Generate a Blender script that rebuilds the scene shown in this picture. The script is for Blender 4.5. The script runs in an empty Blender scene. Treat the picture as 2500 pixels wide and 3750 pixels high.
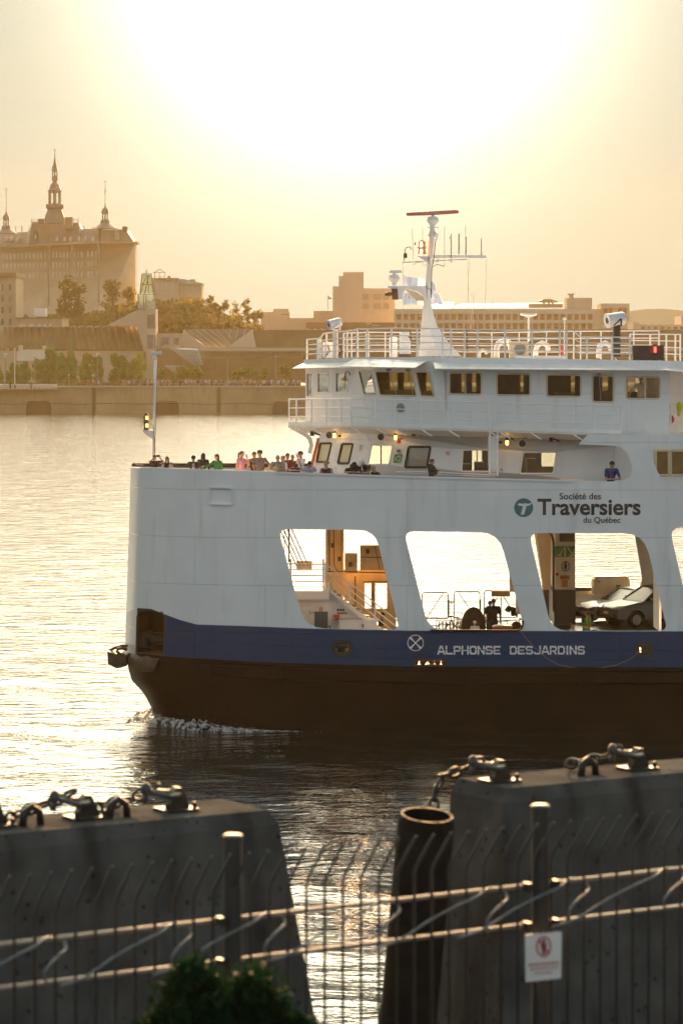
import bpy, math, random
import numpy as np
from mathutils import Vector, Matrix
from mathutils.geometry import tessellate_polygon, delaunay_2d_cdt
R = math.radians
rnd = random.Random(7)
S = bpy.context.scene
COL = S.collection

# ---------------------------------------------------------------- camera
F, CH, HY = 11000.0, 13.6, 1310.0          # focal length in photo pixels, camera height, horizon row
cam = bpy.data.cameras.new('camera')
cam_o = bpy.data.objects.new('camera', cam)
COL.objects.link(cam_o)
cam_o.location = (0, 0, CH)
cam_o.rotation_euler = (R(90), 0, 0)
cam.sensor_fit = 'HORIZONTAL'
cam.sensor_width = 24.0
cam.lens = F / 2500 * 24.0
cam.shift_x = 0.0
cam.shift_y = -(1875 - HY) / 3750 * 1.5    # in units of the wider frame side
cam.clip_start, cam.clip_end = 0.5, 20000
cam.dof.use_dof = True
cam.dof.focus_distance = 112.0
cam.dof.aperture_fstop = 3.7
S.camera = cam_o
S.render.resolution_x, S.render.resolution_y = 682, 1024

# ---------------------------------------------------------------- sky, sun, exposure
SUN_EL, SUN_ROT = R(8.3), R(0.25)
SUN = Vector((math.sin(SUN_ROT) * math.cos(SUN_EL), math.cos(SUN_ROT) * math.cos(SUN_EL), math.sin(SUN_EL)))
w = bpy.data.worlds.new('World')
S.world = w
w.use_nodes = True
nt = w.node_tree
bg = nt.nodes['Background']
sky = nt.nodes.new('ShaderNodeTexSky')
sky.sky_type = 'NISHITA'
sky.sun_disc = False
sky.sun_elevation, sky.sun_rotation = SUN_EL, SUN_ROT
sky.altitude, sky.air_density, sky.dust_density, sky.ozone_density = 20, 1.0, 1.0, 1.0
# the bright ring of forward-scattered light that hangs round a low sun
geo = nt.nodes.new('ShaderNodeNewGeometry')
dot = nt.nodes.new('ShaderNodeVectorMath'); dot.operation = 'DOT_PRODUCT'
dot.inputs[1].default_value = tuple(-SUN)
nt.links.new(geo.outputs['Incoming'], dot.inputs[0])
anti = nt.nodes.new('ShaderNodeMath'); anti.operation = 'MULTIPLY'; anti.inputs[1].default_value = -1
nt.links.new(dot.outputs['Value'], anti.inputs[0])
def glow(width, col, gain, src=dot.outputs['Value']):
    a = nt.nodes.new('ShaderNodeMath'); a.operation = 'ARCCOSINE'
    nt.links.new(src, a.inputs[0])
    d = nt.nodes.new('ShaderNodeMath'); d.operation = 'DIVIDE'; d.inputs[1].default_value = R(width)
    nt.links.new(a.outputs[0], d.inputs[0])
    p = nt.nodes.new('ShaderNodeMath'); p.operation = 'POWER'; p.inputs[1].default_value = 1.6
    nt.links.new(d.outputs[0], p.inputs[0])
    n = nt.nodes.new('ShaderNodeMath'); n.operation = 'MULTIPLY'; n.inputs[1].default_value = -1
    nt.links.new(p.outputs[0], n.inputs[0])
    e = nt.nodes.new('ShaderNodeMath'); e.operation = 'EXPONENT'
    nt.links.new(n.outputs[0], e.inputs[0])
    m = nt.nodes.new('ShaderNodeVectorMath'); m.operation = 'SCALE'; m.inputs[0].default_value = tuple(c * gain for c in col)
    nt.links.new(e.outputs[0], m.inputs['Scale'])
    return m
# soft limit on the sky colour: its brightness levels off towards the sun instead of rising without end
mx = (.325, .365, .305)
k = nt.nodes.new('ShaderNodeVectorMath'); k.operation = 'DIVIDE'; k.inputs[1].default_value = mx
nt.links.new(sky.outputs['Color'], k.inputs[0])
k1 = nt.nodes.new('ShaderNodeVectorMath'); k1.operation = 'ADD'; k1.inputs[1].default_value = (1, 1, 1)
nt.links.new(k.outputs[0], k1.inputs[0])
k2 = nt.nodes.new('ShaderNodeVectorMath'); k2.operation = 'DIVIDE'
nt.links.new(sky.outputs['Color'], k2.inputs[0]); nt.links.new(k1.outputs[0], k2.inputs[1])
acc = k2.outputs[0]
for g in ((3.0, (1, .93, .72), 4.6), (16, (1, .90, .64), .165), (65, (.84, .89, 1.08), .38, anti.outputs[0])):  # third glow: blue fill added opposite the sun for shaded sides
    ad = nt.nodes.new('ShaderNodeVectorMath'); ad.operation = 'ADD'
    nt.links.new(acc, ad.inputs[0]); nt.links.new(glow(*g).outputs[0], ad.inputs[1])
    acc = ad.outputs[0]
# added glow above the view on the sun's side, made up to brighten the water
sep = nt.nodes.new('ShaderNodeSeparateXYZ'); nt.links.new(geo.outputs['Incoming'], sep.inputs[0])
v1 = nt.nodes.new('ShaderNodeMapRange'); v1.interpolation_type = 'SMOOTHSTEP'
for i_, v_ in ((1, -math.sin(R(7.4))), (2, -math.sin(R(15))), (3, 0.0), (4, 1.0)): v1.inputs[i_].default_value = v_
nt.links.new(sep.outputs[2], v1.inputs[0])
v2 = nt.nodes.new('ShaderNodeMapRange'); v2.interpolation_type = 'SMOOTHSTEP'
for i_, v_ in ((1, -.5), (2, -.96), (3, 0.0), (4, 1.0)): v2.inputs[i_].default_value = v_
nt.links.new(sep.outputs[1], v2.inputs[0])
v3 = nt.nodes.new('ShaderNodeMath'); v3.operation = 'MULTIPLY'; nt.links.new(v1.outputs[0], v3.inputs[0]); nt.links.new(v2.outputs[0], v3.inputs[1])
v4 = nt.nodes.new('ShaderNodeVectorMath'); v4.operation = 'SCALE'; v4.inputs[0].default_value = (8.4, 7.4, 5.2); nt.links.new(v3.outputs[0], v4.inputs['Scale'])
v5 = nt.nodes.new('ShaderNodeVectorMath'); v5.operation = 'ADD'; nt.links.new(acc, v5.inputs[0]); nt.links.new(v4.outputs[0], v5.inputs[1]); acc = v5.outputs[0]
nt.links.new(acc, bg.inputs['Color'])
bg.inputs['Strength'].default_value = 0.1
sl = bpy.data.lights.new('sun', 'SUN')
sl.energy, sl.angle, sl.color = 2.2, R(0.5), (1.0, 0.54, 0.23)
so = bpy.data.objects.new('sun', sl)
COL.objects.link(so)
so.rotation_euler = SUN.to_track_quat('Z', 'Y').to_euler()
S.view_settings.view_transform = 'Standard'
S.view_settings.look = 'None'
S.view_settings.exposure = 3.6
S.view_settings.gamma = 1.0
S.cycles.max_bounces = 8
S.cycles.transparent_max_bounces = 12
S.cycles.volume_bounces = 0
S.cycles.sample_clamp_direct = 0.35
S.cycles.sample_clamp_indirect = 0.5
S.cycles.caustics_reflective = False
S.cycles.caustics_refractive = False

# ---------------------------------------------------------------- helpers
def P(px, py, D):
    """the point of the place seen at photo pixel px, py, D metres from the camera"""
    return Vector(((px - 1250) / F * D, D, CH - (py - HY) / F * D))
def PX(px, D): return (px - 1250) / F * D
def PZ(py, D): return CH - (py - HY) / F * D

def inside(pt, l):
    x, y = pt; r = False
    for i in range(len(l)):
        (x1, y1), (x2, y2) = l[i - 1], l[i]
        if (y1 > y) != (y2 > y) and x < (x2 - x1) * (y - y1) / (y2 - y1) + x1: r = not r
    return r
def cut_fill(loops):
    """triangles of an outline with holes"""
    pts = [Vector((p[0], p[1])) for l in loops for p in l]; ed = []; o = 0
    for l in loops:
        ed += [(o + i, o + (i + 1) % len(l)) for i in range(len(l))]; o += len(l)
    vs, _, fs, orig, _, _ = delaunay_2d_cdt(pts, ed, [], 0, 1e-7)
    tris = []
    for f in fs:
        c = sum((vs[i] for i in f), Vector((0, 0))) / len(f)
        if inside(c, loops[0]) and not any(inside(c, h) for h in loops[1:]): tris.append(tuple(f))
    m = {}
    for k, og in enumerate(orig):
        for q in og: m[q] = k
    return [(v.x, v.y) for v in vs], tris, m

class MB:
    def __init__(s): s.v, s.f, s.m, s.mi = [], [], [], 0
    def quad(s, *pts):
        n = len(s.v); s.v += [tuple(p) for p in pts]; s.f.append(tuple(range(n, n + len(pts)))); s.m.append(s.mi); return s
    def box(s, x0, x1, y0, y1, z0, z1):
        return s.hexa([(x0, y0, z0), (x1, y0, z0), (x1, y1, z0), (x0, y1, z0)], [(x0, y0, z1), (x1, y0, z1), (x1, y1, z1), (x0, y1, z1)])
    def hexa(s, a, b):
        """solid between two outlines of equal length"""
        n, k = len(s.v), len(a)
        s.v += [tuple(p) for p in a] + [tuple(p) for p in b]
        s.f.append(tuple(range(n + k - 1, n - 1, -1))); s.f.append(tuple(range(n + k, n + 2 * k)))
        for i in range(k):
            j = (i + 1) % k
            s.f.append((n + i, n + j, n + k + j, n + k + i))
        s.m += [s.mi] * (k + 2); return s
    def obox(s, c, sx, sy, sz, rz=0, rx=0, ry=0):
        M = Matrix.Translation(c) @ Matrix.Rotation(rz, 4, 'Z') @ Matrix.Rotation(ry, 4, 'Y') @ Matrix.Rotation(rx, 4, 'X')
        q = [M @ Vector((a * sx / 2, b * sy / 2, d * sz / 2)) for d in (-1, 1) for a, b in ((-1, -1), (1, -1), (1, 1), (-1, 1))]
        return s.hexa(q[:4], q[4:])
    def tube(s, pts, r, n=6, closed=False):
        pts = [Vector(p) for p in pts]
        rs = r if isinstance(r, (list, tuple)) else [r] * len(pts)
        base = len(s.v); K = len(pts); up = None
        for i, p in enumerate(pts):
            if closed: t = pts[(i + 1) % K] - pts[i - 1]
            else: t = pts[min(i + 1, K - 1)] - pts[max(i - 1, 0)]
            if t.length < 1e-9: t = Vector((0, 0, 1))
            t.normalize()
            if up is None: up = Vector((0, 0, 1)) if abs(t.z) < .9 else Vector((0, 1, 0))
            a = t.cross(up)
            if a.length < 1e-4: a = t.cross(Vector((1, 0, 0)))
            a.normalize(); b = a.cross(t); up = b
            for k in range(n):
                th = 2 * math.pi * k / n
                s.v.append(tuple(p + (a * math.cos(th) + b * math.sin(th)) * rs[i]))
        for i in range(K if closed else K - 1):
            i2 = (i + 1) % K
            for k in range(n):
                k2 = (k + 1) % n
                s.f.append((base + i * n + k, base + i * n + k2, base + i2 * n + k2, base + i2 * n + k)); s.m.append(s.mi)
        if not closed:
            s.f.append(tuple(base + k for k in range(n - 1, -1, -1))); s.f.append(tuple(base + (K - 1) * n + k for k in range(n))); s.m += [s.mi] * 2
        return s
    def lathe(s, c, prof, n=12, axis='Z', sx=1, sy=1):
        """prof: (radius, height) pairs round an axis through c"""
        c = Vector(c); base = len(s.v)
        for r, h in prof:
            for k in range(n):
                th = 2 * math.pi * (k + .5) / n
                u, v = r * math.cos(th) * sx, r * math.sin(th) * sy
                o = {'Z': (u, v, h), 'X': (h, u, v), 'Y': (u, h, v)}[axis]
                s.v.append(tuple(c + Vector(o)))
        for i in range(len(prof) - 1):
            for k in range(n):
                k2 = (k + 1) % n
                s.f.append((base + i * n + k, base + i * n + k2, base + (i + 1) * n + k2, base + (i + 1) * n + k)); s.m.append(s.mi)
        s.f.append(tuple(base + k for k in range(n - 1, -1, -1))); s.f.append(tuple(base + (len(prof) - 1) * n + k for k in range(n))); s.m += [s.mi] * 2
        return s
    def ell(s, c, rx, ry, rz, n=10, m=6):
        return s.lathe(c, [(max(math.sin(math.pi * i / m), .02), -math.cos(math.pi * i / m) * rz) for i in range(m + 1)], n, 'Z', rx, ry)
    def grid(s, rows, skip=()):
        """rows: equal-length lists of points; skip: cells (row, column) left open"""
        base, k = len(s.v), len(rows[0])
        for r in rows: s.v += [tuple(p) for p in r]
        for i in range(len(rows) - 1):
            for j in range(k - 1):
                if (i, j) in skip: continue
                s.f.append((base + i * k + j, base + i * k + j + 1, base + (i + 1) * k + j + 1, base + (i + 1) * k + j)); s.m.append(s.mi)
        return s
    def sheet(s, outer, holes, fn, t=None):
        """flat outline with holes, mapped to space by fn(u, v, k); t=True closes a second skin k=1 behind it"""
        loops = [outer] + list(holes)
        flat = [p for l in loops for p in l]
        if holes:
            flat, tris, mp = cut_fill(loops)
        else: tris = tessellate_polygon([[Vector((p[0], p[1], 0)) for p in l] for l in loops])
        b = len(s.v); s.v += [tuple(fn(p[0], p[1], 0)) for p in flat]
        for a in tris: s.f.append(tuple(b + i for i in a)); s.m.append(s.mi)
        if t:
            b2 = len(s.v); s.v += [tuple(fn(p[0], p[1], 1)) for p in flat]
            for a in tris: s.f.append(tuple(b2 + i for i in reversed(a))); s.m.append(s.mi)
            o = 0
            for l in loops:
                k = len(l)
                for i in range(k):
                    i0, j0 = o + i, o + (i + 1) % k
                    if holes: i0, j0 = mp[i0], mp[j0]
                    s.f.append((b + i0, b + j0, b2 + j0, b2 + i0)); s.m.append(s.mi)
                o += k
        return s

WPOS = {}
def link(o, parent=None, at=None):
    COL.objects.link(o)
    at = Vector(at) if at is not None else Vector((0, 0, 0))
    if parent is not None:
        o.parent = parent; base = WPOS.get(parent.name, Vector((0, 0, 0)))
        o.location = at - base
    else: o.location = at
    WPOS[o.name] = at
    return o
def build(name, mb, mats, parent=None, smooth=False, at=None, label=None):
    """ONE mesh object from mb (world coordinates); at: its origin (default: its parent's)"""
    if at is None: at = WPOS[parent.name] if parent is not None else (0, 0, 0)
    at = Vector(at)
    me = bpy.data.meshes.new(name)
    me.from_pydata([(v[0] - at.x, v[1] - at.y, v[2] - at.z) for v in mb.v], [], mb.f)
    for m in (mats if isinstance(mats, (list, tuple)) else [mats]): me.materials.append(m)
    me.polygons.foreach_set('material_index', mb.m)
    if smooth: me.polygons.foreach_set('use_smooth', [True] * len(mb.f))
    me.update()
    if smooth and smooth is not True:
        me.set_sharp_from_angle(angle=R(smooth))
    o = link(bpy.data.objects.new(name, me), parent, at)
    if label: o['label'] = label
    return o
def tag(o, label=None, cat=None, group=None, kind=None):
    for k, v in (('label', label), ('category', cat), ('group', group), ('kind', kind)):
        if v: o[k] = v
    return o
def thing(name, label, cat, at=(0, 0, 0), group=None):
    return tag(link(bpy.data.objects.new(name, None), None, at), label, cat, group)
def solo(name, mb, mats, label, cat, group=None, smooth=False, at=(0, 0, 0)):
    return tag(build(name, mb, mats, None, smooth, at), label, cat, group)
def struct(name, mb, mats, smooth=False, kind='structure'):
    return tag(build(name, mb, mats, None, smooth), None, None, None, kind)
def copy_tree(o, parent=None):
    c = o.copy(); COL.objects.link(c)
    if parent is not None: c.parent = parent
    for ch in KIDS.get(o.name, o.children): copy_tree(ch, c)
    return c
KIDS = {}
def rr(pts, r, k=4):
    """polygon with rounded corners; r one radius or one per corner"""
    out = []; n = len(pts)
    rs = r if isinstance(r, (list, tuple)) else [r] * n
    for i in range(n):
        p, a, b = Vector(pts[i]), Vector(pts[i - 1]), Vector(pts[(i + 1) % n])
        if rs[i] <= 0: out.append((p.x, p.y)); continue
        u, v = (a - p), (b - p)
        d = min(rs[i], u.length * .48, v.length * .48)
        u.normalize(); v.normalize()
        A, B = p + u * d, p + v * d
        for q in range(k + 1):
            t = q / k
            s_ = A * (1 - t) ** 2 + p * 2 * t * (1 - t) + B * t * t
            out.append((s_.x, s_.y))
    return out
def smooth(pts, k=5):
    """curve through the points"""
    p = [Vector(q) for q in pts]; p = [p[0] * 2 - p[1]] + p + [p[-1] * 2 - p[-2]]; out = []
    for i in range(1, len(p) - 2):
        for j in range(k):
            t = j / k; out.append(.5 * ((2 * p[i]) + (p[i + 1] - p[i - 1]) * t + (2 * p[i - 1] - 5 * p[i] + 4 * p[i + 1] - p[i + 2]) * t * t + (3 * p[i] - p[i - 1] - 3 * p[i + 1] + p[i + 2]) * t ** 3))
    return out + [p[-2]]
def ring(cx, cy, rx, ry, n=20): return [(cx + rx * math.cos(2 * math.pi * i / n), cy + ry * math.sin(2 * math.pi * i / n)) for i in range(n)]
def interp(tab, x):
    if x <= tab[0][0]: return tab[0][1]
    for (a, b), (c, d) in zip(tab, tab[1:]):
        if x <= c: return b + (d - b) * (x - a) / (c - a)
    return tab[-1][1]

# ---------------------------------------------------------------- materials
MATS = {}
def mat(name, col, rough=.5, metal=0., var=.12, vs=2.0, bump=0., bs=20., spec=.5, emit=None, es=1., transl=0., stain=None, sst=.5):
    """principled surface with two scales of noise in its colour, optional bump, stains and see-through light"""
    if name in MATS: return MATS[name]
    m = bpy.data.materials.new(name); m.use_nodes = True
    t = m.node_tree; b = t.nodes['Principled BSDF']
    b.inputs['Roughness'].default_value = rough
    b.inputs['Metallic'].default_value = metal
    b.inputs['Specular IOR Level'].default_value = spec
    tc = t.nodes.new('ShaderNodeTexCoord')
    def noise(scale, detail=5, src=None):
        n = t.nodes.new('ShaderNodeTexNoise'); n.inputs['Scale'].default_value = scale; n.inputs['Detail'].default_value = detail
        t.links.new(src or tc.outputs['Object'], n.inputs['Vector']); return n
    def ramp(src, lo, hi, a, c):
        r = t.nodes.new('ShaderNodeMapRange'); r.inputs[1].default_value = lo; r.inputs[2].default_value = hi
        r.inputs[3].default_value = a; r.inputs[4].default_value = c
        t.links.new(src, r.inputs[0]); return r.outputs[0]
    n1 = noise(vs)
    fac = ramp(n1.outputs['Fac'], .3, .7, 1 - var, 1 + var)
    vm = t.nodes.new('ShaderNodeVectorMath'); vm.operation = 'SCALE'; vm.inputs[0].default_value = col[:3]
    t.links.new(fac, vm.inputs['Scale'])
    out = vm.outputs[0]
    if stain:
        mp = t.nodes.new('ShaderNodeMapping'); mp.inputs['Scale'].default_value = (1, 1, .12)
        t.links.new(tc.outputs['Object'], mp.inputs[0])
        n2 = noise(2.2, 8, mp.outputs[0])
        f2 = ramp(n2.outputs['Fac'], .55, .75, 0, sst)
        mx = t.nodes.new('ShaderNodeMix'); mx.data_type = 'RGBA'
        t.links.new(f2, mx.inputs[0]); t.links.new(out, mx.inputs[6]); mx.inputs[7].default_value = (*stain, 1)
        out = mx.outputs[2]
    t.links.new(out, b.inputs['Base Color'])
    if bump:
        bp = t.nodes.new('ShaderNodeBump'); bp.inputs['Strength'].default_value = 1; bp.inputs['Distance'].default_value = bump
        t.links.new(noise(bs, 6).outputs['Fac'], bp.inputs['Height']); t.links.new(bp.outputs[0], b.inputs['Normal'])
    if emit:
        b.inputs['Emission Color'].default_value = (*emit, 1); b.inputs['Emission Strength'].default_value = es
    if transl:
        tr = t.nodes.new('ShaderNodeBsdfTranslucent'); t.links.new(out, tr.inputs[0])
        ms = t.nodes.new('ShaderNodeMixShader'); ms.inputs[0].default_value = transl
        t.links.new(b.outputs[0], ms.inputs[1]); t.links.new(tr.outputs[0], ms.inputs[2])
        t.links.new(ms.outputs[0], t.nodes['Material Output'].inputs['Surface'])
    MATS[name] = m
    return m
def glass(name, tint, refl=.25, rough=.02, thru=1.0):
    if name in MATS: return MATS[name]
    m = bpy.data.materials.new(name); m.use_nodes = True
    t = m.node_tree; t.nodes.remove(t.nodes['Principled BSDF'])
    tr = t.nodes.new('ShaderNodeBsdfTransparent'); tr.inputs[0].default_value = (*[c * thru for c in tint], 1)
    gl = t.nodes.new('ShaderNodeBsdfGlossy'); gl.inputs['Roughness'].default_value = rough
    n = t.nodes.new('ShaderNodeTexNoise'); n.inputs['Scale'].default_value = 1.3
    tc = t.nodes.new('ShaderNodeTexCoord'); t.links.new(tc.outputs['Object'], n.inputs['Vector'])
    bp = t.nodes.new('ShaderNodeBump'); bp.inputs['Distance'].default_value = .004
    t.links.new(n.outputs['Fac'], bp.inputs['Height']); t.links.new(bp.outputs[0], gl.inputs['Normal'])
    lw = t.nodes.new('ShaderNodeFresnel'); lw.inputs[0].default_value = 1.5
    mr = t.nodes.new('ShaderNodeMath'); mr.operation = 'ADD'; mr.inputs[1].default_value = refl; mr.use_clamp = True
    t.links.new(lw.outputs[0], mr.inputs[0])
    ms = t.nodes.new('ShaderNodeMixShader'); t.links.new(mr.outputs[0], ms.inputs[0])
    t.links.new(tr.outputs[0], ms.inputs[1]); t.links.new(gl.outputs[0], ms.inputs[2])
    t.links.new(ms.outputs[0], t.nodes['Material Output'].inputs['Surface'])
    MATS[name] = m
    return m

def steel_paint(name, col, rough=.32):
    """ship's plating: paint with weld seams, faint dents between the frames and run-off marks"""
    m = mat(name, col, rough, 0, .05, .7, 0, 0, .5, stain=tuple(c * k for c, k in zip(col, (.66, .63, .6))), sst=.45)
    t = m.node_tree; b = t.nodes['Principled BSDF']
    tc = t.nodes.new('ShaderNodeTexCoord')
    mp = t.nodes.new('ShaderNodeMapping'); mp.inputs['Scale'].default_value = (.55, .05, .35)
    t.links.new(tc.outputs['Object'], mp.inputs[0])
    n = t.nodes.new('ShaderNodeTexNoise'); n.inputs['Scale'].default_value = 1.0; n.inputs['Detail'].default_value = 3
    t.links.new(mp.outputs[0], n.inputs['Vector'])
    br = t.nodes.new('ShaderNodeTexBrick'); br.inputs['Scale'].default_value = 1.0
    br.inputs['Brick Width'].default_value = 5.2; br.inputs['Row Height'].default_value = 1.75
    br.inputs['Mortar Size'].default_value = .012; br.inputs['Mortar Smooth'].default_value = .6
    cx = t.nodes.new('ShaderNodeSeparateXYZ'); cc = t.nodes.new('ShaderNodeCombineXYZ')
    t.links.new(tc.outputs['Object'], cx.inputs[0]); t.links.new(cx.outputs[0], cc.inputs[0]); t.links.new(cx.outputs[2], cc.inputs[1])
    t.links.new(cc.outputs[0], br.inputs['Vector'])
    b1 = t.nodes.new('ShaderNodeBump'); b1.inputs['Distance'].default_value = .05
    t.links.new(n.outputs['Fac'], b1.inputs['Height'])
    b2 = t.nodes.new('ShaderNodeBump'); b2.inputs['Distance'].default_value = .012; b2.invert = True
    t.links.new(br.outputs['Fac'], b2.inputs['Height']); t.links.new(b1.outputs[0], b2.inputs['Normal'])
    t.links.new(b2.outputs[0], b.inputs['Normal'])
    return m

M_WHITE = steel_paint('white_ship_paint', (.74, .76, .79))
M_BLUE = steel_paint('blue_ship_paint', (.002, .046, .125), .4)
M_BLUE.node_tree.nodes['Principled BSDF'].inputs['Specular IOR Level'].default_value = .2
M_BLACK = mat('black_hull_paint', (.004, .004, .0035), .6, spec=.12, var=.4, vs=1.2, stain=(.009, .007, .004), bump=.01, bs=6)
M_TRIM = mat('white_trim_paint', (.76, .77, .78), .35, var=.05)
M_DARK = mat('dark_steel', (.03, .028, .025), .5, var=.3)
M_RUST = mat('rusty_brown_steel', (.07, .045, .028), .7, var=.5, vs=4, bump=.02, bs=12)
M_RUB = mat('black_rubber', (.009, .0085, .008), .8, spec=.1, var=.3, bump=.01, bs=30)
M_CREAM = mat('cream_inside_paint', (.62, .55, .42), .45, var=.08, stain=(.4, .33, .22), sst=.3)
# ---------------------------------------------------------------- water
def water():
    ys = list(np.concatenate([np.arange(28, 70, .33), np.arange(70, 150, .5), np.geomspace(150, 738, 160)]))
    xs0 = np.linspace(-1, 1, 261)
    ys = np.array(ys)
    Y, U = np.meshgrid(ys, xs0, indexing='ij')
    X = U * (14 + Y * .20)
    Z = np.zeros_like(X)
    g = np.random.RandomState(3)
    for i in range(46):
        L = 1.3 * 1.075 ** i                      # wavelength 1.3 .. 33 m
        if L > 9: break
        th = R(90) + g.normal(0, .8)
        k = 2 * math.pi / L
        a = .0034 * L ** .5
        fade = np.clip(1.6 - Y * 2.4 / (L * 110), 0, 1)
        Z += a * fade * np.sin(k * (X * math.cos(th) + Y * math.sin(th)) + g.uniform(0, 7))
    mb = MB()
    mb.v = list(zip(X.ravel().tolist(), Y.ravel().tolist(), Z.ravel().tolist()))
    n, k = X.shape
    idx = np.arange(n * k).reshape(n, k)
    mb.f = np.stack([idx[:-1, :-1], idx[:-1, 1:], idx[1:, 1:], idx[1:, :-1]], -1).reshape(-1, 4).tolist()
    # flat skirts so that the river runs on past the picture
    for q in (((-1500, -60, -.12), (1500, -60, -.12), (1500, 28, -.12), (-1500, 28, -.12)),):
        b = len(mb.v); mb.v += q; mb.f.append((b, b + 1, b + 2, b + 3))
    for sgn in (-1, 1):
        b = len(mb.v); e0 = 14 + 28 * .2; e1 = 14 + 738 * .2
        mb.v += [(sgn * e0, 28, -.12), (sgn * 1500, 28, -.12), (sgn * 1500, 738, -.12), (sgn * e1, 738, -.12)]; mb.f.append((b, b + 1, b + 2, b + 3))
    mb.m = [0] * len(mb.f)
    m = bpy.data.materials.new('river_water'); m.use_nodes = True
    t = m.node_tree; b = t.nodes['Principled BSDF']
    b.inputs['Base Color'].default_value = (.012, .016, .013, 1)
    b.inputs['Roughness'].default_value = .014
    b.inputs['IOR'].default_value = 1.4
    tc = t.nodes.new('ShaderNodeTexCoord')
    last = None
    for sc, sx, dist in ((.7, .5, .17), (1.7, .6, .10), (4.5, .7, .03)):
        mp = t.nodes.new('ShaderNodeMapping'); mp.inputs['Scale'].default_value = (sx, 1, 1)
        t.links.new(tc.outputs['Object'], mp.inputs[0])
        n = t.nodes.new('ShaderNodeTexNoise'); n.inputs['Scale'].default_value = sc; n.inputs['Detail'].default_value = 3; n.inputs['Roughness'].default_value = .55
        t.links.new(mp.outputs[0], n.inputs['Vector'])
        bp = t.nodes.new('ShaderNodeBump'); bp.inputs['Distance'].default_value = dist * WAVE
        t.links.new(n.outputs['Fac'], bp.inputs['Height'])
        if last: t.links.new(last.outputs[0], bp.inputs['Normal'])
        last = bp
    t.links.new(last.outputs[0], b.inputs['Normal'])
    struct('water', mb, m, smooth=True)
WAVE = .6
water()

# ---------------------------------------------------------------- haze added for the golden veil of lens flare
def haze():
    mb = MB(); mb.box(-420, 420, -40, 1500, -1.5, 96)
    m = bpy.data.materials.new('flare_veil_haze'); m.use_nodes = True
    t = m.node_tree; t.nodes.remove(t.nodes['Principled BSDF'])
    v = t.nodes.new('ShaderNodeVolumePrincipled')
    v.inputs['Color'].default_value = (1.0, .82, .42, 1)
    v.inputs['Density'].default_value = HAZE
    v.inputs['Anisotropy'].default_value = .3
    t.links.new(v.outputs[0], t.nodes['Material Output'].inputs['Volume'])
    struct('haze', mb, m, kind='stuff')
HAZE = .000053
haze()
# ---------------------------------------------------------------- the ferry
FERRY = thing('ferry', 'white and blue double-deck car ferry with a tall radar mast, crossing the river', 'ferry', (5, 118, 0))
G_DARK = glass('dark_window_glass', (.66, .66, .46), -.03)
G_CLEAR = glass('clear_window_glass', (.75, .74, .62), -.02)
M_FROST = mat('frosted_pane', (.62, .60, .46), .25, var=.04, transl=.35)
M_GREY = mat('grey_fittings', (.22, .21, .2), .5)
M_ORANGE = mat('orange_red_trim', (.5, .12, .03), .5)
M_AMBER = mat('lit_amber_lamp', (.9, .45, .08), .3, emit=(1, .5, .08), es=1.1)
M_RED = mat('red_paint', (.45, .03, .02), .45)
M_GREEN = mat('green_sign_paint', (.02, .22, .08), .5)
M_LETW = mat('white_lettering', (.72, .74, .76), .5, var=.08, vs=6)
M_LETK = mat('black_lettering', (.012, .012, .016), .4)
M_TEAL = mat('teal_emblem', (.012, .14, .18), .4)
M_DECK = mat('green_grey_deck_paint', (.05, .055, .045), .42, var=.4, vs=1.5, bump=.004, bs=8)
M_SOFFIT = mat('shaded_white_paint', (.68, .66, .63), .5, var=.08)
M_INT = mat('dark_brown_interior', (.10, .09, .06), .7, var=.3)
M_INT0 = mat('dark_brown_fittings', (.05, .035, .02), .7, var=.3)
M_BOWF = steel_paint('sky_lit_bow_paint', (.42, .43, .50))  # blue bow face: sky glare put into a paler colour

def part(name, mb, m, parent=None, smooth=False, label=None): return build(name, mb, m, parent or FERRY, smooth, label=label)
def tp(mb, pts, D, rpx, n=6):
    """tube along photo points; D one depth or one per point; rpx radius in photo pixels"""
    Ds = D if isinstance(D, (list, tuple)) else [D] * len(pts)
    return mb.tube([P(x, y, d) for (x, y), d in zip(pts, Ds)], rpx * Ds[0] / F, n)
def bp(mb, x0, y0, x1, y1, D, t):
    """upright box seen as the photo rectangle x0,y0-x1,y1 at depth D, t metres thick"""
    return mb.box(PX(x0, D), PX(x1, D), D, D + t, PZ(y1, D), PZ(y0, D))
def poly(mb, pts, D, t):
    Ds = D if callable(D) else (lambda x: D)
    return mb.sheet(pts, [], lambda u, v, k: P(u, v, Ds(u)) + Vector((0, t * k, 0)), True)
def text(name, s, x0, y0, x1, y1, D, m, parent, bold=0., t=.012, shear=0.):
    """lettering fitted to the photo rectangle"""
    cu = bpy.data.curves.new('tmp', 'FONT'); cu.body = s; cu.offset = bold; cu.extrude = .02; cu.shear = shear; cu.resolution_u = 4
    o = bpy.data.objects.new('tmp', cu); COL.objects.link(o)
    dg = bpy.context.evaluated_depsgraph_get()
    me = bpy.data.meshes.new_from_object(o.evaluated_get(dg))
    bpy.data.objects.remove(o); bpy.data.curves.remove(cu)
    co = np.array([v.co for v in me.vertices]); a, b = co.min(0), co.max(0)
    Df = D if callable(D) else (lambda x: D)
    mb = MB()
    for c in co:
        px = x0 + (x1 - x0) * (c[0] - a[0]) / (b[0] - a[0]); py = y1 - (y1 - y0) * (c[1] - a[1]) / (b[1] - a[1])
        mb.v.append(tuple(P(px, py, Df(px) - (t if c[2] > 0 else -.002))))
    mb.f = [tuple(p.vertices) for p in me.polygons]; mb.m = [0] * len(mb.f)
    bpy.data.meshes.remove(me)
    return build(name, mb, m, parent)

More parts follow.
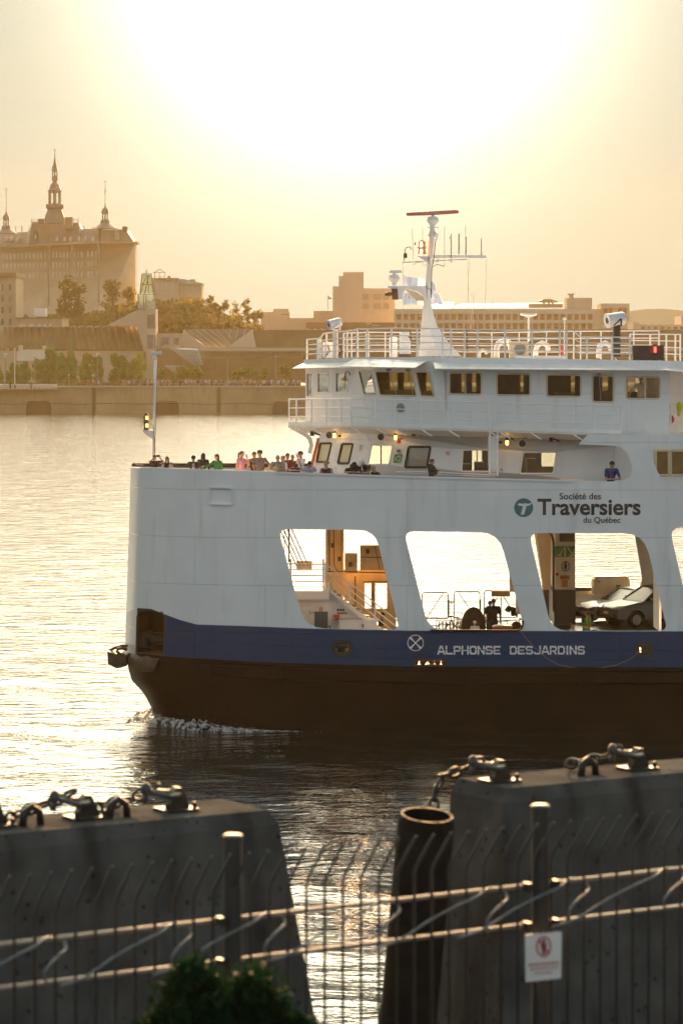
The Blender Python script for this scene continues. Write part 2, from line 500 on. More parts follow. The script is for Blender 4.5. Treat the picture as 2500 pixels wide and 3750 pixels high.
TOP = [(479, 1711), (520, 1712), (700, 1718), (1000, 1728), (1400, 1741), (2000, 1757), (2300, 1765), (2640, 1773)]
BAND = [(457, 2254), (470, 2250), (512, 2227), (562, 2229), (640, 2262), (706, 2287), (900, 2293), (1150, 2303), (1500, 2310), (2640, 2313)]
KEEL = [(457, 2390), (540, 2396), (620, 2406), (800, 2416), (1050, 2428), (1500, 2441), (2640, 2445)]
# plan of the hull: photo column at rail height and depth, from the side round the bow
NEAR = [(1010, 110), (960, 110.02), (900, 110.08), (840, 110.18), (780, 110.32), (720, 110.5), (660, 110.75), (612, 111.0), (565, 111.3), (517, 111.8), (503, 112.3), (490, 113.2), (482, 114.2), (479, 115.2)]
def rake(px, py):
    wgt = max(0, min(1, (720 - px) / 230))
    return px - wgt * 22 * max(0, py - 1712) / 680
def bow_rows(ta, tb, n):
    return [[P(rake(px, y), y, D) for px, D in NEAR for y in [interp(ta, px) + (interp(tb, px) - interp(ta, px)) * i / n]] for i in range(n + 1)]
mb = MB(); mb.grid(bow_rows(TOP, BAND, 8))
zt = P(479, 1711, 115.2).z
FARB = [(479, 115.2), (482, 116.2), (490, 117), (520, 117.8), (600, 118.6), (720, 119.3), (860, 120), (1010, 120.8), (1200, 122)]
def farp(px, D, py): return P(px, py, D)
mb.grid([[farp(px, D, 1704 + max(0, 7 - i)) for i, (px, D) in enumerate(FARB)], [Vector((farp(px, D, 1704).x, D, 2.2 if px < 870 else 7.7)) for px, D in FARB]])
# inner skin of the bulwark
mb.grid([[P(px + 2 + (10 if px < 520 else 0), interp(TOP, px), D + .22) for px, D in NEAR[:-2]], [Vector((PX(px + 2 + (10 if px < 520 else 0), D + .22), D + .22, 8.0)) for px, D in NEAR[:-2]]])
HULLS = part('bow_shell', mb, M_WHITE, smooth=40)
# main side with its openings
def side_fn(u, v, k): return P(u, v, 110 + .55 * k)
outer = [(1010, interp(TOP, 1010))] + [(x, interp(TOP, x)) for x in (1200, 1400, 1700, 2000, 2095)] + \
    [(2232, 1763), (2280, 1760), (2303, 1747), (2312, 1725), (2311, 1700), (2301, 1665), (2281, 1643), (2250, 1632), (2118, 1627), (2150, 1592), (2640, 1590)] + \
    [(2640, 2313), (2000, 2311.5), (1500, 2310), (1150, 2303), (1010, interp(BAND, 1010))]
O1 = rr([(1018, 1937), (1372, 1942), (1462, 2306), (1117, 2301)], [36, 58, 26, 75])
O2 = rr([(1478, 1946), (1825, 1949), (1921, 2309), (1570, 2309)], [36, 72, 30, 60])
O3 = rr([(1936, 1952), (2357, 1953), (2443, 2310), (2020, 2310)], [36, 76, 30, 58])
O4 = rr([(2450, 1931), (2600, 1931), (2620, 2310), (2538, 2310)], [45, 10, 10, 40])
OB = rr([(2370, 1636), (2620, 1636), (2620, 1769), (2424, 1767)], [46, 10, 10, 40])
mb = MB(); mb.sheet(outer, [O1, O2, O3, O4, OB], side_fn, True)
part('side_shell', mb, M_WHITE)
mb = MB(); mb.box(PX(1010, 110), 13, 110.0, 110.55, 2.0, PZ(2312, 110) + .02)   # inner face of the bulwark round the car deck
mb = MB(); mb.grid([[P(x, interp(TOP, x) - 1, 110 - .05) for x in (1010, 1500, 2095)], [P(x, interp(TOP, x) - 1, 110.35) for x in (1010, 1500, 2095)], [P(x, interp(TOP, x) + 7, 110.35) for x in (1010, 1500, 2095)]])
mb.grid([[P(x, interp(TOP, x) - 1, 110 - .05) for x in (1010, 1500, 2095)], [P(x, interp(TOP, x) + 6, 110 - .05) for x in (1010, 1500, 2095)]])
mb.tube([P(px, interp(TOP, px) + 2, D + .06) for px, D in NEAR], .045, 6)
part('bulwark_cap', mb, M_TRIM)
mb = MB(); mb.tube([farp(px, D - .1, 1704) for px, D in FARB[2:]], .1, 6)
part('bulwark_cap', mb, M_RUST)
# blue band
rows = bow_rows(BAND, KEEL, 8)
hole = {(i, j) for i in range(0, 8) for j in (7, 8)}
mb = MB(); mb.grid(rows, hole | {(i, j) for i in range(8) for j in (9, 10, 11, 12)})
def band_fn(u, v, k): return P(u, v, 110 + .5 * k)
FP1 = rr([(1223, 2352), (1285, 2352), (1285, 2395), (1223, 2395)], 21, 5)
FP2 = rr([(2333, 2358), (2383, 2358), (2383, 2399), (2333, 2399)], 20, 5)
FRP = rr([(1515, 2416), (1634, 2416), (1634, 2441.3), (1515, 2440)], [10, 10, 9, 9])
FRP = [(x, min(y, 2438.5)) for x, y in FRP]
SLOT = [(1841, 2376), (1855, 2376), (1855, 2386), (1841, 2386)]
mb.sheet([(1010, interp(BAND, 1010)), (1150, 2303), (1500, 2310), (2640, 2313), (2640, 2445), (1500, 2441), (1050, 2428), (1010, interp(KEEL, 1010))], [FP1, FP2, FRP, SLOT], band_fn, True)
BANDO = part('blue_band', mb, M_BLUE, smooth=30)
mb = MB(); mb.grid([r[9:14] for r in rows])
part('bow_plate', mb, M_BOWF, smooth=40)
mb = MB()
for y0, y1, x0, x1 in ((1712, 2310, 505, 505), (2361, 2370, 1010, 2640), (2420, 2426, 1010, 2640), (2393, 2416, 620, 1010)):
    pass
for dy in (62, 26):
    mb.tube([P(x, interp(KEEL, x) - dy, (interp([(a, b) for a, b in NEAR[::-1]], x) if x < 1010 else 110) - .0) for x in (620, 700, 800, 900, 1010, 1250, 1500, 2000, 2640)], .018, 4)
part('weld_seam', mb, M_BLUE, BANDO)
# hawse recess in the bow with its rollers
q = [(512, 2236), (505, 2258), (500, 2392), (602, 2398), (606, 2262), (596, 2243), (578, 2236)]
mb = MB()
fr = [P(x, y, interp([(500, 111.9), (606, 111.05)], x)) for x, y in q]
bk = [p + Vector((.35, 1.5, 0)) for p in fr]
for i in range(len(q)): mb.quad(fr[i], fr[i - 1], bk[i - 1], bk[i])
mb.quad(*bk)
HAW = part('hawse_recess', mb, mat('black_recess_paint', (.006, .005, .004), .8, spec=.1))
mb = MB(); mb.sheet([(508, 2222), (562, 2222), (622, 2252), (620, 2406), (494, 2400), (498, 2236)], [q], lambda u, v, k: P(u, v, interp([(490, 112.0), (500, 111.93), (606, 111.1), (625, 110.98)], u) + .05), False); part('recess_collar', mb, M_BLUE, HAW)
mb = MB(); mb.tube([p + Vector((0, -.03, 0)) for p in fr], .06, 6, closed=True)
part('recess_frame', mb, M_DARK, HAW)
mb = MB()
mb.lathe(P(517, 2345, 112.3), [(.10, -.25), (.14, -.2), (.14, .2), (.1, .25)], 10, 'Z')
mb.lathe(P(536, 2347, 112.2), [(.10, -.25), (.14, -.2), (.14, .2), (.1, .25)], 10, 'Z')
mb.lathe(P(560, 2340, 112.6), [(.2, -.5), (.25, -.4), (.25, .4), (.2, .5)], 12, 'X')
mb.tube([P(x, y, 112.3) for x, y in ((508, 2310), (514, 2322), (530, 2318), (548, 2312), (565, 2322), (585, 2328))], .05)
part('mooring_rollers', mb, M_DARK, HAW)
mb = MB()
mb.grid([[P(x, y, d) for x, y, d in r] for r in (((498, 2384, 112.6), (560, 2382, 112.4), (612, 2380, 112.2)), ((480, 2394, 112.2), (540, 2400, 111.2), (606, 2398, 110.9)), ((468, 2420, 112.4), (520, 2432, 111.0), (580, 2416, 110.75)), ((482, 2446, 113), (520, 2462, 111.4), (562, 2462, 110.9)))])
part('stem_casting', mb, M_RUST, smooth=True)
# pusher pad in front of the bow
mb = MB()
a = [(393, 2383), (452, 2412), (462, 2410), (468, 2384), (440, 2366)]
poly(mb, [(393, 2386), (446, 2402), (463, 2398), (463, 2440), (428, 2449), (395, 2432)], 112.6, 1.6)
PAD = part('bow_pad', mb, M_RUST)
mb = MB(); mb.tube([P(x, y, 112.8) for x, y in ((466, 2404), (440, 2396), (428, 2386), (432, 2377), (448, 2374), (466, 2380))], .07, 6)
mb.tube([P(x, y, 113.4) for x, y in ((395, 2384), (420, 2374), (444, 2366), (470, 2366))], .06, 6)
part('pad_ring', mb, M_RUST, PAD)
# black hull: plan narrows towards the water, the bow is cut away in a curve
CUT = [(2392, 466), (2420, 466), (2450, 470), (2490, 482), (2530, 520), (2560, 540), (2595, 556), (2630, 569), (2665, 576), (2720, 582)]
mb = MB()
ys = [2390, 2405, 2430, 2450, 2470, 2490, 2510, 2530, 2550, 2570, 2595, 2630, 2665, 2720]
rows = []
for y in ys:
    xl = interp(CUT, y); f = (y - 2390) / 330
    row = []
    for s in (0, .03, .08, .15, .25, .4, .6, .8, 1):
        x = xl + (1050 - xl) * s
        D = interp([(0, 113.6), (.03, 112.3), (.08, 111.5), (.15, 111.0), (.25, 110.6), (.4, 110.3), (.6, 110.15), (.8, 110.05), (1, 110.0)], s)
        yy = y + (interp(KEEL, x) - 2390) * (1 - f) - .2
        row.append(P(x, yy, D + f * .15))
    row += [P(x, y + (interp(KEEL, x) - 2390) * (1 - f) - .2, 110 + f * .15) for x in (1500, 2000, 2640, 3000)]
    rows.append(row)
mb.grid(rows)
for r0, r1 in zip(rows, rows[1:]):                        # far half of the bow
    mb.quad(r0[0], r1[0], r1[0] + Vector((9, 8, 0)), r0[0] + Vector((9, 8, 0)))
HULLB = part('black_hull', mb, M_BLACK, smooth=50)
# rubbing strake in lengths with bolt heads
xs = [(556, 775), (781, 1040), (1046, 1325), (1331, 1700), (1706, 2110), (2116, 2500), (2506, 2640)]
for x0, x1 in xs:
    mb = MB()
    def dn(x): return interp(NEAR[::-1], x) if x < 1010 else 110
    pr = [[P(x, interp(KEEL, x) + dy + 18, dn(x) - o) for dy, o in ((0, -.05), (4, .22), (40, .22), (46, -.05))] for x in (x0, (x0 + x1) / 2, x1)]
    mb.grid(pr); mb.quad(*pr[0]); mb.quad(*pr[-1])
    mb.mi = 1
    k = x0 + 14
    while k < x1 - 6:
        mb.lathe(P(k, interp(KEEL, k) + 42, dn(k) - .22), [(.05, .02), (.05, -.015)], 6, 'Y'); k += 30
    part('rubbing_strake', mb, [M_RUB, M_BLACK])
mb = MB(); mb.tube([P(x, interp(KEEL, x) + 9, (interp(NEAR[::-1], x) if x < 1010 else 110) - .04) for x in (580, 660, 780, 900, 1010, 1500, 2000, 2640)], .085, 6)
part('rubbing_strake', mb, M_RUB)
# fairleads, hatch, eye plate, heaving line
for F1 in (FP1, FP2):
    mb = MB(); mb.tube([P(x, y, 110) for x, y in F1], .075, 6, closed=True)
    fo = part('fairlead', mb, M_DARK)
mb = MB(); mb.tube([P(x, y, 110) for x, y in FRP], .035, 6, closed=True); part('freeing_port', mb, M_DARK)
hd = lambda x: interp(NEAR[::-1], x)
mb = MB(); o = rr([(765, 1781), (850, 1784), (850, 1851), (765, 1848)], 8); i_ = rr([(770, 1786), (845, 1789), (845, 1846), (770, 1843)], 6)
mb.sheet(o, [i_], lambda u, v, k: P(u, v, hd(u) - .09 + .14 * k), True); part('shell_hatch', mb, M_WHITE)
mb = MB(); mb.tube([P(x, y, hd(530) - .04) for x, y in ((533, 2092), (530, 2100), (531, 2112), (535, 2117), (538, 2110), (536, 2098))], .03, 5, closed=True); part('eye_plate', mb, M_GREY)
mb = MB(); mb.tube([P(x, y, 109.93) for x, y in ((1906, 2310), (1925, 2338), (1960, 2375), (2000, 2410), (2040, 2433), (2090, 2445), (2150, 2449), (2210, 2445), (2260, 2435), (2310, 2412), (2340, 2388))], .013, 5); part('heaving_line', mb, mat('grey_rope', (.16, .16, .17), .9))
mb = MB(); mb.tube([P(x, y, 109.9) for x, y in ((1575, 2309), (1895, 2310), (1908, 2303), (1913, 2290), (1914, 2272))], .04, 6); part('opening_seal', mb, M_RUB)
mb = MB()
for i in range(5): mb.tube([(PX(1530 + i * 22, 112) + .17 * math.cos(a), 112 + i * .03, PZ(2433, 112) + .15 * math.sin(a)) for a in [k * math.pi / 9 for k in range(18)]], .022, 5, closed=True)
part('hose_coil', mb, M_RUB)
for x in (1250, 2362):
    mb = MB(); c_ = P(x, 2374, 111.2); c_.z = 2.22; mb.lathe(c_, [(.2, 0), (.16, .1), (.16, .62), (.21, .66), (.21, .74)], 12); part('fairlead_filler', mb, M_DARK, smooth=40)  # dark posts added behind the fairleads to block the bright deck
mb = MB()
for x in (1522, 1548, 1580, 1602, 1626): mb.ell(Vector((PX(x, 111.4), 111.4 + (x % 3) * .2, 2.32)), .13, .2, .13, 8, 5)
part('port_filler', mb, M_RUST, smooth=True)  # dark lumps added behind the freeing port to dim its glare
# lettering and emblems
GL = {'A': [[(0, 0), (.42, 1), (.58, 1), (1, 0)], [(.2, .3), (.8, .3)]], 'L': [[(.06, 1), (.06, .09), (1, .09)]], 'P': [[(.07, 0), (.07, .91), (.8, .91), (.92, .8), (.92, .52), (.8, .42), (.07, .42)]], 'H': [[(.07, 0), (.07, 1)], [(.93, 0), (.93, 1)], [(.07, .5), (.93, .5)]],
 'O': [[(.2, .09), (.8, .09), (.93, .22), (.93, .78), (.8, .91), (.2, .91), (.07, .78), (.07, .22), (.2, .09)]], 'N': [[(.07, 0), (.07, .97), (.93, .03), (.93, 1)]], 'S': [[(.06, .22), (.18, .09), (.82, .09), (.94, .2), (.94, .4), (.82, .5), (.18, .52), (.06, .62), (.06, .8), (.18, .91), (.82, .91), (.94, .79)]],
 'E': [[(1, .09), (.07, .09), (.07, .91), (1, .91)], [(.07, .5), (.85, .5)]], 'D': [[(.07, .09), (.75, .09), (.93, .25), (.93, .75), (.75, .91), (.07, .91), (.07, .09)]], 'J': [[(.05, .25), (.18, .09), (.78, .09), (.93, .22), (.93, 1)]], 'R': [[(.07, 0), (.07, .91), (.8, .91), (.92, .8), (.92, .54), (.8, .44), (.07, .44)], [(.5, .44), (.93, 0)]], 'I': [[(.5, 0), (.5, 1)]]}
def stencil(s, x0, y0, x1, y1, D, th=6.2):
    mb = MB(); ws = [.35 if ch == 'I' else 1 for ch in s]; gp = .24; u = (x1 - x0) / (sum(ws) + gp * (len(s) - 1)); x = x0; q = 0
    for ch, w_ in zip(s, ws):
        for pl in GL[ch]:
            for (ax_, ay), (bx, by) in zip(pl, pl[1:]):
                A_, B_ = Vector((x + ax_ * u * w_, y1 - ay * (y1 - y0))), Vector((x + bx * u * w_, y1 - by * (y1 - y0))); d = (B_ - A_).normalized(); n_ = Vector((-d.y, d.x)) * th / 2
                A_ -= d * (th * .22 if A_ != B_ else 0); B_ += d * th * .22; q += 1; dd = D - .006 - (q % 5) * .0015
                mb.quad(*[P(v.x, min(max(v.y, y0 - 1), y1 + 1), dd) for v in (A_ + n_, B_ + n_, B_ - n_, A_ - n_)])
        x += (w_ + gp) * u
    return part('lettering', mb, M_LETW)
stencil('ALPHONSE', 1603, 2366, 1831, 2397, 110)
stencil('DESJARDINS', 1867, 2366, 2139, 2397, 110)
text('lettering', 'Société des', 2048, 1805, 2200, 1829, 110, M_LETK, FERRY, .016)
text('lettering', 'Traversiers', 1967, 1826, 2345, 1887, 110, M_LETK, FERRY, .026)
text('lettering', 'du Québec', 2135, 1893, 2271, 1919, 110, M_LETK, FERRY, .016)
mb = MB(); mb.lathe(P(1917, 1859, 110), [(.345, 0), (.345, -.012)], 32, 'Y'); EMB = part('emblem', mb, M_TEAL)
mb = MB()
poly(mb, [(1894, 1846), (1904, 1843), (1912, 1845), (1922, 1843), (1934, 1845), (1948, 1840), (1941, 1850), (1927, 1853), (1918, 1885), (1906, 1885), (1914, 1853), (1900, 1852)], 109.975, .02)
part('emblem_letter', mb, M_LETW, EMB)
mb = MB(); mb.sheet(ring(1521, 2355, 30, 30, 28), [ring(1521, 2355, 27, 27, 28)], lambda u, v, k: P(u, v, 109.985 + .02 * k), True)
for a in (45, 135, 225, 315):
    c, s = math.cos(R(a)), math.sin(R(a))
    mb.sheet([(1521 + c * r_ - s * w_, 2355 + s * r_ + c * w_) for r_, w_ in ((4, -1.6), (27.5, -4.6), (27.5, 4.6), (4, 1.6))], [], lambda u, v, k: P(u, v, 109.985 + .02 * k), True)
mb.lathe(P(1521, 2355, 110), [(.045, .005), (.045, -.015)], 10, 'Y')
part('thruster_mark', mb, M_LETW)

# ---------------------------------------------------------------- decks and car deck
ZC, ZD = 2.21, 8.42
def deck_z(px): return PZ(interp(TOP, px), 110) - 1.03          # the deck follows the sheer of the bulwark
XF = [Vector((farp(px, D, 1704).x, D - .1)) for px, D in FARB]
mb = MB()
near_in = [(PX(px, D) + .15, D + .2) for px, D in NEAR]
plan = [(17, 110.4)] + near_in[:-1] + [(XF[i].x + .2, XF[i].y) for i in range(1, len(XF))] + [(6, 126), (12, 130.5), (17, 133.4)]
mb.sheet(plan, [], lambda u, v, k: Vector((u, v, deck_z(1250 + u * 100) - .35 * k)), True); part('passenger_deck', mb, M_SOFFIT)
mb = MB(); mb.sheet(plan, [], lambda u, v, k: Vector((u, v, ZC - .2 * k)), True); part('car_deck', mb, M_DECK)
# far side of the car deck with its openings
fd = lambda px: interp([(900, 121.5), (1100, 123), (1440, 126.5), (2000, 130.6), (2105, 132.6), (2700, 132.6)], px)
mb = MB()
outer = [(900, 1740), (2700, 1740), (2700, 2262), (2000, 2266), (1440, 2302), (900, 2350)]
A_ = rr([(985, 1800), (1420, 1800), (1432, 2230), (1040, 2236)], 30)
B_ = [(1446, 1800), (1940, 1800), (1957, 1960), (1983, 2130), (1990, 2262), (1446, 2299)]
C_ = rr([(2105, 1800), (2318, 1800), (2352, 2150), (2105, 2155)], [5, 40, 22, 2])
D_ = rr([(2440, 1800), (2680, 1800), (2690, 2150), (2470, 2150)], 30)
mb.sheet(outer, [A_, B_, C_, D_], lambda u, v, k: P(u, v, fd(u) + .5 * k), True)
part('far_side_shell', mb, M_CREAM)
mb = MB(); bp(mb, 1990, 2152, 2700, 2262, 132.4, .12); part('far_dado', mb, mat('dark_dado_paint', (.03, .028, .024), .5))
# pillar with signs
mb = MB(); bp(mb, 2032, 1780, 2105, 2166, 127.0, 3.9); PIL = part('deck_pillar', mb, M_CREAM)
mb = MB(); bp(mb, 2028, 2160, 2107, 2290, 126.9, 4.0); part('pillar_skirt', mb, mat('dark_dado_paint', (0, 0, 0)), PIL)
mb = MB(); bp(mb, 2048, 1935, 2102, 1984, 126.95, .05)
for i in range(6): bp(mb, 2050, 1938 + i * 8, 2100, 1942 + i * 8, 126.9, .06)
part('louvre', mb, M_INT, PIL)
mb = MB(); bp(mb, 2031, 2001, 2104, 2040, 126.94, .05); SG = part('exit_sign', mb, M_GREEN, PIL)
mb = MB()
poly(mb, [(2036, 2034), (2048, 2030), (2058, 2012), (2060, 2015), (2052, 2032), (2058, 2036), (2036, 2037)], 126.92, .02)
poly(mb, [(2062, 2008), (2068, 2004), (2071, 2004), (2071, 2038), (2066, 2038), (2066, 2011), (2062, 2013)], 126.92, .02)
poly(mb, [(2075, 2004), (2080, 2004), (2096, 2026), (2099, 2010), (2103, 2010), (2103, 2038), (2081, 2038), (2083, 2034), (2092, 2031)], 126.92, .02)
part('exit_pictogram', mb, mat('pale_sign_paint', (.55, .5, .32), .5), SG)
mb = MB(); bp(mb, 2053, 2053, 2087, 2095, 126.94, .05); S2 = part('safety_sign', mb, mat('pale_sign_paint', (0, 0, 0)), PIL)
mb = MB(); mb.sheet(ring(2070, 2074, 15, 19), [ring(2070, 2074, 12, 16)], lambda u, v, k: P(u, v, 126.91 + .03 * k), True)
poly(mb, [(2067, 2064), (2073, 2064), (2076, 2073), (2073, 2086), (2067, 2086), (2064, 2073)], 126.91, .02); mb.lathe(P(2070, 2061, 126.92), [(.04, 0), (.04, -.02)], 8, 'Y')
part('sign_figure', mb, M_LETK, S2)
mb = MB(); bp(mb, 2050, 2107, 2085, 2122, 126.94, .05); S3 = part('notice', mb, mat('orange_notice', (.5, .2, .05), .5), PIL)
text('notice_words', 'MARSEC 1', 2052, 2111, 2083, 2118, 126.93, M_LETK, S3, .01, .01)
mb = MB(); bp(mb, 2056, 2123, 2078, 2150, 126.94, .05); part('notice', mb, mat('orange_notice', (0, 0, 0)), PIL)
mb = MB(); mb.lathe(P(2039, 2103, 126.95), [(.07, .02), (.07, -.03)], 12, 'Y'); part('alarm_button', mb, M_RED, PIL)
mb = MB(); tp(mb, [(2005, 1940), (2020, 1962), (2026, 1985), (2026, 2240)], 126.5, 5); part('fire_main', mb, M_RUST)
mb = MB()
poly(mb, [(1960, 1940), (2018, 1940), (2014, 2160), (1990, 2160)], 128.5, .3); part('web_frame', mb, M_CREAM)
mb = MB(); poly(mb, [(2322, 1940), (2360, 1940), (2420, 2160), (2340, 2160), (2352, 2120)], 128.5, .3); part('web_frame', mb, M_CREAM)
mb = MB(); bp(mb, 2412, 1970, 2421, 2312, 111.2, 2.0); part('web_frame', mb, M_WHITE)
# raft chest on the far bulwark
mb = MB(); poly(mb, rr([(2172, 2126), (2180, 2112), (2300, 2112), (2306, 2130), (2306, 2178), (2172, 2178)], 4), 131.1, 1.0)
RC = part('raft_chest', mb, M_CREAM)
mb = MB(); tp(mb, [(2172, 2126), (2172, 2115), (2294, 2111), (2294, 2122)], 131.0, 1.6); part('chest_rail', mb, M_DARK, RC)
mb = MB(); bp(mb, 2186, 2127, 2198, 2132, 131.05, .04); part('chest_label', mb, M_RED, RC)
mb = MB(); bp(mb, 2255, 2142, 2272, 2152, 131.05, .04); part('chest_label', mb, M_GREEN, RC)

# stair house behind the first opening
mb = MB(); poly(mb, [(1060, 2195), (1204, 2195), (1204, 2166), (1208, 2164), (1340, 2275), (1400, 2320), (1060, 2320)], 114.0, 3.0)
SH = part('stair_house', mb, M_WHITE)
mb = MB(); bp(mb, 1040, 2164, 1204, 2196, 113.4, 4.2); part('landing', mb, M_WHITE, SH)
mb = MB(); poly(mb, [(1202, 2163), (1212, 2163), (1470, 2360), (1450, 2360), (1300, 2248)], 113.5, .15); part('stair_stringer', mb, M_TRIM, SH)
mb = MB()
for i in range(14): x = 1212 + i * 17; bp(mb, x, 2170 + i * 13, x + 20, 2172 + i * 13, 113.8, 1.0)
part('stair_tread', mb, M_GREY, SH)
mb = MB(); bp(mb, 1138, 2212, 1214, 2320, 113.95, .06); DO = part('door', mb, M_TRIM, SH)
mb = MB(); bp(mb, 1151, 2240, 1200, 2302, 113.92, .05); part('door_pane', mb, mat('door_pane', (.10, .14, .17), .08, spec=.8), DO)
mb = MB(); bp(mb, 1168, 2223, 1182, 2239, 113.92, .04); part('door_sign', mb, mat('pink_sign', (.6, .35, .3), .5), DO)
mb = MB(); bp(mb, 1203, 2291, 1211, 2305, 113.92, .05); tp(mb, [(1134, 2235), (1134, 2247), (1150, 2244)], 113.9, 1.2); part('door_handle', mb, M_GREY, DO)
mb = MB(); bp(mb, 1222, 2253, 1242, 2272, 113.8, .2); part('hose_box', mb, M_RED, SH)
mb = MB(); bp(mb, 1233, 2242, 1271, 2250, 113.96, .03); SN = part('notice', mb, mat('yellow_notice', (.5, .45, .2), .5), SH)
mb = MB()
for x in (1237, 1247, 1257): mb.lathe(P(x, 2234, 113.96), [(.045, .0), (.045, -.02)], 10, 'Y')
for x in (1236, 1245, 1254, 1264): bp(mb, x, 2244, x + 5, 2248, 113.94, .01)
part('sign_figure', mb, M_LETK, SN)
mb = MB(); bp(mb, 1242, 2276, 1380, 2330, 112.9, .9); bp(mb, 1240, 2272, 1384, 2277, 112.85, 1.0); CB = part('deck_locker', mb, M_TRIM)
mb = MB(); bp(mb, 1325, 2286, 1332, 2298, 112.83, .06); part('locker_latch', mb, M_GREY, CB)
mb = MB()
for dy in (0, 21, 42, 63, 84): tp(mb, [(1050, 2065 + dy), (1188, 2066 + dy)], 113.5, 2.4)
for x in (1064, 1184): tp(mb, [(x, 2047), (x, 2166)], 113.5, 3.5)
tp(mb, [(1193, 2060), (1193, 2164)], 113.3, 4.5)
part('landing_railing', mb, M_TRIM, SH)
mb = MB()
for dy in (0, 25, 50): tp(mb, [(1196, 2070 + dy), (1212, 2080 + dy), (1460, 2278 + dy)], 113.4, 2.4)
for x in (1281, 1373): y = 2135 + (x - 1281) * .8; tp(mb, [(x, y), (x, y + 78)], 113.4, 2.6)
part('stair_railing', mb, M_TRIM, SH)
mb = MB()
for dx in (0, 14, 28, 44): tp(mb, [(1018 + dx, 1925), (1085 + dx, 2072)], 116.0, 1.8)
tp(mb, [(1058, 1930), (1058, 2060)], 116, 2.6); tp(mb, [(1041, 1930), (1041, 2060)], 116, 1.6)
part('upper_stair_railing', mb, M_DARK)
mb = MB(); bp(mb, 1085, 2054, 1142, 2086, 116.5, .2); part('notice_board', mb, M_CREAM)
mb = MB()
bp(mb, 1192, 1900, 1259, 2110, 119.5, 2.0)
M_OCH = mat('flare_gold_inside_paint', (.58, .42, .2), .5, var=.15, stain=(.2, .13, .06), sst=.4)  # golden sun flare put into the wall colour
mb.sheet([(1190, 2088), (1450, 2088), (1450, 2340), (1190, 2340)], [[(1335, 2137), (1358, 2137), (1358, 2228), (1335, 2228)], [(1374, 2137), (1416, 2137), (1416, 2228), (1374, 2228)]], lambda u, v, k: P(u, v, 120 + .15 * k), True); part('ramp_tower', mb, M_OCH)
mb = MB(); bp(mb, 1318, 1996, 1420, 2088, 118.8, .3); bp(mb, 1262, 2025, 1308, 2100, 118.9, .5); part('ramp_gear', mb, M_OCH)

for k_, pts in enumerate(([(1205, 1915), (1206, 2095)], [(1222, 1915), (1223, 2070), (1236, 2095)], [(1250, 1930), (1250, 2090)], [(1192, 2093), (1262, 2093), (1330, 2096), (1440, 2098)], [(1318, 2040), (1400, 2042)], [(1372, 1998), (1390, 2088)], [(1300, 2110), (1302, 2320)], [(1328, 2130), (1422, 2130)], [(1328, 2234), (1422, 2234)], [(1366, 2130), (1366, 2234)], [(1425, 2010), (1330, 2080)])):
    mb = MB(); tp(mb, pts, 118.6 if k_ < 6 else 119.7, (2.2, 1.6, 1.2)[k_ % 3], 6); part('ramp_pipe', mb, M_INT0)
mb = MB()
for x, y in ((1212, 1990), (1236, 2040), (1340, 2012), (1276, 2060)): bp(mb, x, y, x + 12, y + 16, 118.5, .3)
part('junction_boxes', mb, M_INT0)
# gates across the far end, second opening
for x0, x1, y0, y1, br in ((1545, 1640, 2171, 2266, ((1560, 2266), (1622, 2173))), (1662, 1756, 2167, 2300, ((1678, 2170), (1720, 2230))), (1772, 1890, 2164, 2262, ((1842, 2184), (1888, 2254)))):
    mb = MB(); tp(mb, [(x0, y1), (x0, y0 + 6), (x0 + 5, y0), (x1 - 5, y0), (x1, y0 + 6), (x1, y1 - 3), (x1 - 5, y1), (x0 + 4, y1)], 127.5, 1.9)
    tp(mb, br, 127.5, 1.6)
    GT = part('gate', mb, M_DARK)
    mb = MB(); bp(mb, x1 - 2, 2196, x1 + 5, 2260, 127.6, .1); part('gate_post', mb, M_DARK, GT)
mb = MB(); bp(mb, 1799, 2164, 1867, 2185, 127.3, .06); GS = part('gate_board', mb, mat('brown_board', (.16, .12, .05), .5))
mb = MB(); tp(mb, [(1834, 2185), (1834, 2290)], 127.4, 1.8); tp(mb, [(1820, 2186), (1812, 2205)], 127.4, 1.4); part('board_post', mb, M_DARK, GS)
mb = MB(); tp(mb, [(1645, 2207), (1660, 2207)], 127.4, 1.2); tp(mb, [(1651, 2200), (1651, 2215)], 127.4, 1.4); tp(mb, [(1540, 2183), (1532, 2183)], 127.4, 1); part('gate_latch', mb, M_DARK)
mb = MB(); poly(mb, [(1866, 2100), (1895, 2130), (1905, 2250), (1892, 2250), (1888, 2168), (1866, 2168)], 126, .3); part('web_frame', mb, M_CREAM)
# bicycle stand: hoops along the deck
mb = MB()
for i in range(11):
    x = 1596 + i * 13
    tp(mb, [(x, 2312), (x, 2276), (x + 3, 2271), (x + 7, 2271), (x + 10, 2276), (x + 10, 2312)], 121 - i * .2, 1.2)
tp(mb, [(1590, 2290), (1735, 2290)], 121.3, 1.2)
part('bicycle_stand', mb, M_DARK)
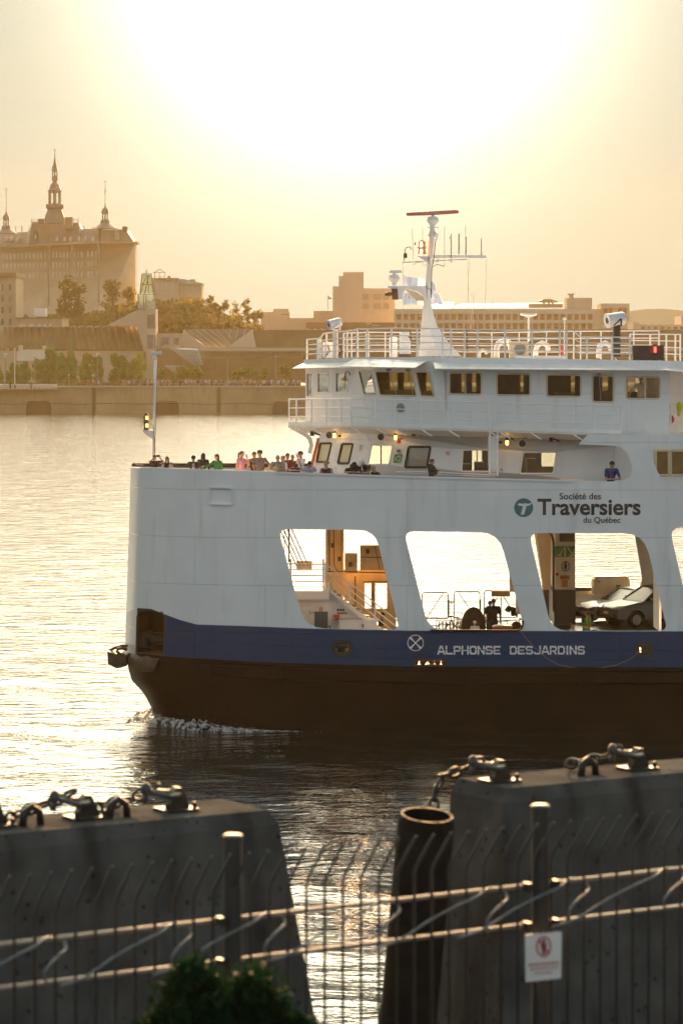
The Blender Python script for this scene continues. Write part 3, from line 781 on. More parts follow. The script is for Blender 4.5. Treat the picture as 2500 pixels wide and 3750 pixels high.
# ---------------------------------------------------------------- passenger cabin
cd_ = lambda px: interp([(1128, 116.6), (1200, 115.4), (1330, 113.8), (1600, 112.7), (1800, 112.4), (2700, 112.4)], px)
def rake_w(x0, x1, y0, y1, sl, r=6):
    """window leaning like the cabin wall: sl pixels from foot to head"""
    return rr([(x0 + sl, y0), (x1 + sl, y0), (x1, y1), (x0, y1)], r)
CW = [rake_w(1158, 1198, 1623, 1692, 16, 5), rake_w(1236, 1276, 1625, 1697, 16, 5), rake_w(1346, 1426, 1628, 1702, 14), rake_w(1482, 1562, 1636, 1711, 14), rake_w(1688, 1790, 1646, 1727, 6), rake_w(1902, 2026, 1655, 1735, 12, 8)]
mb = MB()
outer = [(1176, 1580), (1330, 1575), (2700, 1585), (2700, 1815), (1100, 1815), (1128, 1735)]
mb.sheet(outer, CW + [rr([(2400, 1650), (2448, 1650), (2448, 1740), (2400, 1740)], 6), rr([(2455, 1650), (2540, 1650), (2540, 1740), (2455, 1740)], 6)], lambda u, v, k: P(u, v, cd_(u) + .12 * k), True)
CABIN = part('cabin_wall', mb, M_WHITE, smooth=20)
mb = MB(); mb.quad(P(1176, 1575, 116), P(1128, 1735, 116.6), P(1105, 1815, 116.6), P(1150, 1815, 124), P(1172, 1735, 124), P(1200, 1575, 124)); part('cabin_front', mb, M_WHITE, CABIN)
mb = MB(); poly(mb, [(1160, 1604), (1170, 1604), (1142, 1724), (1130, 1724)], 115.9, .1); part('cabin_door_edge', mb, M_ORANGE, CABIN)
for i, wv in enumerate(CW):
    mb = MB(); mb.tube([P(x, y, cd_(x) - .005) for x, y in wv], .045, 5, closed=True)
    wf = part('window', mb, M_TRIM if i not in (0, 1, 3) else M_DARK)
    mb = MB(); mb.sheet(wv, [], lambda u, v, k: P(u, v, cd_(u) + .06)); part('pane', mb, mat('backlit_pale_pane', (.62, .60, .42), .3, var=.03) if i < 2 else (mat('grey_backed_pane', (.30, .30, .27), .06, spec=.8) if i == 3 else G_CLEAR), wf)  # first two panes: light from behind put into a pale colour
for x0, x1 in ((2400, 2448), (2455, 2540)):
    mb = MB(); wv = rr([(x0, 1650), (x1, 1650), (x1, 1740), (x0, 1740)], 6)
    mb.tube([P(x, y, cd_(x) - .02) for x, y in wv], .05, 5, closed=True); wf = part('window', mb, M_CREAM)
    mb = MB(); mb.sheet(wv, [], lambda u, v, k: P(u, v, 112.46)); part('pane', mb, G_DARK, wf)
# far wall of the cabin: sees daylight only through its own windows
HW = [rr([(1352, 1610), (1392, 1610), (1392, 1700), (1352, 1700)], 5), rr([(1397, 1610), (1450, 1610), (1450, 1700), (1397, 1700)], 5), [(1728, 1636), (1744, 1636), (1744, 1735), (1728, 1735)], [(1748, 1636), (1764, 1636), (1764, 1735), (1748, 1735)], rr([(1982, 1640), (2060, 1640), (2060, 1708), (1982, 1708)], 5)]
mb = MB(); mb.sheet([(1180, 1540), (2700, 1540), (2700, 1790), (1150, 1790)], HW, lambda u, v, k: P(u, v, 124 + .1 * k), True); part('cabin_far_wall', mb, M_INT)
mb = MB()
for x0, h in ((1740, 46), (1930, 60), (1690, 40)): bp(mb, x0, 1740 - h, x0 + 34, 1760, 117, 1.2)
part('cabin_seats', mb, M_INT)
# trim, notices and lockers on the cabin wall
mb = MB(); bp(mb, 1454, 1604, 1473, 1623, cd_(1460) - .03, .05); part('notice', mb, M_RED, CABIN)
mb = MB(); poly(mb, rr([(1444, 1664), (1473, 1663), (1467, 1695), (1439, 1694)], 1), lambda x: cd_(x) - .05, .06); AS = part('assembly_sign', mb, M_GREEN, CABIN)
text('sign_number', '2', 1455, 1668, 1468, 1691, lambda x: cd_(x) - .05, mat('pale_sign_paint', (0, 0, 0)), AS, .02)
mb = MB(); poly(mb, [(1443, 1690), (1447, 1680), (1444, 1670), (1449, 1676), (1455, 1669), (1452, 1680), (1456, 1691), (1450, 1684)], lambda x: cd_(x) - .06, .02); part('sign_figure', mb, mat('pale_sign_paint', (0, 0, 0)), AS)
mb = MB(); bp(mb, 1452, 1646, 1466, 1657, cd_(1460) - .12, .15); part('switch_box', mb, M_GREY, CABIN)
mb = MB(); poly(mb, [(1308, 1629), (1318, 1628), (1315, 1650), (1306, 1650)], lambda x: cd_(x) - .04, .05); part('notice', mb, M_TRIM, CABIN)
for x0, y0, x1, y1 in ((1628, 1646, 1650, 1668), (1829, 1710, 1843, 1725)):
    mb = MB(); bp(mb, x0, y0, x1, y1, cd_(x0) - .05, .06); NS = part('no_smoking_sign', mb, M_TRIM, CABIN)
    mb = MB(); cx, cy, r_ = (x0 + x1) / 2, y0 + (y1 - y0) * .6, (y1 - y0) * .3
    dd = cd_(x0) - .07
    mb.sheet(ring(cx, cy, r_, r_, 14), [ring(cx, cy, r_ * .7, r_ * .7, 14)], lambda u, v, k: P(u, v, dd + .02 * k), True)
    poly(mb, [(cx - r_ * .6, cy - r_ * .45), (cx - r_ * .45, cy - r_ * .6), (cx + r_ * .6, cy + r_ * .45), (cx + r_ * .45, cy + r_ * .6)], dd - .004, .01)
    part('sign_ring', mb, M_RED, NS)
mb = MB(); tp(mb, [(1447, 1727), (1600, 1729), (1815, 1741)], 111.6, 2.2); tp(mb, [(1450, 1731), (1815, 1747)], 111.7, 1.6); part('grab_rail', mb, M_TRIM)
mb = MB(); bp(mb, 1146, 1711, 1230, 1760, 113.6, .5); part('deck_locker', mb, M_TRIM)
# sloping plating under the balcony, rolled into the arch on the right
bald = [(1057, 117), (1140, 115.2), (1285, 112.2), (1450, 111.4), (1800, 110.9), (2273, 110.6)]
bd = lambda px: interp(bald, px)
BFL = [(1057, 1553), (1285, 1552), (1446, 1559), (1800, 1568), (2273, 1583)]
bf = lambda px: interp(BFL, px)
XS = (1057, 1100, 1140, 1200, 1285, 1380, 1450, 1543, 1643, 1800, 1940, 2100, 2273)
mb = MB(); mb.grid([[P(x, bf(x), bd(x)) for x in XS], [P(x, bf(x) + 13, bd(x)) for x in XS], [P(max(x, 1130), bf(x) + 34, cd_(max(x, 1130)) + .02) for x in XS]])
mb.grid([[P(x, bf(x) - 2, bd(x) + .02) for x in XS], [P(x, bf(x) - 2, bd(x) + 3) for x in XS]])
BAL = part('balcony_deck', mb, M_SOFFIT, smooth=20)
mb = MB(); mb.grid([[P(x, bf(x) - 8, bd(x) - .02) for x in XS], [P(x, bf(x) + 6, bd(x) - .02) for x in XS]])
part('toe_plate', mb, M_TRIM, BAL)
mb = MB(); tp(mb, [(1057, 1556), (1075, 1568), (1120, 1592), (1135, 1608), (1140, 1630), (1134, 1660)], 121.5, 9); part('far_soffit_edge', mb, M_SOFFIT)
BP1 = [1058, 1085, 1140, 1194, 1248, 1285, 1378, 1446, 1543, 1643, 1791]
BP2 = [1828, 1942, 2097, 2174, 2273]
for x in BP1[1:] + BP2[:-1]:
    mb = MB(); poly(mb, [(x - 2, bf(x) + 10), (x + 3, bf(x) + 10), (x + 42, bf(x) + 36), (x + 38, bf(x) + 38), (x + 4, bf(x) + 17)], lambda u, x=x: bd(x) - .03, .06)
    part('bracket', mb, M_TRIM, BAL)
BT = [(1056, 1460), (1280, 1457), (1551, 1465), (1790, 1472), (2273, 1485)]
def railing(name, posts, top, foot, D, fr, rp, rr_, parent=None, m=None):
    """rails at the fractions fr of the height from head to foot, on posts"""
    Df = D if callable(D) else (lambda x: D)
    mb = MB(); n = 12
    for f in fr:
        pts = []
        for a, b in zip(posts, posts[1:]):
            for k in range(3): pts.append(a + (b - a) * k / 3)
        pts.append(posts[-1])
        mb.tube([P(x, interp(top, x) + (interp(foot, x) - interp(top, x)) * f, Df(x)) for x in pts], (rr_ * 1.25 if f == fr[0] else rr_) * 110 / F, 6)
    ra = part(name, mb, m or M_TRIM, parent, smooth=True)
    for x in posts:
        mb = MB(); mb.tube([P(x, interp(top, x), Df(x)), P(x, interp(foot, x), Df(x))], rp * 110 / F, 6); part('rail_post', mb, m or M_TRIM, ra)
    return ra
railing('balcony_railing', BP1, BT, [(a, b + 4) for a, b in BFL], bd, (.02, .35, .68), 3.4, 2.2)
railing('balcony_railing', BP2, BT, [(a, b + 4) for a, b in BFL], bd, (.02, .35, .68), 3.4, 2.2)
mb = MB(); tp(mb, [(1794, 1475), (1792, 1735)], 110.9, 3); tp(mb, [(1823, 1475), (1821, 1742)], 110.9, 3)
for y in range(1580, 1740, 22): tp(mb, [(1792, y), (1822, y + 1)], 110.9, 1.6)
bp(mb, 1788, 1597, 1823, 1706, 111.2, .5); part('side_ladder', mb, M_TRIM)
# lamps, loudspeakers and floodlights under the balcony
for x, y, k in ((1143, 1587, 's'), (1205, 1593, 'f'), (1224, 1591, 'a'), (1242, 1596, 'q'), (1394, 1600, 'f'), (1448, 1598, 'a'), (1515, 1588, 's'), (1856, 1617, 'a'), (1832, 1620, 'q'), (1912, 1624, 'f'), (2017, 1608, 's')):
    D = cd_(x) - .45; mb = MB()
    if k == 'f':
        mb.lathe(P(x, y, D), [(.02, .22), (.09, .14), (.125, 0), (.125, -.05), (.1, -.06)], 12, 'Y'); tp(mb, [(x, y - 10), (x + 6, y - 20), (x + 16, y - 20)], D + .15, 1.4); part('floodlight', mb, M_DARK)
    elif k == 'a':
        mb.lathe(P(x, y + 2, D), [(.03, -.11), (.055, -.08), (.06, 0), (.055, .06)], 10); LM = part('bulkhead_lamp', mb, M_AMBER)
        mb = MB(); mb.lathe(P(x, y - 6, D), [(.065, -.01), (.07, .06), (.04, .11), (.02, .13)], 10); tp(mb, [(x, y - 14), (x + 20, y - 10), (x + 26, y - 4)], D + .2, 3.4); part('lamp_bracket', mb, M_DARK, LM)
    elif k == 's':
        bp(mb, x - 8, y - 10, x + 8, y + 10, D, .2); SP = part('loudspeaker', mb, M_GREY)
        mb = MB(); bp(mb, x - 5, y - 6, x + 5, y + 6, D - .02, .05); mb.tube([P(x + 8, y, D + .1), P(x + 30, y + 6, D + .3)], .035); part('speaker_arm', mb, M_DARK, SP)
    else:
        mb.obox(P(x, y, D), .1, .12, .09, .4); part('camera_box', mb, M_DARK)

# ---------------------------------------------------------------- wheelhouse
wd = lambda px: interp([(1118, 117.6), (1300, 114.6), (1350, 113.6), (1590, 112.5), (1620, 112.1), (2700, 112.1)], px)
WW = [rr([(1122, 1366), (1143, 1365), (1143, 1452), (1122, 1452)], 5), rr([(1162, 1365), (1204, 1365), (1204, 1437), (1162, 1437)], 4), rr([(1229, 1363), (1273, 1363), (1273, 1436), (1229, 1436)], 4),
      rr([(1645, 1364), (1762, 1365), (1762, 1444), (1645, 1443)], 9), rr([(1819, 1368), (1940, 1369), (1940, 1447), (1819, 1446)], 9), rr([(2002, 1372), (2126, 1373), (2126, 1452), (2002, 1451)], 9), rr([(2169, 1375), (2245, 1376), (2245, 1472), (2169, 1471)], 9), rr([(2293, 1381), (2415, 1381), (2415, 1460), (2293, 1459)], 9)]
mb = MB(); mb.sheet([(1118, 1318), (1296, 1316), (1620, 1316), (2441, 1330), (2441, 1600), (1620, 1572), (1350, 1560), (1118, 1560)], WW + [[(1306, 1352), (1588, 1352), (1606, 1470), (1340, 1470)]], lambda u, v, k: P(u, v, wd(u) + .1 * k), True)
WH = part('wheelhouse_wall', mb, M_WHITE, smooth=20)
mb = MB(); mb.box(PX(2441, 112.1), PX(2441, 112.1) + .1, 112.1, 124, PZ(1600, 112), PZ(1330, 112)); mb.box(PX(2436, 118), PX(2700, 118), 118, 118.1, PZ(1600, 112), PZ(1330, 112)); part('wheelhouse_end', mb, M_WHITE, WH)
for i, wv in enumerate(WW):
    mb = MB(); mb.tube([P(x, y, wd(x) - .01) for x, y in wv], .035, 5, closed=True)
    if i == 3: tp(mb, [(1704, 1365), (1704, 1444)], wd(1704) + .02, 2)
    if i == 7: tp(mb, [(2361, 1381), (2361, 1460)], wd(2361) + .02, 3.5)
    wf = part('window', mb, M_CREAM if i > 2 else M_TRIM)
    mb = MB(); mb.sheet(wv, [], lambda u, v, k: P(u, v, wd(u) + .05)); part('pane', mb, G_CLEAR if i == 7 or i < 3 else G_DARK, wf)
# leaning bay with the big front windows
byd = lambda u, v: wd(u) - .05 - (1560 - v) / 210 * .55
BW = [rr([(1312, 1358), (1358, 1358), (1376, 1445), (1332, 1444)], 5), rr([(1372, 1359), (1508, 1361), (1525, 1450), (1391, 1447)], 6), rr([(1521, 1361), (1570, 1361), (1588, 1451), (1541, 1450)], 5)]
mb = MB(); mb.sheet([(1299, 1342), (1572, 1320), (1592, 1450), (1608, 1558), (1352, 1552), (1330, 1470)], BW, lambda u, v, k: P(u, v, byd(u, v) + .12 * k), True)
BAY = part('wheelhouse_bay', mb, M_WHITE)
mb = MB(); mb.quad(P(1572, 1320, byd(1572, 1320)), P(1608, 1558, byd(1608, 1558)), P(1632, 1558, 112.1), P(1625, 1316, 112.1)); part('bay_cheek', mb, M_WHITE, BAY); mb = MB(); mb.quad(P(1299, 1342, byd(1299, 1342)), P(1352, 1552, byd(1352, 1552)), P(1352, 1552, 113.7), P(1302, 1342, 114.6)); part('bay_cheek', mb, M_WHITE, BAY)
for wv in BW:
    mb = MB(); mb.tube([P(x, y, byd(x, y) - .01) for x, y in wv], .03, 5, closed=True); wf = part('window', mb, M_CREAM, BAY)
    mb = MB(); mb.sheet(wv, [], lambda u, v, k: P(u, v, byd(u, v) + .05)); part('pane', mb, G_DARK, wf)
for a, b in (((1422, 1358), (1450, 1444)), ((1492, 1358), (1512, 1446)), ((2192, 1372), (2200, 1470))):
    mb = MB(); dd = byd(a[0], 1400) - .06 if a[0] < 1600 else 112
    tp(mb, [a, b], [byd(*a) - .06, byd(*b) - .06] if a[0] < 1600 else dd, 1.6); bp(mb, a[0] - 8, a[1] - 8, a[0] + 8, a[1], (byd(*a) if a[0] < 1600 else 112) - .1, .1); part('window_wiper', mb, M_GREY)
mb = MB(); bp(mb, 2150, 1354, 2240, 1366, 111.8, .25); part('wiper_housing', mb, M_TRIM)
mb = MB(); mb.lathe(P(1467, 1493, byd(1467, 1493) - .02), [(.17, .06), (.17, -.05), (.13, -.07), (.09, -.07)], 20, 'Y'); part('round_crest', mb, M_GREY)
# brass bell on its hook
mb = MB(); mb.lathe(P(1263, 1394, 114.6), [(.11, -.0), (.1, .03), (.07, .09), (.055, .16), (.03, .2)], 12); BE = part('bell', mb, mat('brass', (.25, .12, .03), .35, .8))
mb = MB(); tp(mb, [(1263, 1375), (1264, 1364), (1272, 1360), (1280, 1366), (1281, 1374)], 114.6, 2); tp(mb, [(1262, 1394), (1261, 1432)], 114.6, 1.1); part('bell_hook', mb, M_DARK, BE)
# inside of the wheelhouse
mb = MB()
fw = [rr([(x0, 1352), (x1, 1352), (x1, 1434), (x0, 1434)], 3) for x0, x1 in ((1128, 1176), (1192, 1222), (1238, 1282), (1330, 1352), (1425, 1455), (1478, 1522), (1560, 1600), (1690, 1700), (1728, 1742), (1905, 1916), (2090, 2104), (2205, 2225), (2298, 2352), (2372, 2420))]
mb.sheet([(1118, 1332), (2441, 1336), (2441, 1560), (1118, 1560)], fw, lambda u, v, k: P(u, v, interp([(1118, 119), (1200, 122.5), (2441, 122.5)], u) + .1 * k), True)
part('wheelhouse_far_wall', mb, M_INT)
mb = MB(); mb.box(PX(1350, 115), PX(2440, 112.3), 114.9, 122.4, PZ(1562, 113), PZ(1556, 113)); part('wheelhouse_floor', mb, M_INT)
mb = MB()
bp(mb, 1405, 1428, 1520, 1470, 114.6, .8); bp(mb, 1395, 1398, 1428, 1470, 115.5, .5); bp(mb, 2030, 1438, 2110, 1470, 115, .8); bp(mb, 1480, 1425, 1508, 1440, 114.4, .3); bp(mb, 1545, 1430, 1580, 1470, 114, .6); bp(mb, 1165, 1412, 1204, 1470, 118.5, .4)
poly(mb, [(2205, 1432), (2235, 1426), (2240, 1462), (2216, 1470)], 113, .2)
part('control_desk', mb, M_INT)
# roof, visors
mb = MB()
rt = [(1112, 1317), (1296, 1308), (1580, 1307), (2000, 1313), (2441, 1321), (2700, 1325)]
rdp = lambda px: interp([(1112, 117.2), (1296, 114.2), (1580, 112.0), (1640, 111.6), (2700, 111.6)], px)
X2 = (1112, 1200, 1296, 1440, 1580, 1640, 2000, 2441, 2700)
mb.grid([[P(x, interp(rt, x), 124) for x in X2], [P(x, interp(rt, x), rdp(x)) for x in X2], [P(x, interp(rt, x) + 28, rdp(x)) for x in X2], [P(x, interp(rt, x) + 28, 124) for x in X2]])
ROOF = part('wheelhouse_roof', mb, M_WHITE)
M_VIS = mat('visor_paint', (.8, .8, .8), .3, var=.1, vs=3)
for q in ([(1069, 1348, 117.0), (1113, 1327, 117.3), (1264, 1324, 114.8), (1299, 1343, 113.8)], [(1244, 1340, 113.6), (1295, 1315, 113.9), (1567, 1317, 112.2), (1521, 1345, 111.2)], [(1592, 1349, 111.0), (1586, 1326, 111.7), (2441, 1338, 111.7), (2441, 1354, 111.0)], [(2441, 1354, 111.0), (2441, 1336, 111.7), (2560, 1362, 111.7), (2560, 1366, 111.0)]):
    mb = MB(); tpv = [P(*p) for p in q]; mb.hexa([p + Vector((0, 0, -.03)) for p in tpv], tpv); part('visor', mb, M_VIS, ROOF)
# ---------------------------------------------------------------- top deck
RT = [(1121, 1242), (1172, 1239), (1178, 1221), (1240, 1213), (1300, 1208), (1306, 1203), (1450, 1200), (1880, 1207), (2100, 1209), (2121, 1232), (2310, 1234)]
rft = [(a, b - 1) for a, b in rt]
railing('top_railing', [1123, 1162, 1195, 1233, 1270, 1307, 1345, 1433, 1527, 1621, 1651, 1700, 1748, 1849, 1947, 2049, 2074, 2148, 2240, 2306], RT, rft, lambda x: rdp(x) + .15, (.01, .27, .5, .74), 3.6, 2.2)
railing('top_railing', [1258, 1287, 1310, 1345, 1410, 1500, 1600, 1700, 1800, 1900, 2000, 2100, 2125, 2200, 2255, 2320, 2412], [(1258, 1219), (1345, 1215), (1800, 1216), (2125, 1211), (2412, 1209)], [(1258, 1310), (2412, 1318)], 123.5, (.01, .26, .5, .74), 2.8, 2.2)
railing('top_railing', [2306, 2380, 2412, 2439, 2472, 2490], [(2306, 1222), (2490, 1223)], [(2306, 1318), (2490, 1325)], 116.5, (.01, .25, .48, .72), 3.4, 2.2)
for x in (1170, 1345):
    mb = MB(); bp(mb, x - 8, 1222 if x > 1200 else 1240, x + 8, 1312, rdp(x) + .25, .12); part('railing_panel', mb, M_TRIM)
# searchlights
def searchlight(x, y, D, s, yaw, tilt, foot, w0, ms):
    o = MB(); c = P(x, y, D)
    M = Matrix.Translation(c) @ Matrix.Rotation(yaw, 4, 'Z') @ Matrix.Rotation(tilt, 4, 'Y')
    t = MB(); t.lathe((0, 0, 0), [(.6 * s, -1.0 * s), (.66 * s, -1.02 * s), (.66 * s, -.9 * s), (.6 * s, -.86 * s), (.6 * s, .55 * s), (.5 * s, .75 * s), (.2 * s, .82 * s)], 16, 'X')
    o.v = [tuple(M @ Vector(v)) for v in t.v]; o.f, o.m = t.f, t.m
    a = part('searchlight', o, mat('pale_blue_enamel', (.6, .63, .7), .3, stain=(.3, .22, .15)), smooth=40)
    o = MB(); t = MB(); t.lathe((0, 0, 0), [(.58 * s, -.99 * s), (.3 * s, -1.0 * s), (.05 * s, -1.0 * s)], 16, 'X'); o.v = [tuple(M @ Vector(v)) for v in t.v]; o.f, o.m = t.f, t.m
    part('lamp_glass', o, mat('dark_reflector', (.05, .03, .015), .1, .7), a)
    o = MB(); bp(o, x - w0, y + 22, x + w0, foot, D - .1, w0 * .022); tp(o, [(x - 12, y + 24), (x + 16, y - 2)], D - s * .6, 2.6); tp(o, [(x + 16, y), (x + 16, y + 26)], D - .25, 3); part('lamp_stand', o, ms, a)
    return a
searchlight(1228, 1183, 115.6, .30, R(28), R(-14), 1309, 10, M_TRIM)
searchlight(2258, 1168, 113.2, .42, R(22), R(-9), 1306, 13, M_DARK)
for x0, x1, y0, y1, D in ((1462, 1500, 1215, 1308, 116), (1425, 1455, 1232, 1308, 119), (1180, 1232, 1252, 1310, 116.4)):
    mb = MB(); poly(mb, rr([(x0, y0), (x1, y0), (x1, y1), (x0, y1)], 9), D, .4); VT = part('vent_housing', mb, M_WHITE)
    if x0 == 1462:
        mb = MB(); mb.lathe(P(x1 + 2, y0 + 20, D + .1), [(.02, -.12), (.13, 0), (.13, .05), (.02, .22)], 10); bp(mb, x0 - 2, y1 - 12, x1 + 4, y1, D - .05, .5); part('vent_horn', mb, mat('brown_horn', (.12, .06, .02), .4), VT)
mb = MB(); bp(mb, 1866, 1249, 1935, 1310, 115, .6); AC = part('air_conditioner', mb, M_CREAM)
mb = MB(); mb.lathe(P(1903, 1277, 115), [(.22, 0), (.22, -.03), (.19, -.04)], 18, 'Y'); part('fan_grille', mb, M_GREY, AC)
for x, s in ((1985, 1.0), (1845, 1.15), (2215, 1.0), (1768, .55)):
    mb = MB(); y = 1312; mb.tube([P(x - 24 * s, y, 116), P(x - 24 * s, y - 30 * s, 116), P(x - 18 * s, y - 48 * s, 116), P(x, y - 57 * s, 116), P(x + 18 * s, y - 48 * s, 116), P(x + 23 * s, y - 28 * s, 116)], .10 * s, 10); part('gooseneck_vent', mb, M_WHITE, smooth=True)
mb = MB(); bp(mb, 1887, 1302, 2077, 1316, 114.5, .6); part('deck_trunk', mb, M_WHITE)
mb = MB(); bp(mb, 2316, 1264, 2430, 1319, 111.9, .3); part('dark_board', mb, M_DARK)
BB = MB(); tp(BB, [(2398, 1270), (2398, 1290)], 111.8, 4); part('red_side_light', BB, mat('lit_red_lamp', (.8, .02, .02), .3, emit=(1, .03, .02), es=1.6))
mb = MB(); bp(mb, 2390, 1261, 2407, 1268, 111.7, .2); bp(mb, 2391, 1291, 2406, 1294, 111.7, .2); part('lamp_cage', mb, M_DARK)
mb = MB(); tp(mb, [(2057, 1262), (2057, 1298)], 113, 5); part('red_beacon', mb, M_RED)
mb = MB(); mb.lathe(P(1935, 1150, 116), [(.05, -.09), (.3, -.05), (.33, 0), (.3, .03)], 16); tp(mb, [(1935, 1160), (1935, 1250)], 116, 4.5); tp(mb, [(1926, 1160), (1944, 1160)], 116, 3); part('satellite_antenna', mb, M_TRIM)
mb = MB(); mb.lathe(P(2067, 1166, 116), [(.02, -.06), (.07, -.04), (.075, .01), (.04, .05)], 12); tp(mb, [(2067, 1170), (2065, 1230), (2066, 1300)], 116, 2); part('satellite_antenna', mb, M_TRIM)
for a, b in (((1190, 1305), (1200, 1262)), ((1236, 1305), (1246, 1268)), ((2245, 1303), (2250, 1290)), ((1705, 1205), (1704, 1262))):
    mb = MB(); tp(mb, [a, ((a[0] + b[0]) / 2 + 8, (a[1] + b[1]) / 2), b, (b[0] + 9, b[1] + 26), (a[0] + 3, a[1] - 4)], 115, 1.4); part('coiled_cable', mb, M_DARK)
# ---------------------------------------------------------------- mast
MD = 116.0
def mq(x, y): return (1380 + x / 3.136, 740 + y / 3.136)
mb = MB()
L_ = [(478, 1770, 0), (500, 1480, 0), (520, 1290, 0), (548, 1000, 0), (575, 700, 0), (602, 388, 0)]
R_ = [(968, 1770, 0), (820, 1610, 0), (752, 1500, 0), (690, 1420, 0), (650, 1290, 0), (622, 1180, 0), (616, 1000, 0), (632, 700, 0), (660, 388, 0)]
def edge(tab, y):
    t = sorted((b, a) for a, b, _ in tab); return interp(t, y)
rows = []
for y in (1770, 1700, 1610, 1500, 1420, 1290, 1180, 1000, 700, 388):
    l, r = mq(edge(L_, y), y), mq(edge(R_, y), y); wd_ = interp([(388, .28), (1180, .5), (1770, 1.2)], y)
    rows.append([P(l[0], l[1], MD), P((l[0] + r[0]) / 2, l[1], MD - wd_ / 2), P(r[0], r[1], MD), P((l[0] + r[0]) / 2, l[1], MD + wd_ / 2), P(l[0], l[1], MD)])
mb.grid(rows); mb.quad(*rows[-1][:4])
MAST = part('mast', mb, M_WHITE, smooth=35)
mb = MB()
q = [(125, 960), (560, 960), (575, 1130), (560, 1130), (530, 1075), (470, 1030), (400, 1005), (318, 1000), (290, 1120), (250, 1112), (235, 992), (125, 990)]
poly(mb, [mq(*p) for p in q], MD - .25, .5); part('mast_arm', mb, M_WHITE, MAST)
mb = MB(); poly(mb, [mq(*p) for p in ((320, 1003), (395, 1010), (470, 1040), (530, 1085), (560, 1132), (450, 1132), (400, 1070))], MD + .05, .2); part('arm_web', mb, M_CREAM, MAST)
mb = MB(); poly(mb, [mq(*p) for p in ((165, 992), (235, 992), (245, 1118), (176, 1118))], MD - .35, .3); mb.lathe(P(*mq(128, 1055), MD - .3), [(.03, -.1), (.12, -.06), (.12, .06), (.03, .1)], 10); tp(mb, [mq(140, 1055), mq(200, 1050)], MD - .3, 5); part('mast_floodlight', mb, mat('brown_horn', (0, 0, 0)), MAST)
def radome(x, y, s, D=MD):
    mb = MB(); c = P(*mq(x, y), D)
    mb.lathe(c, [(.14 * s, -.36 * s), (.12 * s, -.2 * s), (.2 * s, -.18 * s), (.33 * s, .0), (.35 * s, .03 * s), (.28 * s, .2 * s), (.2 * s, .24 * s), (.07 * s, .26 * s), (.07 * s, .32 * s)], 12)
    return mb
RD = part('radar', radome(641, 215, .74), M_TRIM, MAST, 40)
mb = MB(); q = [mq(*p) for p in ((335, 120), (890, 88), (938, 92), (935, 125), (735, 140), (550, 150), (345, 155))]; poly(mb, q, MD - .12, .24)
SCN = part('radar_scanner', mb, mat('salmon_scanner', (.55, .2, .13), .4), MAST)
text('scanner_lettering', 'FURUNO', *mq(512, 114), *mq(712, 136), MD - .125, mat('pale_lettering', (.75, .5, .42), .5), SCN, .02)
part('radar', radome(200, 880, .72), M_TRIM, MAST, 40)
mb = MB(); poly(mb, rr([mq(*p) for p in ((140, 800), (150, 782), (280, 778), (288, 800), (280, 812), (140, 818))], 3), MD - .12, .24); part('radar_scanner', mb, M_TRIM, MAST)
mb = MB(); c = P(*mq(635, 388), MD)
mb.lathe(c, [(.16, -.02), (.165, .1), (.13, .12), (.09, .3), (.11, .42), (.13, .46)], 12); bp(mb, *mq(585, 285), *mq(705, 291), MD - .2, .4); part('mast_head', mb, M_TRIM, MAST)
mb = MB(); poly(mb, [mq(*p) for p in ((640, 607), (1245, 607), (1255, 625), (1250, 640), (650, 642))], MD - .1, .2); poly(mb, [mq(*p) for p in ((455, 618), (590, 620), (580, 690), (540, 665))], MD - .15, .3); YA = part('yard', mb, M_TRIM, MAST)
mb = MB(); tp(mb, [mq(290, 692), mq(520, 678), mq(640, 672), mq(1040, 655)], MD - .2, 2.6); poly(mb, [mq(*p) for p in ((650, 690), (720, 620), (700, 690))], MD, .1); part('yard', mb, M_TRIM, MAST)
mb = MB(); c = mq(515, 0)[0]
mb.lathe(P(*mq(515, 515), MD - .15), [(.17, -.28), (.15, -.24), (.135, -.04), (.17, -.02), (.17, .02), (.135, .04), (.135, .2), (.17, .22), (.08, .27)], 10); NL = part('masthead_lamp', mb, mat('orange_lamp_case', (.55, .25, .08), .4), MAST)
for yy in (487, 565):
    mb = MB(); bp(mb, *mq(493, yy - 22), *mq(520, yy + 22), MD - .32, .1); part('lamp_lens', mb, mat('lamp_lens', (.9, .8, .6), .1, emit=(1, .9, .7), es=1.5), NL)
for x, y0, y1, r_ in ((405, 302, 715, 1), (523, 290, 430, .8), (775, 280, 735, 1), (850, 365, 690, 1.6), (940, 360, 600, 2), (1017, 265, 400, 1), (1020, 385, 605, 2), (1198, 415, 610, 1.4), (1062, 580, 640, .7)):
    mb = MB(); tp(mb, [mq(x, y0), mq(x + (14 if x == 405 else 0), y1)], MD - .1, r_); AN = part('antenna', mb, M_DARK if r_ > 1.2 else M_CREAM, MAST)
    if r_ > 1.2:
        mb = MB(); bp(mb, *mq(x - 12, y1 - 60 if x < 1000 else y1 - 25), *mq(x + 12, y1), MD - .15, .12)
        if x == 850: mb.lathe(P(*mq(843, 408), MD - .1), [(.02, -.05), (.07, -.02), (.06, .03), (.02, .06)], 10)
        if x == 1020: mb.lathe(P(*mq(1020, 390), MD - .1), [(.02, -.03), (.08, 0), (.02, .02)], 8)
        part('antenna_base', mb, M_TRIM, AN)
mb = MB(); tp(mb, [mq(*p) for p in ((320, 590), (320, 540), (340, 518), (385, 512), (390, 545))], MD - .1, 1.6); bp(mb, *mq(305, 585), *mq(345, 640), MD - .15, .12); tp(mb, [mq(312, 640), mq(312, 690)], MD - .1, 1.4); poly(mb, [mq(*p) for p in ((428, 485), (440, 448), (448, 490))], MD - .1, .05); part('wind_sensor', mb, mat('brown_horn', (0, 0, 0)), MAST)
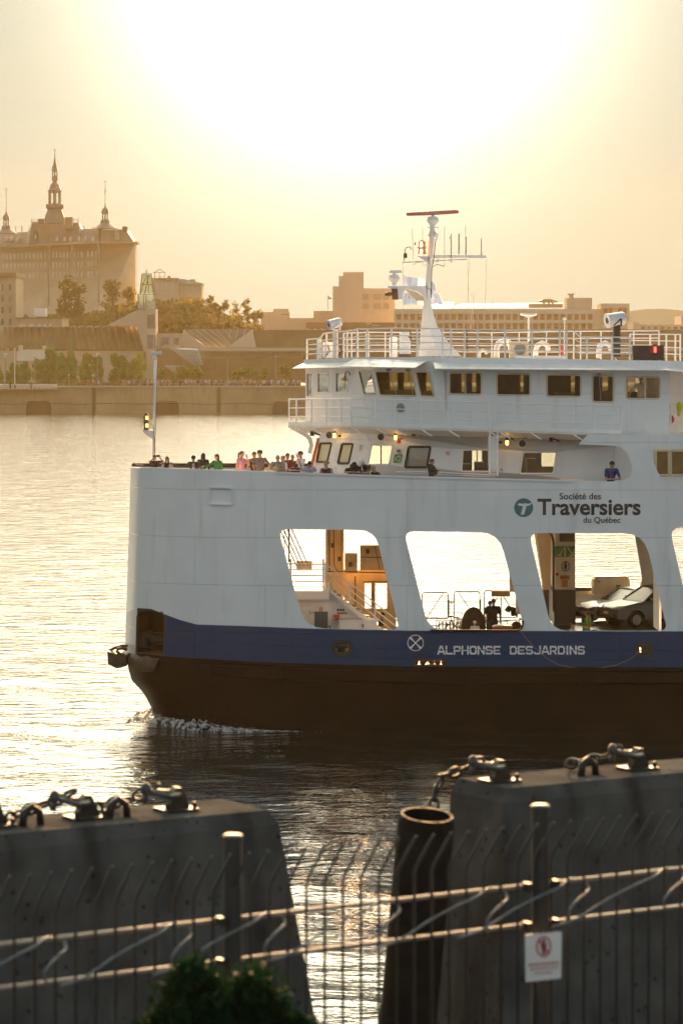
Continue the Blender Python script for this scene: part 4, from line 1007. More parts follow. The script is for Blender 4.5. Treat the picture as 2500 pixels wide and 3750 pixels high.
for pts, r_ in (([(655, 345), (700, 365), (670, 450), (655, 620), (630, 760), (625, 900), (620, 1100)], 1.6), ([(640, 740), (690, 712), (770, 735)], 1.2), ([(585, 985), (615, 1000), (622, 1060)], 1.6), ([(415, 720), (460, 690), (520, 690), (545, 738), (570, 700)], .8)):
    mb = MB(); tp(mb, [mq(*p) for p in pts], MD - .35, r_, 5); part('cable', mb, M_DARK, MAST)
for pts in ([(295, 700), (297, 1440)], [(1035, 690), (1048, 900), (1042, 1450)], [(1062, 590), (1055, 800), (1040, 1010), (1110, 1100), (1070, 1440)], [(1255, 640), (1240, 1290)], [(1120, 1040), (1100, 1180), (1108, 1440)], [(1325, 1110), (1322, 1500)]):
    mb = MB(); tp(mb, [mq(*p) for p in pts], MD - .15, .65, 4); part('halyard', mb, M_CREAM, MAST)
mb = MB()
for y in (1280, 1390): tp(mb, [mq(522, y), mq(488, y), mq(486, y + 24), mq(516, y + 28)], MD - .1, 1)
part('climbing_rung', mb, M_TRIM, MAST)
# flags
M_FB = mat('blue_flag_cloth', (.14, .21, .38), .8, transl=.4, var=.15, vs=3)
M_FW = mat('white_flag_cloth', (.6, .6, .6), .8, transl=.4)
def lily(cx, cy, s):
    f = lambda pts: [(cx + a * s, cy + b * s) for a, b in pts]
    return [f([(0, -1), (.22, -.55), (.12, .2), (-.12, .2), (-.22, -.55)]), f([(.14, .2), (.3, -.35), (.62, -.45), (.75, -.1), (.5, .1), (.5, -.12), (.36, .1)]), f([(-.14, .2), (-.36, .1), (-.5, -.12), (-.5, .1), (-.75, -.1), (-.62, -.45), (-.3, -.35)]), f([(-.35, .25), (.35, .25), (.35, .38), (-.35, .38)]), f([(-.1, .4), (.1, .4), (.25, .75), (0, .95), (-.25, .75)])]
def flag(pts, cross, lilies, ph):
    dep = lambda u, v: MD + .25 + .10 * math.sin((u - 1470) / 9 + ph)
    (ax, ay), (bx, by), (cx, cy), (dx, dy) = [mq(*p) for p in pts]
    mb = MB(); rows = []
    for i in range(7):
        r = []
        for j in range(15):
            s, t = j / 14, i / 6
            u = (ax + (bx - ax) * s) * (1 - t) + (dx + (cx - dx) * s) * t; v = (ay + (by - ay) * s) * (1 - t) + (dy + (cy - dy) * s) * t + 1.6 * math.sin(s * 7 + ph)
            r.append(P(u, v, dep(u, v)))
        rows.append(r)
    b = len(mb.f); mb.grid(rows)
    for i in range(6):
        for j in range(14): mb.m[b + i * 14 + j] = 1 if cross[0] <= j < cross[1] else 0
    fo = part('flag', mb, [M_FB, M_FW], smooth=True)
    for x, y, s in lilies:
        mb = MB(); a, c = mq(x, y)
        for pl in lily(a, c, s / 3.136): mb.sheet(pl, [], lambda u, v, k: P(u, v, dep(u, v) - .05))
        part('lily_emblem', mb, M_FW, fo)
flag([(303, 835), (640, 905), (625, 985), (303, 950)], (7, 12), [(355, 897, 42)], 0)
flag([(300, 1035), (560, 1050), (560, 1185), (300, 1170)], (9, 14), [(372, 1103, 46)], 1.5)
flag([(622, 915), (660, 930), (680, 1010), (625, 1060)], (20, 20), [(655, 985, 26)], 0.5)
flag([(625, 1050), (720, 1045), (765, 1165), (620, 1172)], (13, 14), [(652, 1112, 36)], 2.0)
# jackstaff at the bow with wind vane and lanterns
JD = 112.6
mb = MB(); tp(mb, [(561, 1722), (563, 1606), (567, 1420), (570, 1312)], JD, [4.2, 4.0, 3.8, 3.6][0]); JS = part('jackstaff', mb, M_WHITE, smooth=True)
mb = MB(); mb.lathe(P(572, 1293, JD), [(.075, -.18), (.05, .2)], 12, 'X'); poly(mb, [(572, 1290), (580, 1284), (592, 1283), (592, 1292)], JD - .02, .04); bp(mb, 557, 1307, 575, 1314, JD - .08, .16); tp(mb, [(566, 1300), (566, 1310)], JD, 1.5); part('wind_vane', mb, mat('pale_blue_enamel', (0, 0, 0)), JS)
mb = MB(); poly(mb, [(520, 1577), (562, 1577), (560, 1608), (545, 1600)], JD - .02, .05); bp(mb, 519, 1575, 562, 1578, JD - .15, .3); part('lamp_shelf', mb, M_TRIM, JS)
mb = MB(); mb.lathe(P(535, 1545, JD), [(.12, -.3), (.12, -.27), (.085, -.25), (.085, -.03), (.13, -.01), (.13, .03), (.08, .05), (.085, .22), (.12, .24), (.05, .3), (.05, .33)], 10); NL2 = part('bow_lantern', mb, M_DARK, JS)
mb = MB()
for y in (1530, 1558): bp(mb, 533, y - 6, 542, y + 6, JD - .1, .04)
part('lantern_glow', mb, M_AMBER, NL2)
mb = MB(); tp(mb, [(547, 1570), (545, 1556), (553, 1551), (560, 1560), (565, 1600), (566, 1715)], JD - .1, 1); tp(mb, [(571, 1320), (572, 1440), (566, 1700)], JD + .05, .9); part('halyard', mb, M_DARK, JS)
# ---------------------------------------------------------------- people
SKIN = {k: mat('skin_' + k, c, .55, var=.06, vs=8) for k, c in (('fair', (.42, .24, .17)), ('tan', (.30, .16, .10)))}
def cloth(name, c): return mat('cloth_' + name, c, .85, var=.18, vs=7, bump=.004, bs=40)
HAIR = {k: mat('hair_' + k, c, .6, var=.3, vs=30) for k, c in (('black', (.012, .01, .008)), ('brown', (.06, .028, .014)), ('auburn', (.16, .06, .025)), ('blond', (.32, .20, .09)), ('grey', (.42, .40, .37)))}
M_SHADE = mat('dark_lenses', (.006, .006, .006), .15)
def remesh(mb, vox):
    """fuse overlapping solids into one continuous skin"""
    me = bpy.data.meshes.new('tmp'); me.from_pydata(mb.v, [], mb.f)
    o = bpy.data.objects.new('tmp', me); COL.objects.link(o)
    m = o.modifiers.new('r', 'REMESH'); m.mode = 'VOXEL'; m.voxel_size = vox
    s = o.modifiers.new('s', 'SMOOTH'); s.iterations = 2
    dg = bpy.context.evaluated_depsgraph_get()
    e = bpy.data.meshes.new_from_object(o.evaluated_get(dg))
    out = MB(); out.v = [tuple(v.co) for v in e.vertices]; out.f = [tuple(p.vertices) for p in e.polygons]; out.m = [0] * len(out.f)
    bpy.data.objects.remove(o); bpy.data.meshes.remove(me); bpy.data.meshes.remove(e)
    return out
def limb(mb, a, b, ra, rb, n=8):
    mb.tube([a, b], [ra, rb], n); mb.ell(a, ra, ra, ra, 8, 5); mb.ell(b, rb, rb, rb, 8, 5)
def person(label, px, D, head_y, feet_z, yaw=0, pose='stand', top=(.1, .1, .1), sleeves='short', hair='brown', style='short', hat=None, shades=False, skin='fair', legs=(.03, .035, .06), lean=0., build_=1., group='people on the ferry', extra=(), seat=False, face=0., size=None):
    """a person whose crown shows at photo row head_y in column px, D metres off"""
    x0, ztop = PX(px, D), PZ(head_y, D)
    if size and pose == 'rail':                       # bend from the hips until the head is where it shows
        lean = math.degrees(math.acos(max(.5, min(1, ((ztop - feet_z) / (size / 1.75) - .90) / .86)))); D += .80 * math.sin(R(lean)) * size / 1.75 - .25; x0 = PX(px, D)
    ln = R(lean)
    h = size or max(1.0, min(1.92, (ztop - feet_z) / (1 - .06 * math.sin(abs(ln)) - .4 * (1 - math.cos(ln)))))
    k = h / 1.75
    A = thing('person', label, 'person', (x0, D, ztop - h * (1 - .4 * (1 - math.cos(ln)))) if size and pose != 'rail' else (x0, D, feet_z), group)
    Rz = Matrix.Rotation(yaw, 3, 'Z')
    hip = Vector((0, 0, .93))
    Rl = Matrix.Rotation(ln, 3, 'X')
    def U(x, y, z):                                   # point of the upper body, leaning from the hips
        v = Vector((x, y, z)) - hip; return Rl @ v + hip
    def W(v): return Rz @ (Vector(v) * k) + Vector(A.location)
    shw = .185 * build_
    neck, headc = U(0, .0, 1.47), U(0, -.02, 1.625)
    sh = {s: U(s * shw, .01, 1.42) for s in (-1, 1)}
    P_ = {  # elbow and wrist for each side
        'stand': lambda s: (U(s * .25, .03, 1.14), U(s * .25, -.1, .91)),
        'rail': lambda s: (Vector((s * .27, -.24 - .62 * math.sin(ln) * (1 if size else .5), 1.10 / k)), Vector((s * .06, -.34 - .70 * math.sin(ln) * (1 if size else .6), 1.11 / k))),
        'hips': lambda s: (U(s * .40, .1, 1.17), U(s * .21, -.03, 1.0)),
        'photo': lambda s: (U(s * .33, -.22, 1.44), U(s * .10, -.33, 1.64)),
        'face': lambda s: (U(s * .24, -.18, 1.2), U(s * .08, -.2, 1.52)) if s > 0 else (U(s * .25, .02, 1.15), U(s * .24, -.1, .93)),
        'chest': lambda s: (U(s * .25, -.06, 1.16), U(s * -.03, -.24, 1.3 + .03 * s)),
        'reach': lambda s: (U(s * .25, .02, 1.15), U(s * .2, -.15, .95)) if s > 0 else (U(-.42, -.05, 1.27), U(-.66, -.12, 1.22)),
        'wheel': lambda s: (U(s * .3, -.2, 1.2), U(s * .3, -.42, 1.05)),
        'fold': lambda s: (U(s * .28, -.1, 1.12), U(s * -.1, -.24, 1.13)),
    }[pose]
    arms = {s: P_(s) for s in (-1, 1)}
    foot = {s: Vector((s * .1, -.02, .07)) for s in (-1, 1)}; knee = {s: Vector((s * .1, -.03, .49)) for s in (-1, 1)}
    if seat:
        knee = {s: Vector((s * .12, -.45, .93)) for s in (-1, 1)}; foot = {s: Vector((s * .12, -.48, .5)) for s in (-1, 1)}
    mb = MB()
    mb.ell(U(0, 0, 1.1), .13, .1, .26); mb.ell(U(0, -.0, 1.3), .16 * build_, .105, .2); mb.ell(U(0, 0, .95), .155, .115, .13)
    limb(mb, U(0, .01, 1.4), neck + Vector((0, 0, .06)), .062, .055)
    H = MB()
    H.ell((0, 0, .01), .074, .093, .108, 12, 8); H.ell((0, -.025, -.055), .052, .062, .062, 10, 6)
    H.ell((0, -.098, -.01), .014, .022, .025, 6, 4); H.ell((.077, .01, -.01), .012, .02, .032, 6, 4); H.ell((-.077, .01, -.01), .012, .02, .032, 6, 4)
    Rh = Matrix.Rotation(face, 3, 'Z')
    def HD(v): return headc + Rl @ (Rh @ Vector(v))
    n = len(mb.v); mb.v += [tuple(HD(v)) for v in H.v]; mb.f += [tuple(i + n for i in f) for f in H.f]; mb.m += H.m
    for s in (-1, 1):
        e, w_ = arms[s]
        limb(mb, sh[s], e, .05, .041); limb(mb, e, w_, .04, .029)
        limb(mb, Vector((s * .09, 0, .9)), knee[s], .082, .055); limb(mb, knee[s], foot[s], .054, .04)
        mb.ell(foot[s] + Vector((0, -.06, -.03)), .045, .12, .04)
        d = (w_ - e).normalized(); mb.ell(w_ + d * .045, .035, .035, .045, 8, 5)
    body = remesh(mb, .019)
    for s in (-1, 1):                                  # fingers, each of its own length, and the thumb
        e, w_ = arms[s]; d = (w_ - e).normalized(); sd = d.cross(Vector((0, 0, 1)));
        if sd.length < .1: sd = Vector((1, 0, 0))
        sd.normalize(); dn = d.cross(sd)
        for i, l in enumerate((.06, .075, .07, .055)):
            b = w_ + d * .075 + sd * (i - 1.5) * .019
            body.tube([b, b + d * l * .55, b + d * l * .85 + dn * l * .5], [.0095, .009, .007], 5)
        b = w_ + d * .03 + sd * -.03; body.tube([b, b - sd * .025 + d * .03, b - sd * .022 + d * .06], [.011, .01, .008], 5)
    body.v = [tuple(W(v)) for v in body.v]
    build('body', body, SKIN[skin], A, True)
    # shirt or jacket
    mb = MB(); t = .018
    mb.ell(U(0, 0, 1.08), .15 * build_, .12, .27); mb.ell(U(0, 0, 1.28), .185 * build_, .125, .2); mb.ell(U(0, 0, .95), .168, .128, .14)
    limb(mb, U(-.13, 0, 1.41), U(.13, 0, 1.41), .068, .068)
    for s in (-1, 1):
        e, w_ = arms[s]
        if sleeves == 'none': mb.ell(sh[s] - Vector((s * .03, 0, .02)), .05, .06, .07)
        elif sleeves == 'short': limb(mb, sh[s], sh[s] + (e - sh[s]) * .72, .066, .06)
        else: limb(mb, sh[s], e, .068, .057); limb(mb, e, w_ - (w_ - e) * .06, .056, .043)
    sm = remesh(mb, .022); sm.v = [tuple(W(v)) for v in sm.v]
    build('jacket' if sleeves == 'long' else 'shirt', sm, cloth(label[:24], top), A, True)
    mb = MB()
    mb.ell((0, 0, .93), .165, .13, .12)
    for s in (-1, 1): limb(mb, Vector((s * .09, 0, .9)), knee[s], .098, .072); limb(mb, knee[s], foot[s], .07, .062)
    sm = remesh(mb, .025); sm.v = [tuple(W(v)) for v in sm.v]
    build('trousers', sm, cloth('legs_%.2f' % legs[0], legs), A, True)
    mb = MB()
    for s in (-1, 1): mb.ell(foot[s] + Vector((0, -.06, -.025)), .052, .135, .045)
    mb.v = [tuple(W(v)) for v in mb.v]; build('shoes', mb, M_RUB, A, True)
    mb = MB()                                          # eyes, brows and mouth
    for s in (-1, 1): mb.ell((s * .03, -.086, .012), .012, .008, .008, 6, 4); mb.ell((s * .03, -.088, .034), .018, .008, .005, 6, 4)
    mb.ell((0, -.086, -.055), .022, .008, .006, 6, 4); mb.v = [tuple(W(HD(v))) for v in mb.v]; build('face_features', mb, HAIR['brown'] if style == 'none' else HAIR[hair], A)
    if shades:
        mb = MB()
        for s in (-1, 1): mb.ell((s * .033, -.092, .012), .03, .014, .022, 8, 5); mb.tube([(s * .062, -.08, .015), (s * .08, 0, .01)], .005, 4)
        mb.v = [tuple(W(HD(v))) for v in mb.v]; build('sunglasses', mb, M_SHADE, A)
    mb = MB()
    if style != 'none':
        rows = []
        for i in range(7):
            ph = i / 6 * 1.75
            rows.append([(.083 * math.sin(ph) * math.cos(a) * 1.03, .012 + .1 * math.sin(ph) * math.sin(a) * 1.04, .012 + .117 * math.cos(ph) + (.05 * max(0, -math.sin(a)) if ph > .9 else 0)) for a in [2 * math.pi * j / 14 for j in range(15)]])
        mb.grid(rows)
        if style in ('long', 'pony'):
            if style == 'long': mb.lathe((0, .045, -.14), [(.03, -.26), (.085, -.2), (.1, -.05), (.1, .08), (.09, .2)], 10, 'Z', 1, .55)
            else: mb.tube([(0, .09, .06), (0, .16, .04), (0, .17, -.08), (0, .14, -.26)], [.03, .035, .04, .012], 8)
        if style == 'bun': mb.ell((0, .12, .03), .045, .045, .045)
        if style == 'curly':
            for i in range(16): a = i * .8; mb.ell((.08 * math.cos(a), .03 + .08 * math.sin(a), .05 + .05 * math.sin(i * 2.1)), .035, .035, .035, 6, 4)
        if style == 'beard': mb.ell((0, -.06, -.085), .055, .045, .055)
        mb.v = [tuple(W(HD(v))) for v in mb.v]; build('hair', mb, HAIR[hair], A, True)
    if style == 'none':
        mb.ell((0, -.06, -.08), .05, .04, .04); mb.v = [tuple(W(HD(v))) for v in mb.v]; build('stubble', mb, HAIR['grey' if hair == 'grey' else 'brown'], A, True)
    if hat:
        mb = MB(); mb.lathe((0, .005, .045), [(.093, -.02), (.095, .02), (.08, .065), (.03, .09)], 14, 'Z', 1, 1.15)
        mb.hexa([(-.07, -.09, .03), (.07, -.09, .03), (.055, -.18, .015), (-.055, -.18, .015)], [(-.07, -.09, .042), (.07, -.09, .042), (.055, -.18, .025), (-.055, -.18, .025)])
        mb.v = [tuple(W(HD(v))) for v in mb.v]; build('helmet' if hat[1] else 'cap', mb, cloth('hat_%.2f_%.2f' % hat[0][:2], hat[0]), A, True)
    for nm, m, fn in extra:
        mb = MB(); fn(mb, U, HD, arms); mb.v = [tuple(W(v)) for v in mb.v]; build(nm, mb, m, A, True)
    return A
def strap(mb, U, HD, arms): mb.tube([U(-.14, -.1, 1.43), U(0, -.15, 1.25), U(.13, -.12, 1.02)], .02, 5)
def shawl(mb, U, HD, arms):
    mb.grid([[U(s * .13, -.115, 1.47), U(s * .2, -.1, 1.4), U(s * .27, .0, 1.35)] for s in (-1,)] + [[U(-.1, -.16, 1.2), U(-.2, -.14, 1.15), U(-.33, .0, 1.1)], [U(-.1, -.15, .98), U(-.2, -.13, .95), U(-.34, 0, .92)]])
    mb.grid([[U(.13, -.115, 1.47), U(.2, -.1, 1.4), U(.27, .0, 1.35)], [U(.1, -.16, 1.2), U(.2, -.14, 1.15), U(.33, .0, 1.1)], [U(.1, -.15, .98), U(.2, -.13, .95), U(.34, 0, .92)]])
def open_front(mb, U, HD, arms): mb.hexa([U(-.055, -.125, 1.44), U(.055, -.125, 1.44), U(.05, -.14, 1.0), U(-.05, -.14, 1.0)], [U(-.055, -.142, 1.44), U(.055, -.142, 1.44), U(.05, -.155, 1.0), U(-.05, -.155, 1.0)])
def phone(mb, U, HD, arms): c = (arms[-1][1] + arms[1][1]) / 2; mb.box(c.x - .08, c.x + .08, c.y - .1, c.y - .085, c.z + .02, c.z + .11)
def pack(mb, U, HD, arms): mb.ell(U(0, .2, 1.22), .17, .12, .26, 10, 8); mb.ell(U(0, .29, 1.12), .12, .06, .13, 8, 6)
def vest(mb, U, HD, arms):
    t = MB(); t.ell(U(0, 0, 1.08), .165, .135, .28); t.ell(U(0, 0, 1.28), .195, .138, .19); t.ell(U(0, 0, .97), .18, .14, .15)
    q = remesh(t, .03); mb.v += q.v; mb.f += q.f; mb.m += q.m
def bands(mb, U, HD, arms):
    for z in (1.02, 1.10): mb.lathe(U(0, 0, z), [(.178, -.02), (.18, .02)], 14, 'Z', 1, .8)
    for s in (-1, 1): mb.tube([U(s * .1, -.14, 1.0), U(s * .1, -.15, 1.25), U(s * .09, -.1, 1.46), U(s * .09, .0, 1.49), U(s * .1, .13, 1.3)], .018, 5)
def hood(mb, U, HD, arms): mb.lathe(U(0, .05, 1.47), [(.13, -.05), (.14, .03), (.1, .08)], 12, 'Z', 1, .8)
def bottle(mb, U, HD, arms): mb.lathe(arms[1][1] + Vector((.05, -.06, .05)), [(.032, -.08), (.035, .08), (.014, .13), (.014, .17)], 8)
def stripes(mb, U, HD, arms):
    for i in range(7): mb.lathe(U(0, 0, 1.0 + i * .06), [(.178 if i < 5 else .19, -.012), (.178 if i < 5 else .19, .012)], 14, 'Z', 1, .74)
C = cloth
rail_y = lambda px: interp(NEAR[::-1], px) if px < 1010 else 110.0
FZ = ZD
def at_rail(px): return rail_y(px) + .62
PL = [
 ('man in black photographing with both arms raised, half behind the bow pole', 566, at_rail(566), 1664, dict(pose='photo', top=(.015, .013, .012), yaw=R(25), hair='brown', extra=[('phone', M_DARK, phone)])),
 ('woman with long auburn hair and sunglasses in a pale shawl by the bow pole', 612, at_rail(612), 1671, dict(pose='stand', top=(.012, .012, .012), hair='auburn', style='long', shades=True, yaw=R(-8), extra=[('shawl', C('mauve shawl', (.30, .22, .24)), shawl)])),
 ('man in cap, sunglasses and dark jacket resting folded hands on the bulwark', 709, at_rail(709), 1669, dict(pose='rail', lean=14, top=(.02, .019, .02), sleeves='long', hair='brown', hat=((.05, .03, .025), 0), shades=True, extra=[('shirt_front', C('pale front', (.4, .42, .46)), open_front)])),
 ('woman in black with long dark hair, her back turned, beside the green top', 744, 112.4, 1658, dict(yaw=R(165), top=(.012, .01, .01), sleeves='long', hair='black', style='long')),
 ('woman in a bright green top with long brown hair turned to her neighbour', 795, 111.5, 1662, dict(yaw=R(-42), pose='reach', top=(.01, .13, .035), sleeves='long', hair='brown', style='long', face=R(-20))),
 ('woman in a pink sleeveless top with a long ponytail, hand raised', 884, 111.3, 1651, dict(yaw=R(48), pose='face', top=(.52, .24, .38), sleeves='none', hair='auburn', style='pony')),
 ('young person in a dark vest with a pale bag strap behind the grey shirt', 930, 112.0, 1653, dict(yaw=R(18), pose='stand', top=(.03, .025, .02), sleeves='none', hair='brown', extra=[('bag_strap', M_CREAM, strap)])),
 ('man in a grey T-shirt and cap standing with hands on hips', 952, 111.2, 1648, dict(yaw=R(-38), pose='hips', top=(.11, .10, .10), hat=((.1, .05, .04), 0), build_=1.15)),
 ('white-bearded man in a beige jacket leaning on the bulwark', 1017, at_rail(1017), 1667, dict(pose='rail', lean=12, top=(.30, .25, .18), sleeves='long', hair='grey', style='short', build_=1.1, skin='fair', extra=[('beard', HAIR['grey'], lambda mb, U, HD, a: [mb.ell(HD((0, -.065, -.08)), .055, .045, .06)])])),
 ('man in a maroon shirt behind the bearded man', 1052, 112.5, 1659, dict(yaw=R(30), pose='reach', top=(.16, .02, .03), hair='brown', sleeves='long')),
 ('person in a striped shirt close behind the bearded man', 1037, 111.5, 1668, dict(yaw=R(-60), pose='stand', top=(.55, .55, .6), hair='blond', extra=[('stripes', C('navy stripe', (.1, .12, .2)), stripes)])),
 ('balding man in a dark top at the back of the rail group', 1071, 113.1, 1663, dict(yaw=R(-20), pose='stand', top=(.05, .02, .02), hair='grey', style='none')),
 ('man in a white T-shirt and red cap holding a hand to his face', 1101, 112.2, 1652, dict(yaw=R(-52), pose='face', top=(.62, .62, .66), hat=((.28, .05, .03), 0), hair='grey')),
 ('person with a brown bowl haircut bent low over the bulwark', 1084, at_rail(1084), 1698, dict(pose='rail', lean=34, top=(.06, .02, .02), hair='brown', size=1.6)),
 ('balding man in a pale blue shirt leaning on both forearms', 1133, at_rail(1133), 1690, dict(pose='rail', lean=26, top=(.3, .38, .55), hair='black', style='short', skin='tan', build_=1.1, face=R(-35))),
 ('woman with hair in a bun and a dark sleeveless blouse looking left', 1194, at_rail(1194) + .35, 1685, dict(pose='stand', yaw=R(-20), face=R(-25), top=(.03, .015, .015), sleeves='none', hair='blond', style='bun', size=1.84, seat=True)),
 ('dark-haired man in sunglasses leaning at the left of the three leaning men', 1288, at_rail(1288), 1701, dict(pose='rail', lean=26, top=(.025, .02, .02), shades=True, hair='black', skin='tan', size=1.7)),
 ('man in a black cap and black shirt between two leaning companions', 1319, at_rail(1319) + .25, 1695, dict(pose='rail', lean=24, yaw=R(-25), face=R(-20), top=(.02, .018, .015), hat=((.012, .012, .012), 0), size=1.7)),
 ('broad man in a white cap and dark shirt leaning with a bottle', 1338, at_rail(1338), 1685, dict(pose='rail', lean=24, yaw=R(-15), face=R(-30), top=(.035, .03, .015), hat=((.6, .62, .68), 0), build_=1.25, size=1.82, extra=[('bottle', glass('bottle_glass', (.5, .5, .35)), bottle)])),
 ('blond boy in a black shirt with bowed head', 1385, at_rail(1385) + .35, 1704, dict(pose='stand', lean=20, yaw=R(-50), top=(.02, .02, .02), hair='blond', size=1.66, seat=True)),
 ('man in a dark hooded coat standing alone in front of the cabin', 1580, 110.75, 1680, dict(yaw=R(60), pose='chest', top=(.025, .026, .018), sleeves='long', hair='brown', style='short', extra=[('hood', C('dark hood', (.025, .026, .018)), hood)])),
 ('man in a royal blue polo shirt leaning on the bulwark under the arch', 2235, 110.75, 1690, dict(pose='rail', lean=16, yaw=R(10), face=R(35), top=(.012, .03, .16), hair='black')),
 ('head of a passenger seated inside the cabin window', 1757, 115, 1711, dict(pose='stand', top=(.03, .03, .03), hair='black', size=1.8, seat=True)),
]
for lab, px, D, hy, kw in PL: person(lab, px, D, hy, deck_z(px), **kw)
person('officer in a white shirt with arm out inside the last wheelhouse window', 2346, 113.6, 1376, PZ(1556, 113), yaw=R(-25), pose='wheel', top=(.5, .5, .52), hair='black', style='short', size=1.75, group='people on the ferry')
# ---- on the car deck
person('bearded deckhand in a green hi-vis vest and sunglasses beside the cars', 2146, 116.0, 2226, ZC, yaw=R(40), pose='fold', top=(.02, .02, .02), hair='brown', style='beard', shades=True, skin='tan', extra=[('vest', C('green vest', (.02, .55, .10)), vest), ('reflective_bands', mat('orange_band', (.8, .35, .04), .5), bands)])
person('person in a pale pink top sitting low on the car deck', 2094, 112.3, 2278, ZC, yaw=R(70), pose='fold', top=(.55, .4, .42), hair='black', size=1.55, seat=True, skin='tan')
person('back-turned man in a black T-shirt among the bicycles', 1806, 119, 2192, ZC, yaw=R(170), pose='stand', top=(.015, .012, .01), hair='brown', skin='tan', build_=1.1, extra=[('rucksack', C('dark pack', (.02, .016, .012)), pack)])
person('companion half hidden behind the back-turned man', 1793, 120.2, 2200, ZC, yaw=R(150), top=(.03, .02, .015), hair='black', skin='tan')
person('child in a bicycle helmet with open mouth at the deck opening', 1738, 111.6, 2274, ZC, pose='stand', top=(.45, .4, .38), hair='brown', hat=((.5, .5, .48), 1), size=1.2, seat=True)
person('stooping person in dark clothes at the foot of the stairs', 1388, 115.2, 2242, ZC, yaw=R(80), pose='stand', lean=10, top=(.03, .02, .015), hair='black', size=1.65)

# ---------------------------------------------------------------- bicycles
def bicycle(label, px, D, rz, col, z=ZC, tilt=0.):
    t = thing('bicycle', label, 'bicycle', (PX(px, D), D, z), 'bicycles parked on the car deck')
    o = Vector(t.location); M = Matrix.Rotation(rz, 3, 'Z') @ Matrix.Rotation(tilt, 3, 'X')
    def W(mb): mb.v = [tuple(M @ Vector(v) + o) for v in mb.v]; return mb
    m = mat('bicycle_' + label[:9].replace(' ', '_'), col, .35)
    for x in (-.52, .52):
        mb = MB(); mb.tube([(x + .33 * math.cos(a), 0, .345 + .33 * math.sin(a)) for a in [i * math.pi / 12 for i in range(24)]], .02, 5, closed=True)
        wl = build('wheel', W(mb), M_RUB, t)
        mb = MB()
        for i in range(10): a = i * math.pi / 5; mb.tube([(x, .02, .345), (x + .32 * math.cos(a), 0, .345 + .32 * math.sin(a))], .004, 3)
        build('spokes', W(mb), M_GREY, wl)
    mb = MB()
    for a, b in (((-.52, .345), (-.05, .3)), ((-.05, .3), (-.2, .85)), ((-.52, .345), (-.17, .78)), ((-.17, .78), (.36, .82)), ((-.05, .3), (.38, .74)), ((.35, .88), (.52, .345))): mb.tube([(a[0], 0, a[1]), (b[0], 0, b[1])], .02, 6)
    build('bicycle_frame', W(mb), m, t)
    mb = MB(); mb.tube([(.34, -.28, 1.0), (.4, -.2, 1.02), (.37, 0, .98), (.4, .2, 1.02), (.34, .28, 1.0)], .016, 6); mb.tube([(.37, 0, .98), (.35, 0, .86)], .018, 6); build('handlebar', W(mb), M_DARK, t)
    mb = MB(); mb.ell((-.22, 0, .93), .14, .07, .035); mb.tube([(-.2, 0, .83), (-.22, 0, .92)], .014); build('saddle', W(mb), M_RUB, t)
    mb = MB(); mb.tube([(-.05, -.09, .3 - .15), (-.05, -.06, .3), (-.05, .06, .3), (-.05, .09, .45)], .012, 5); build('crank', W(mb), M_DARK, t)
for a in (('dark bicycle leaning at the left end of the bicycle stand', 1668, 121.5, R(20), (.02, .02, .03)), ('red-framed bicycle packed second in the stand', 1690, 120.6, R(-35), (.25, .02, .02)), ('black bicycle with straight bars in the middle of the stand', 1716, 119.8, R(12), (.015, .015, .015)),
          ('grey bicycle beside the back-turned man', 1775, 120.3, R(-28), (.1, .1, .11)), ('bicycle lying against the gate right of the black bin', 1872, 119.5, R(25), (.03, .03, .03)), ('silver bicycle behind the deckhand in the green vest', 2195, 115.2, R(8), (.35, .35, .36)), ('dark bicycle behind the person in pale pink', 2110, 114.4, R(-20), (.03, .02, .02))):
    bicycle(*a)
mb = MB(); mb.lathe((PX(1838, 116), 116, ZC), [(.28, 0), (.3, .02), (.36, .95)], 14)
BN = thing('bin', 'black bin with a pale red lid beside the bicycles', 'bin', (PX(1838, 116), 116, ZC))
build('bin_body', mb, M_DARK, BN, smooth=40)
mb = MB(); mb.lathe((PX(1838, 116), 116, ZC), [(.39, .95), (.4, 1.02), (.3, 1.06)], 14); build('bin_lid', mb, mat('lid_red', (.4, .12, .08), .4), BN, smooth=40)
mb = MB(); mb.ell((PX(1733, 118.5), 118.5, ZC + .78), .50, .42, .78, 14, 10); mb.lathe((PX(1733, 118.5), 118.1, ZC + .7), [(.3, .05), (.32, 0), (.3, -.05)], 14, 'Y')
solo('covered_trailer', mb, mat('brown_cover', (.05, .028, .018), .8, var=.3), 'rounded dark brown covered bicycle trailer behind the helmeted child', 'trailer', smooth=True)
mb = MB(); mb.ell((PX(1890, 118), 118, ZC + .55), .3, .3, .5); mb.tube([P(1882, 2255, 118), P(1878, 2232, 118), P(1862, 2228, 118), P(1856, 2240, 118)], .12, 8); solo('luggage_heap', mb, mat('dark_canvas', (.02, .017, .013), .9), 'heap of dark luggage right of the black bin', 'luggage', smooth=True)

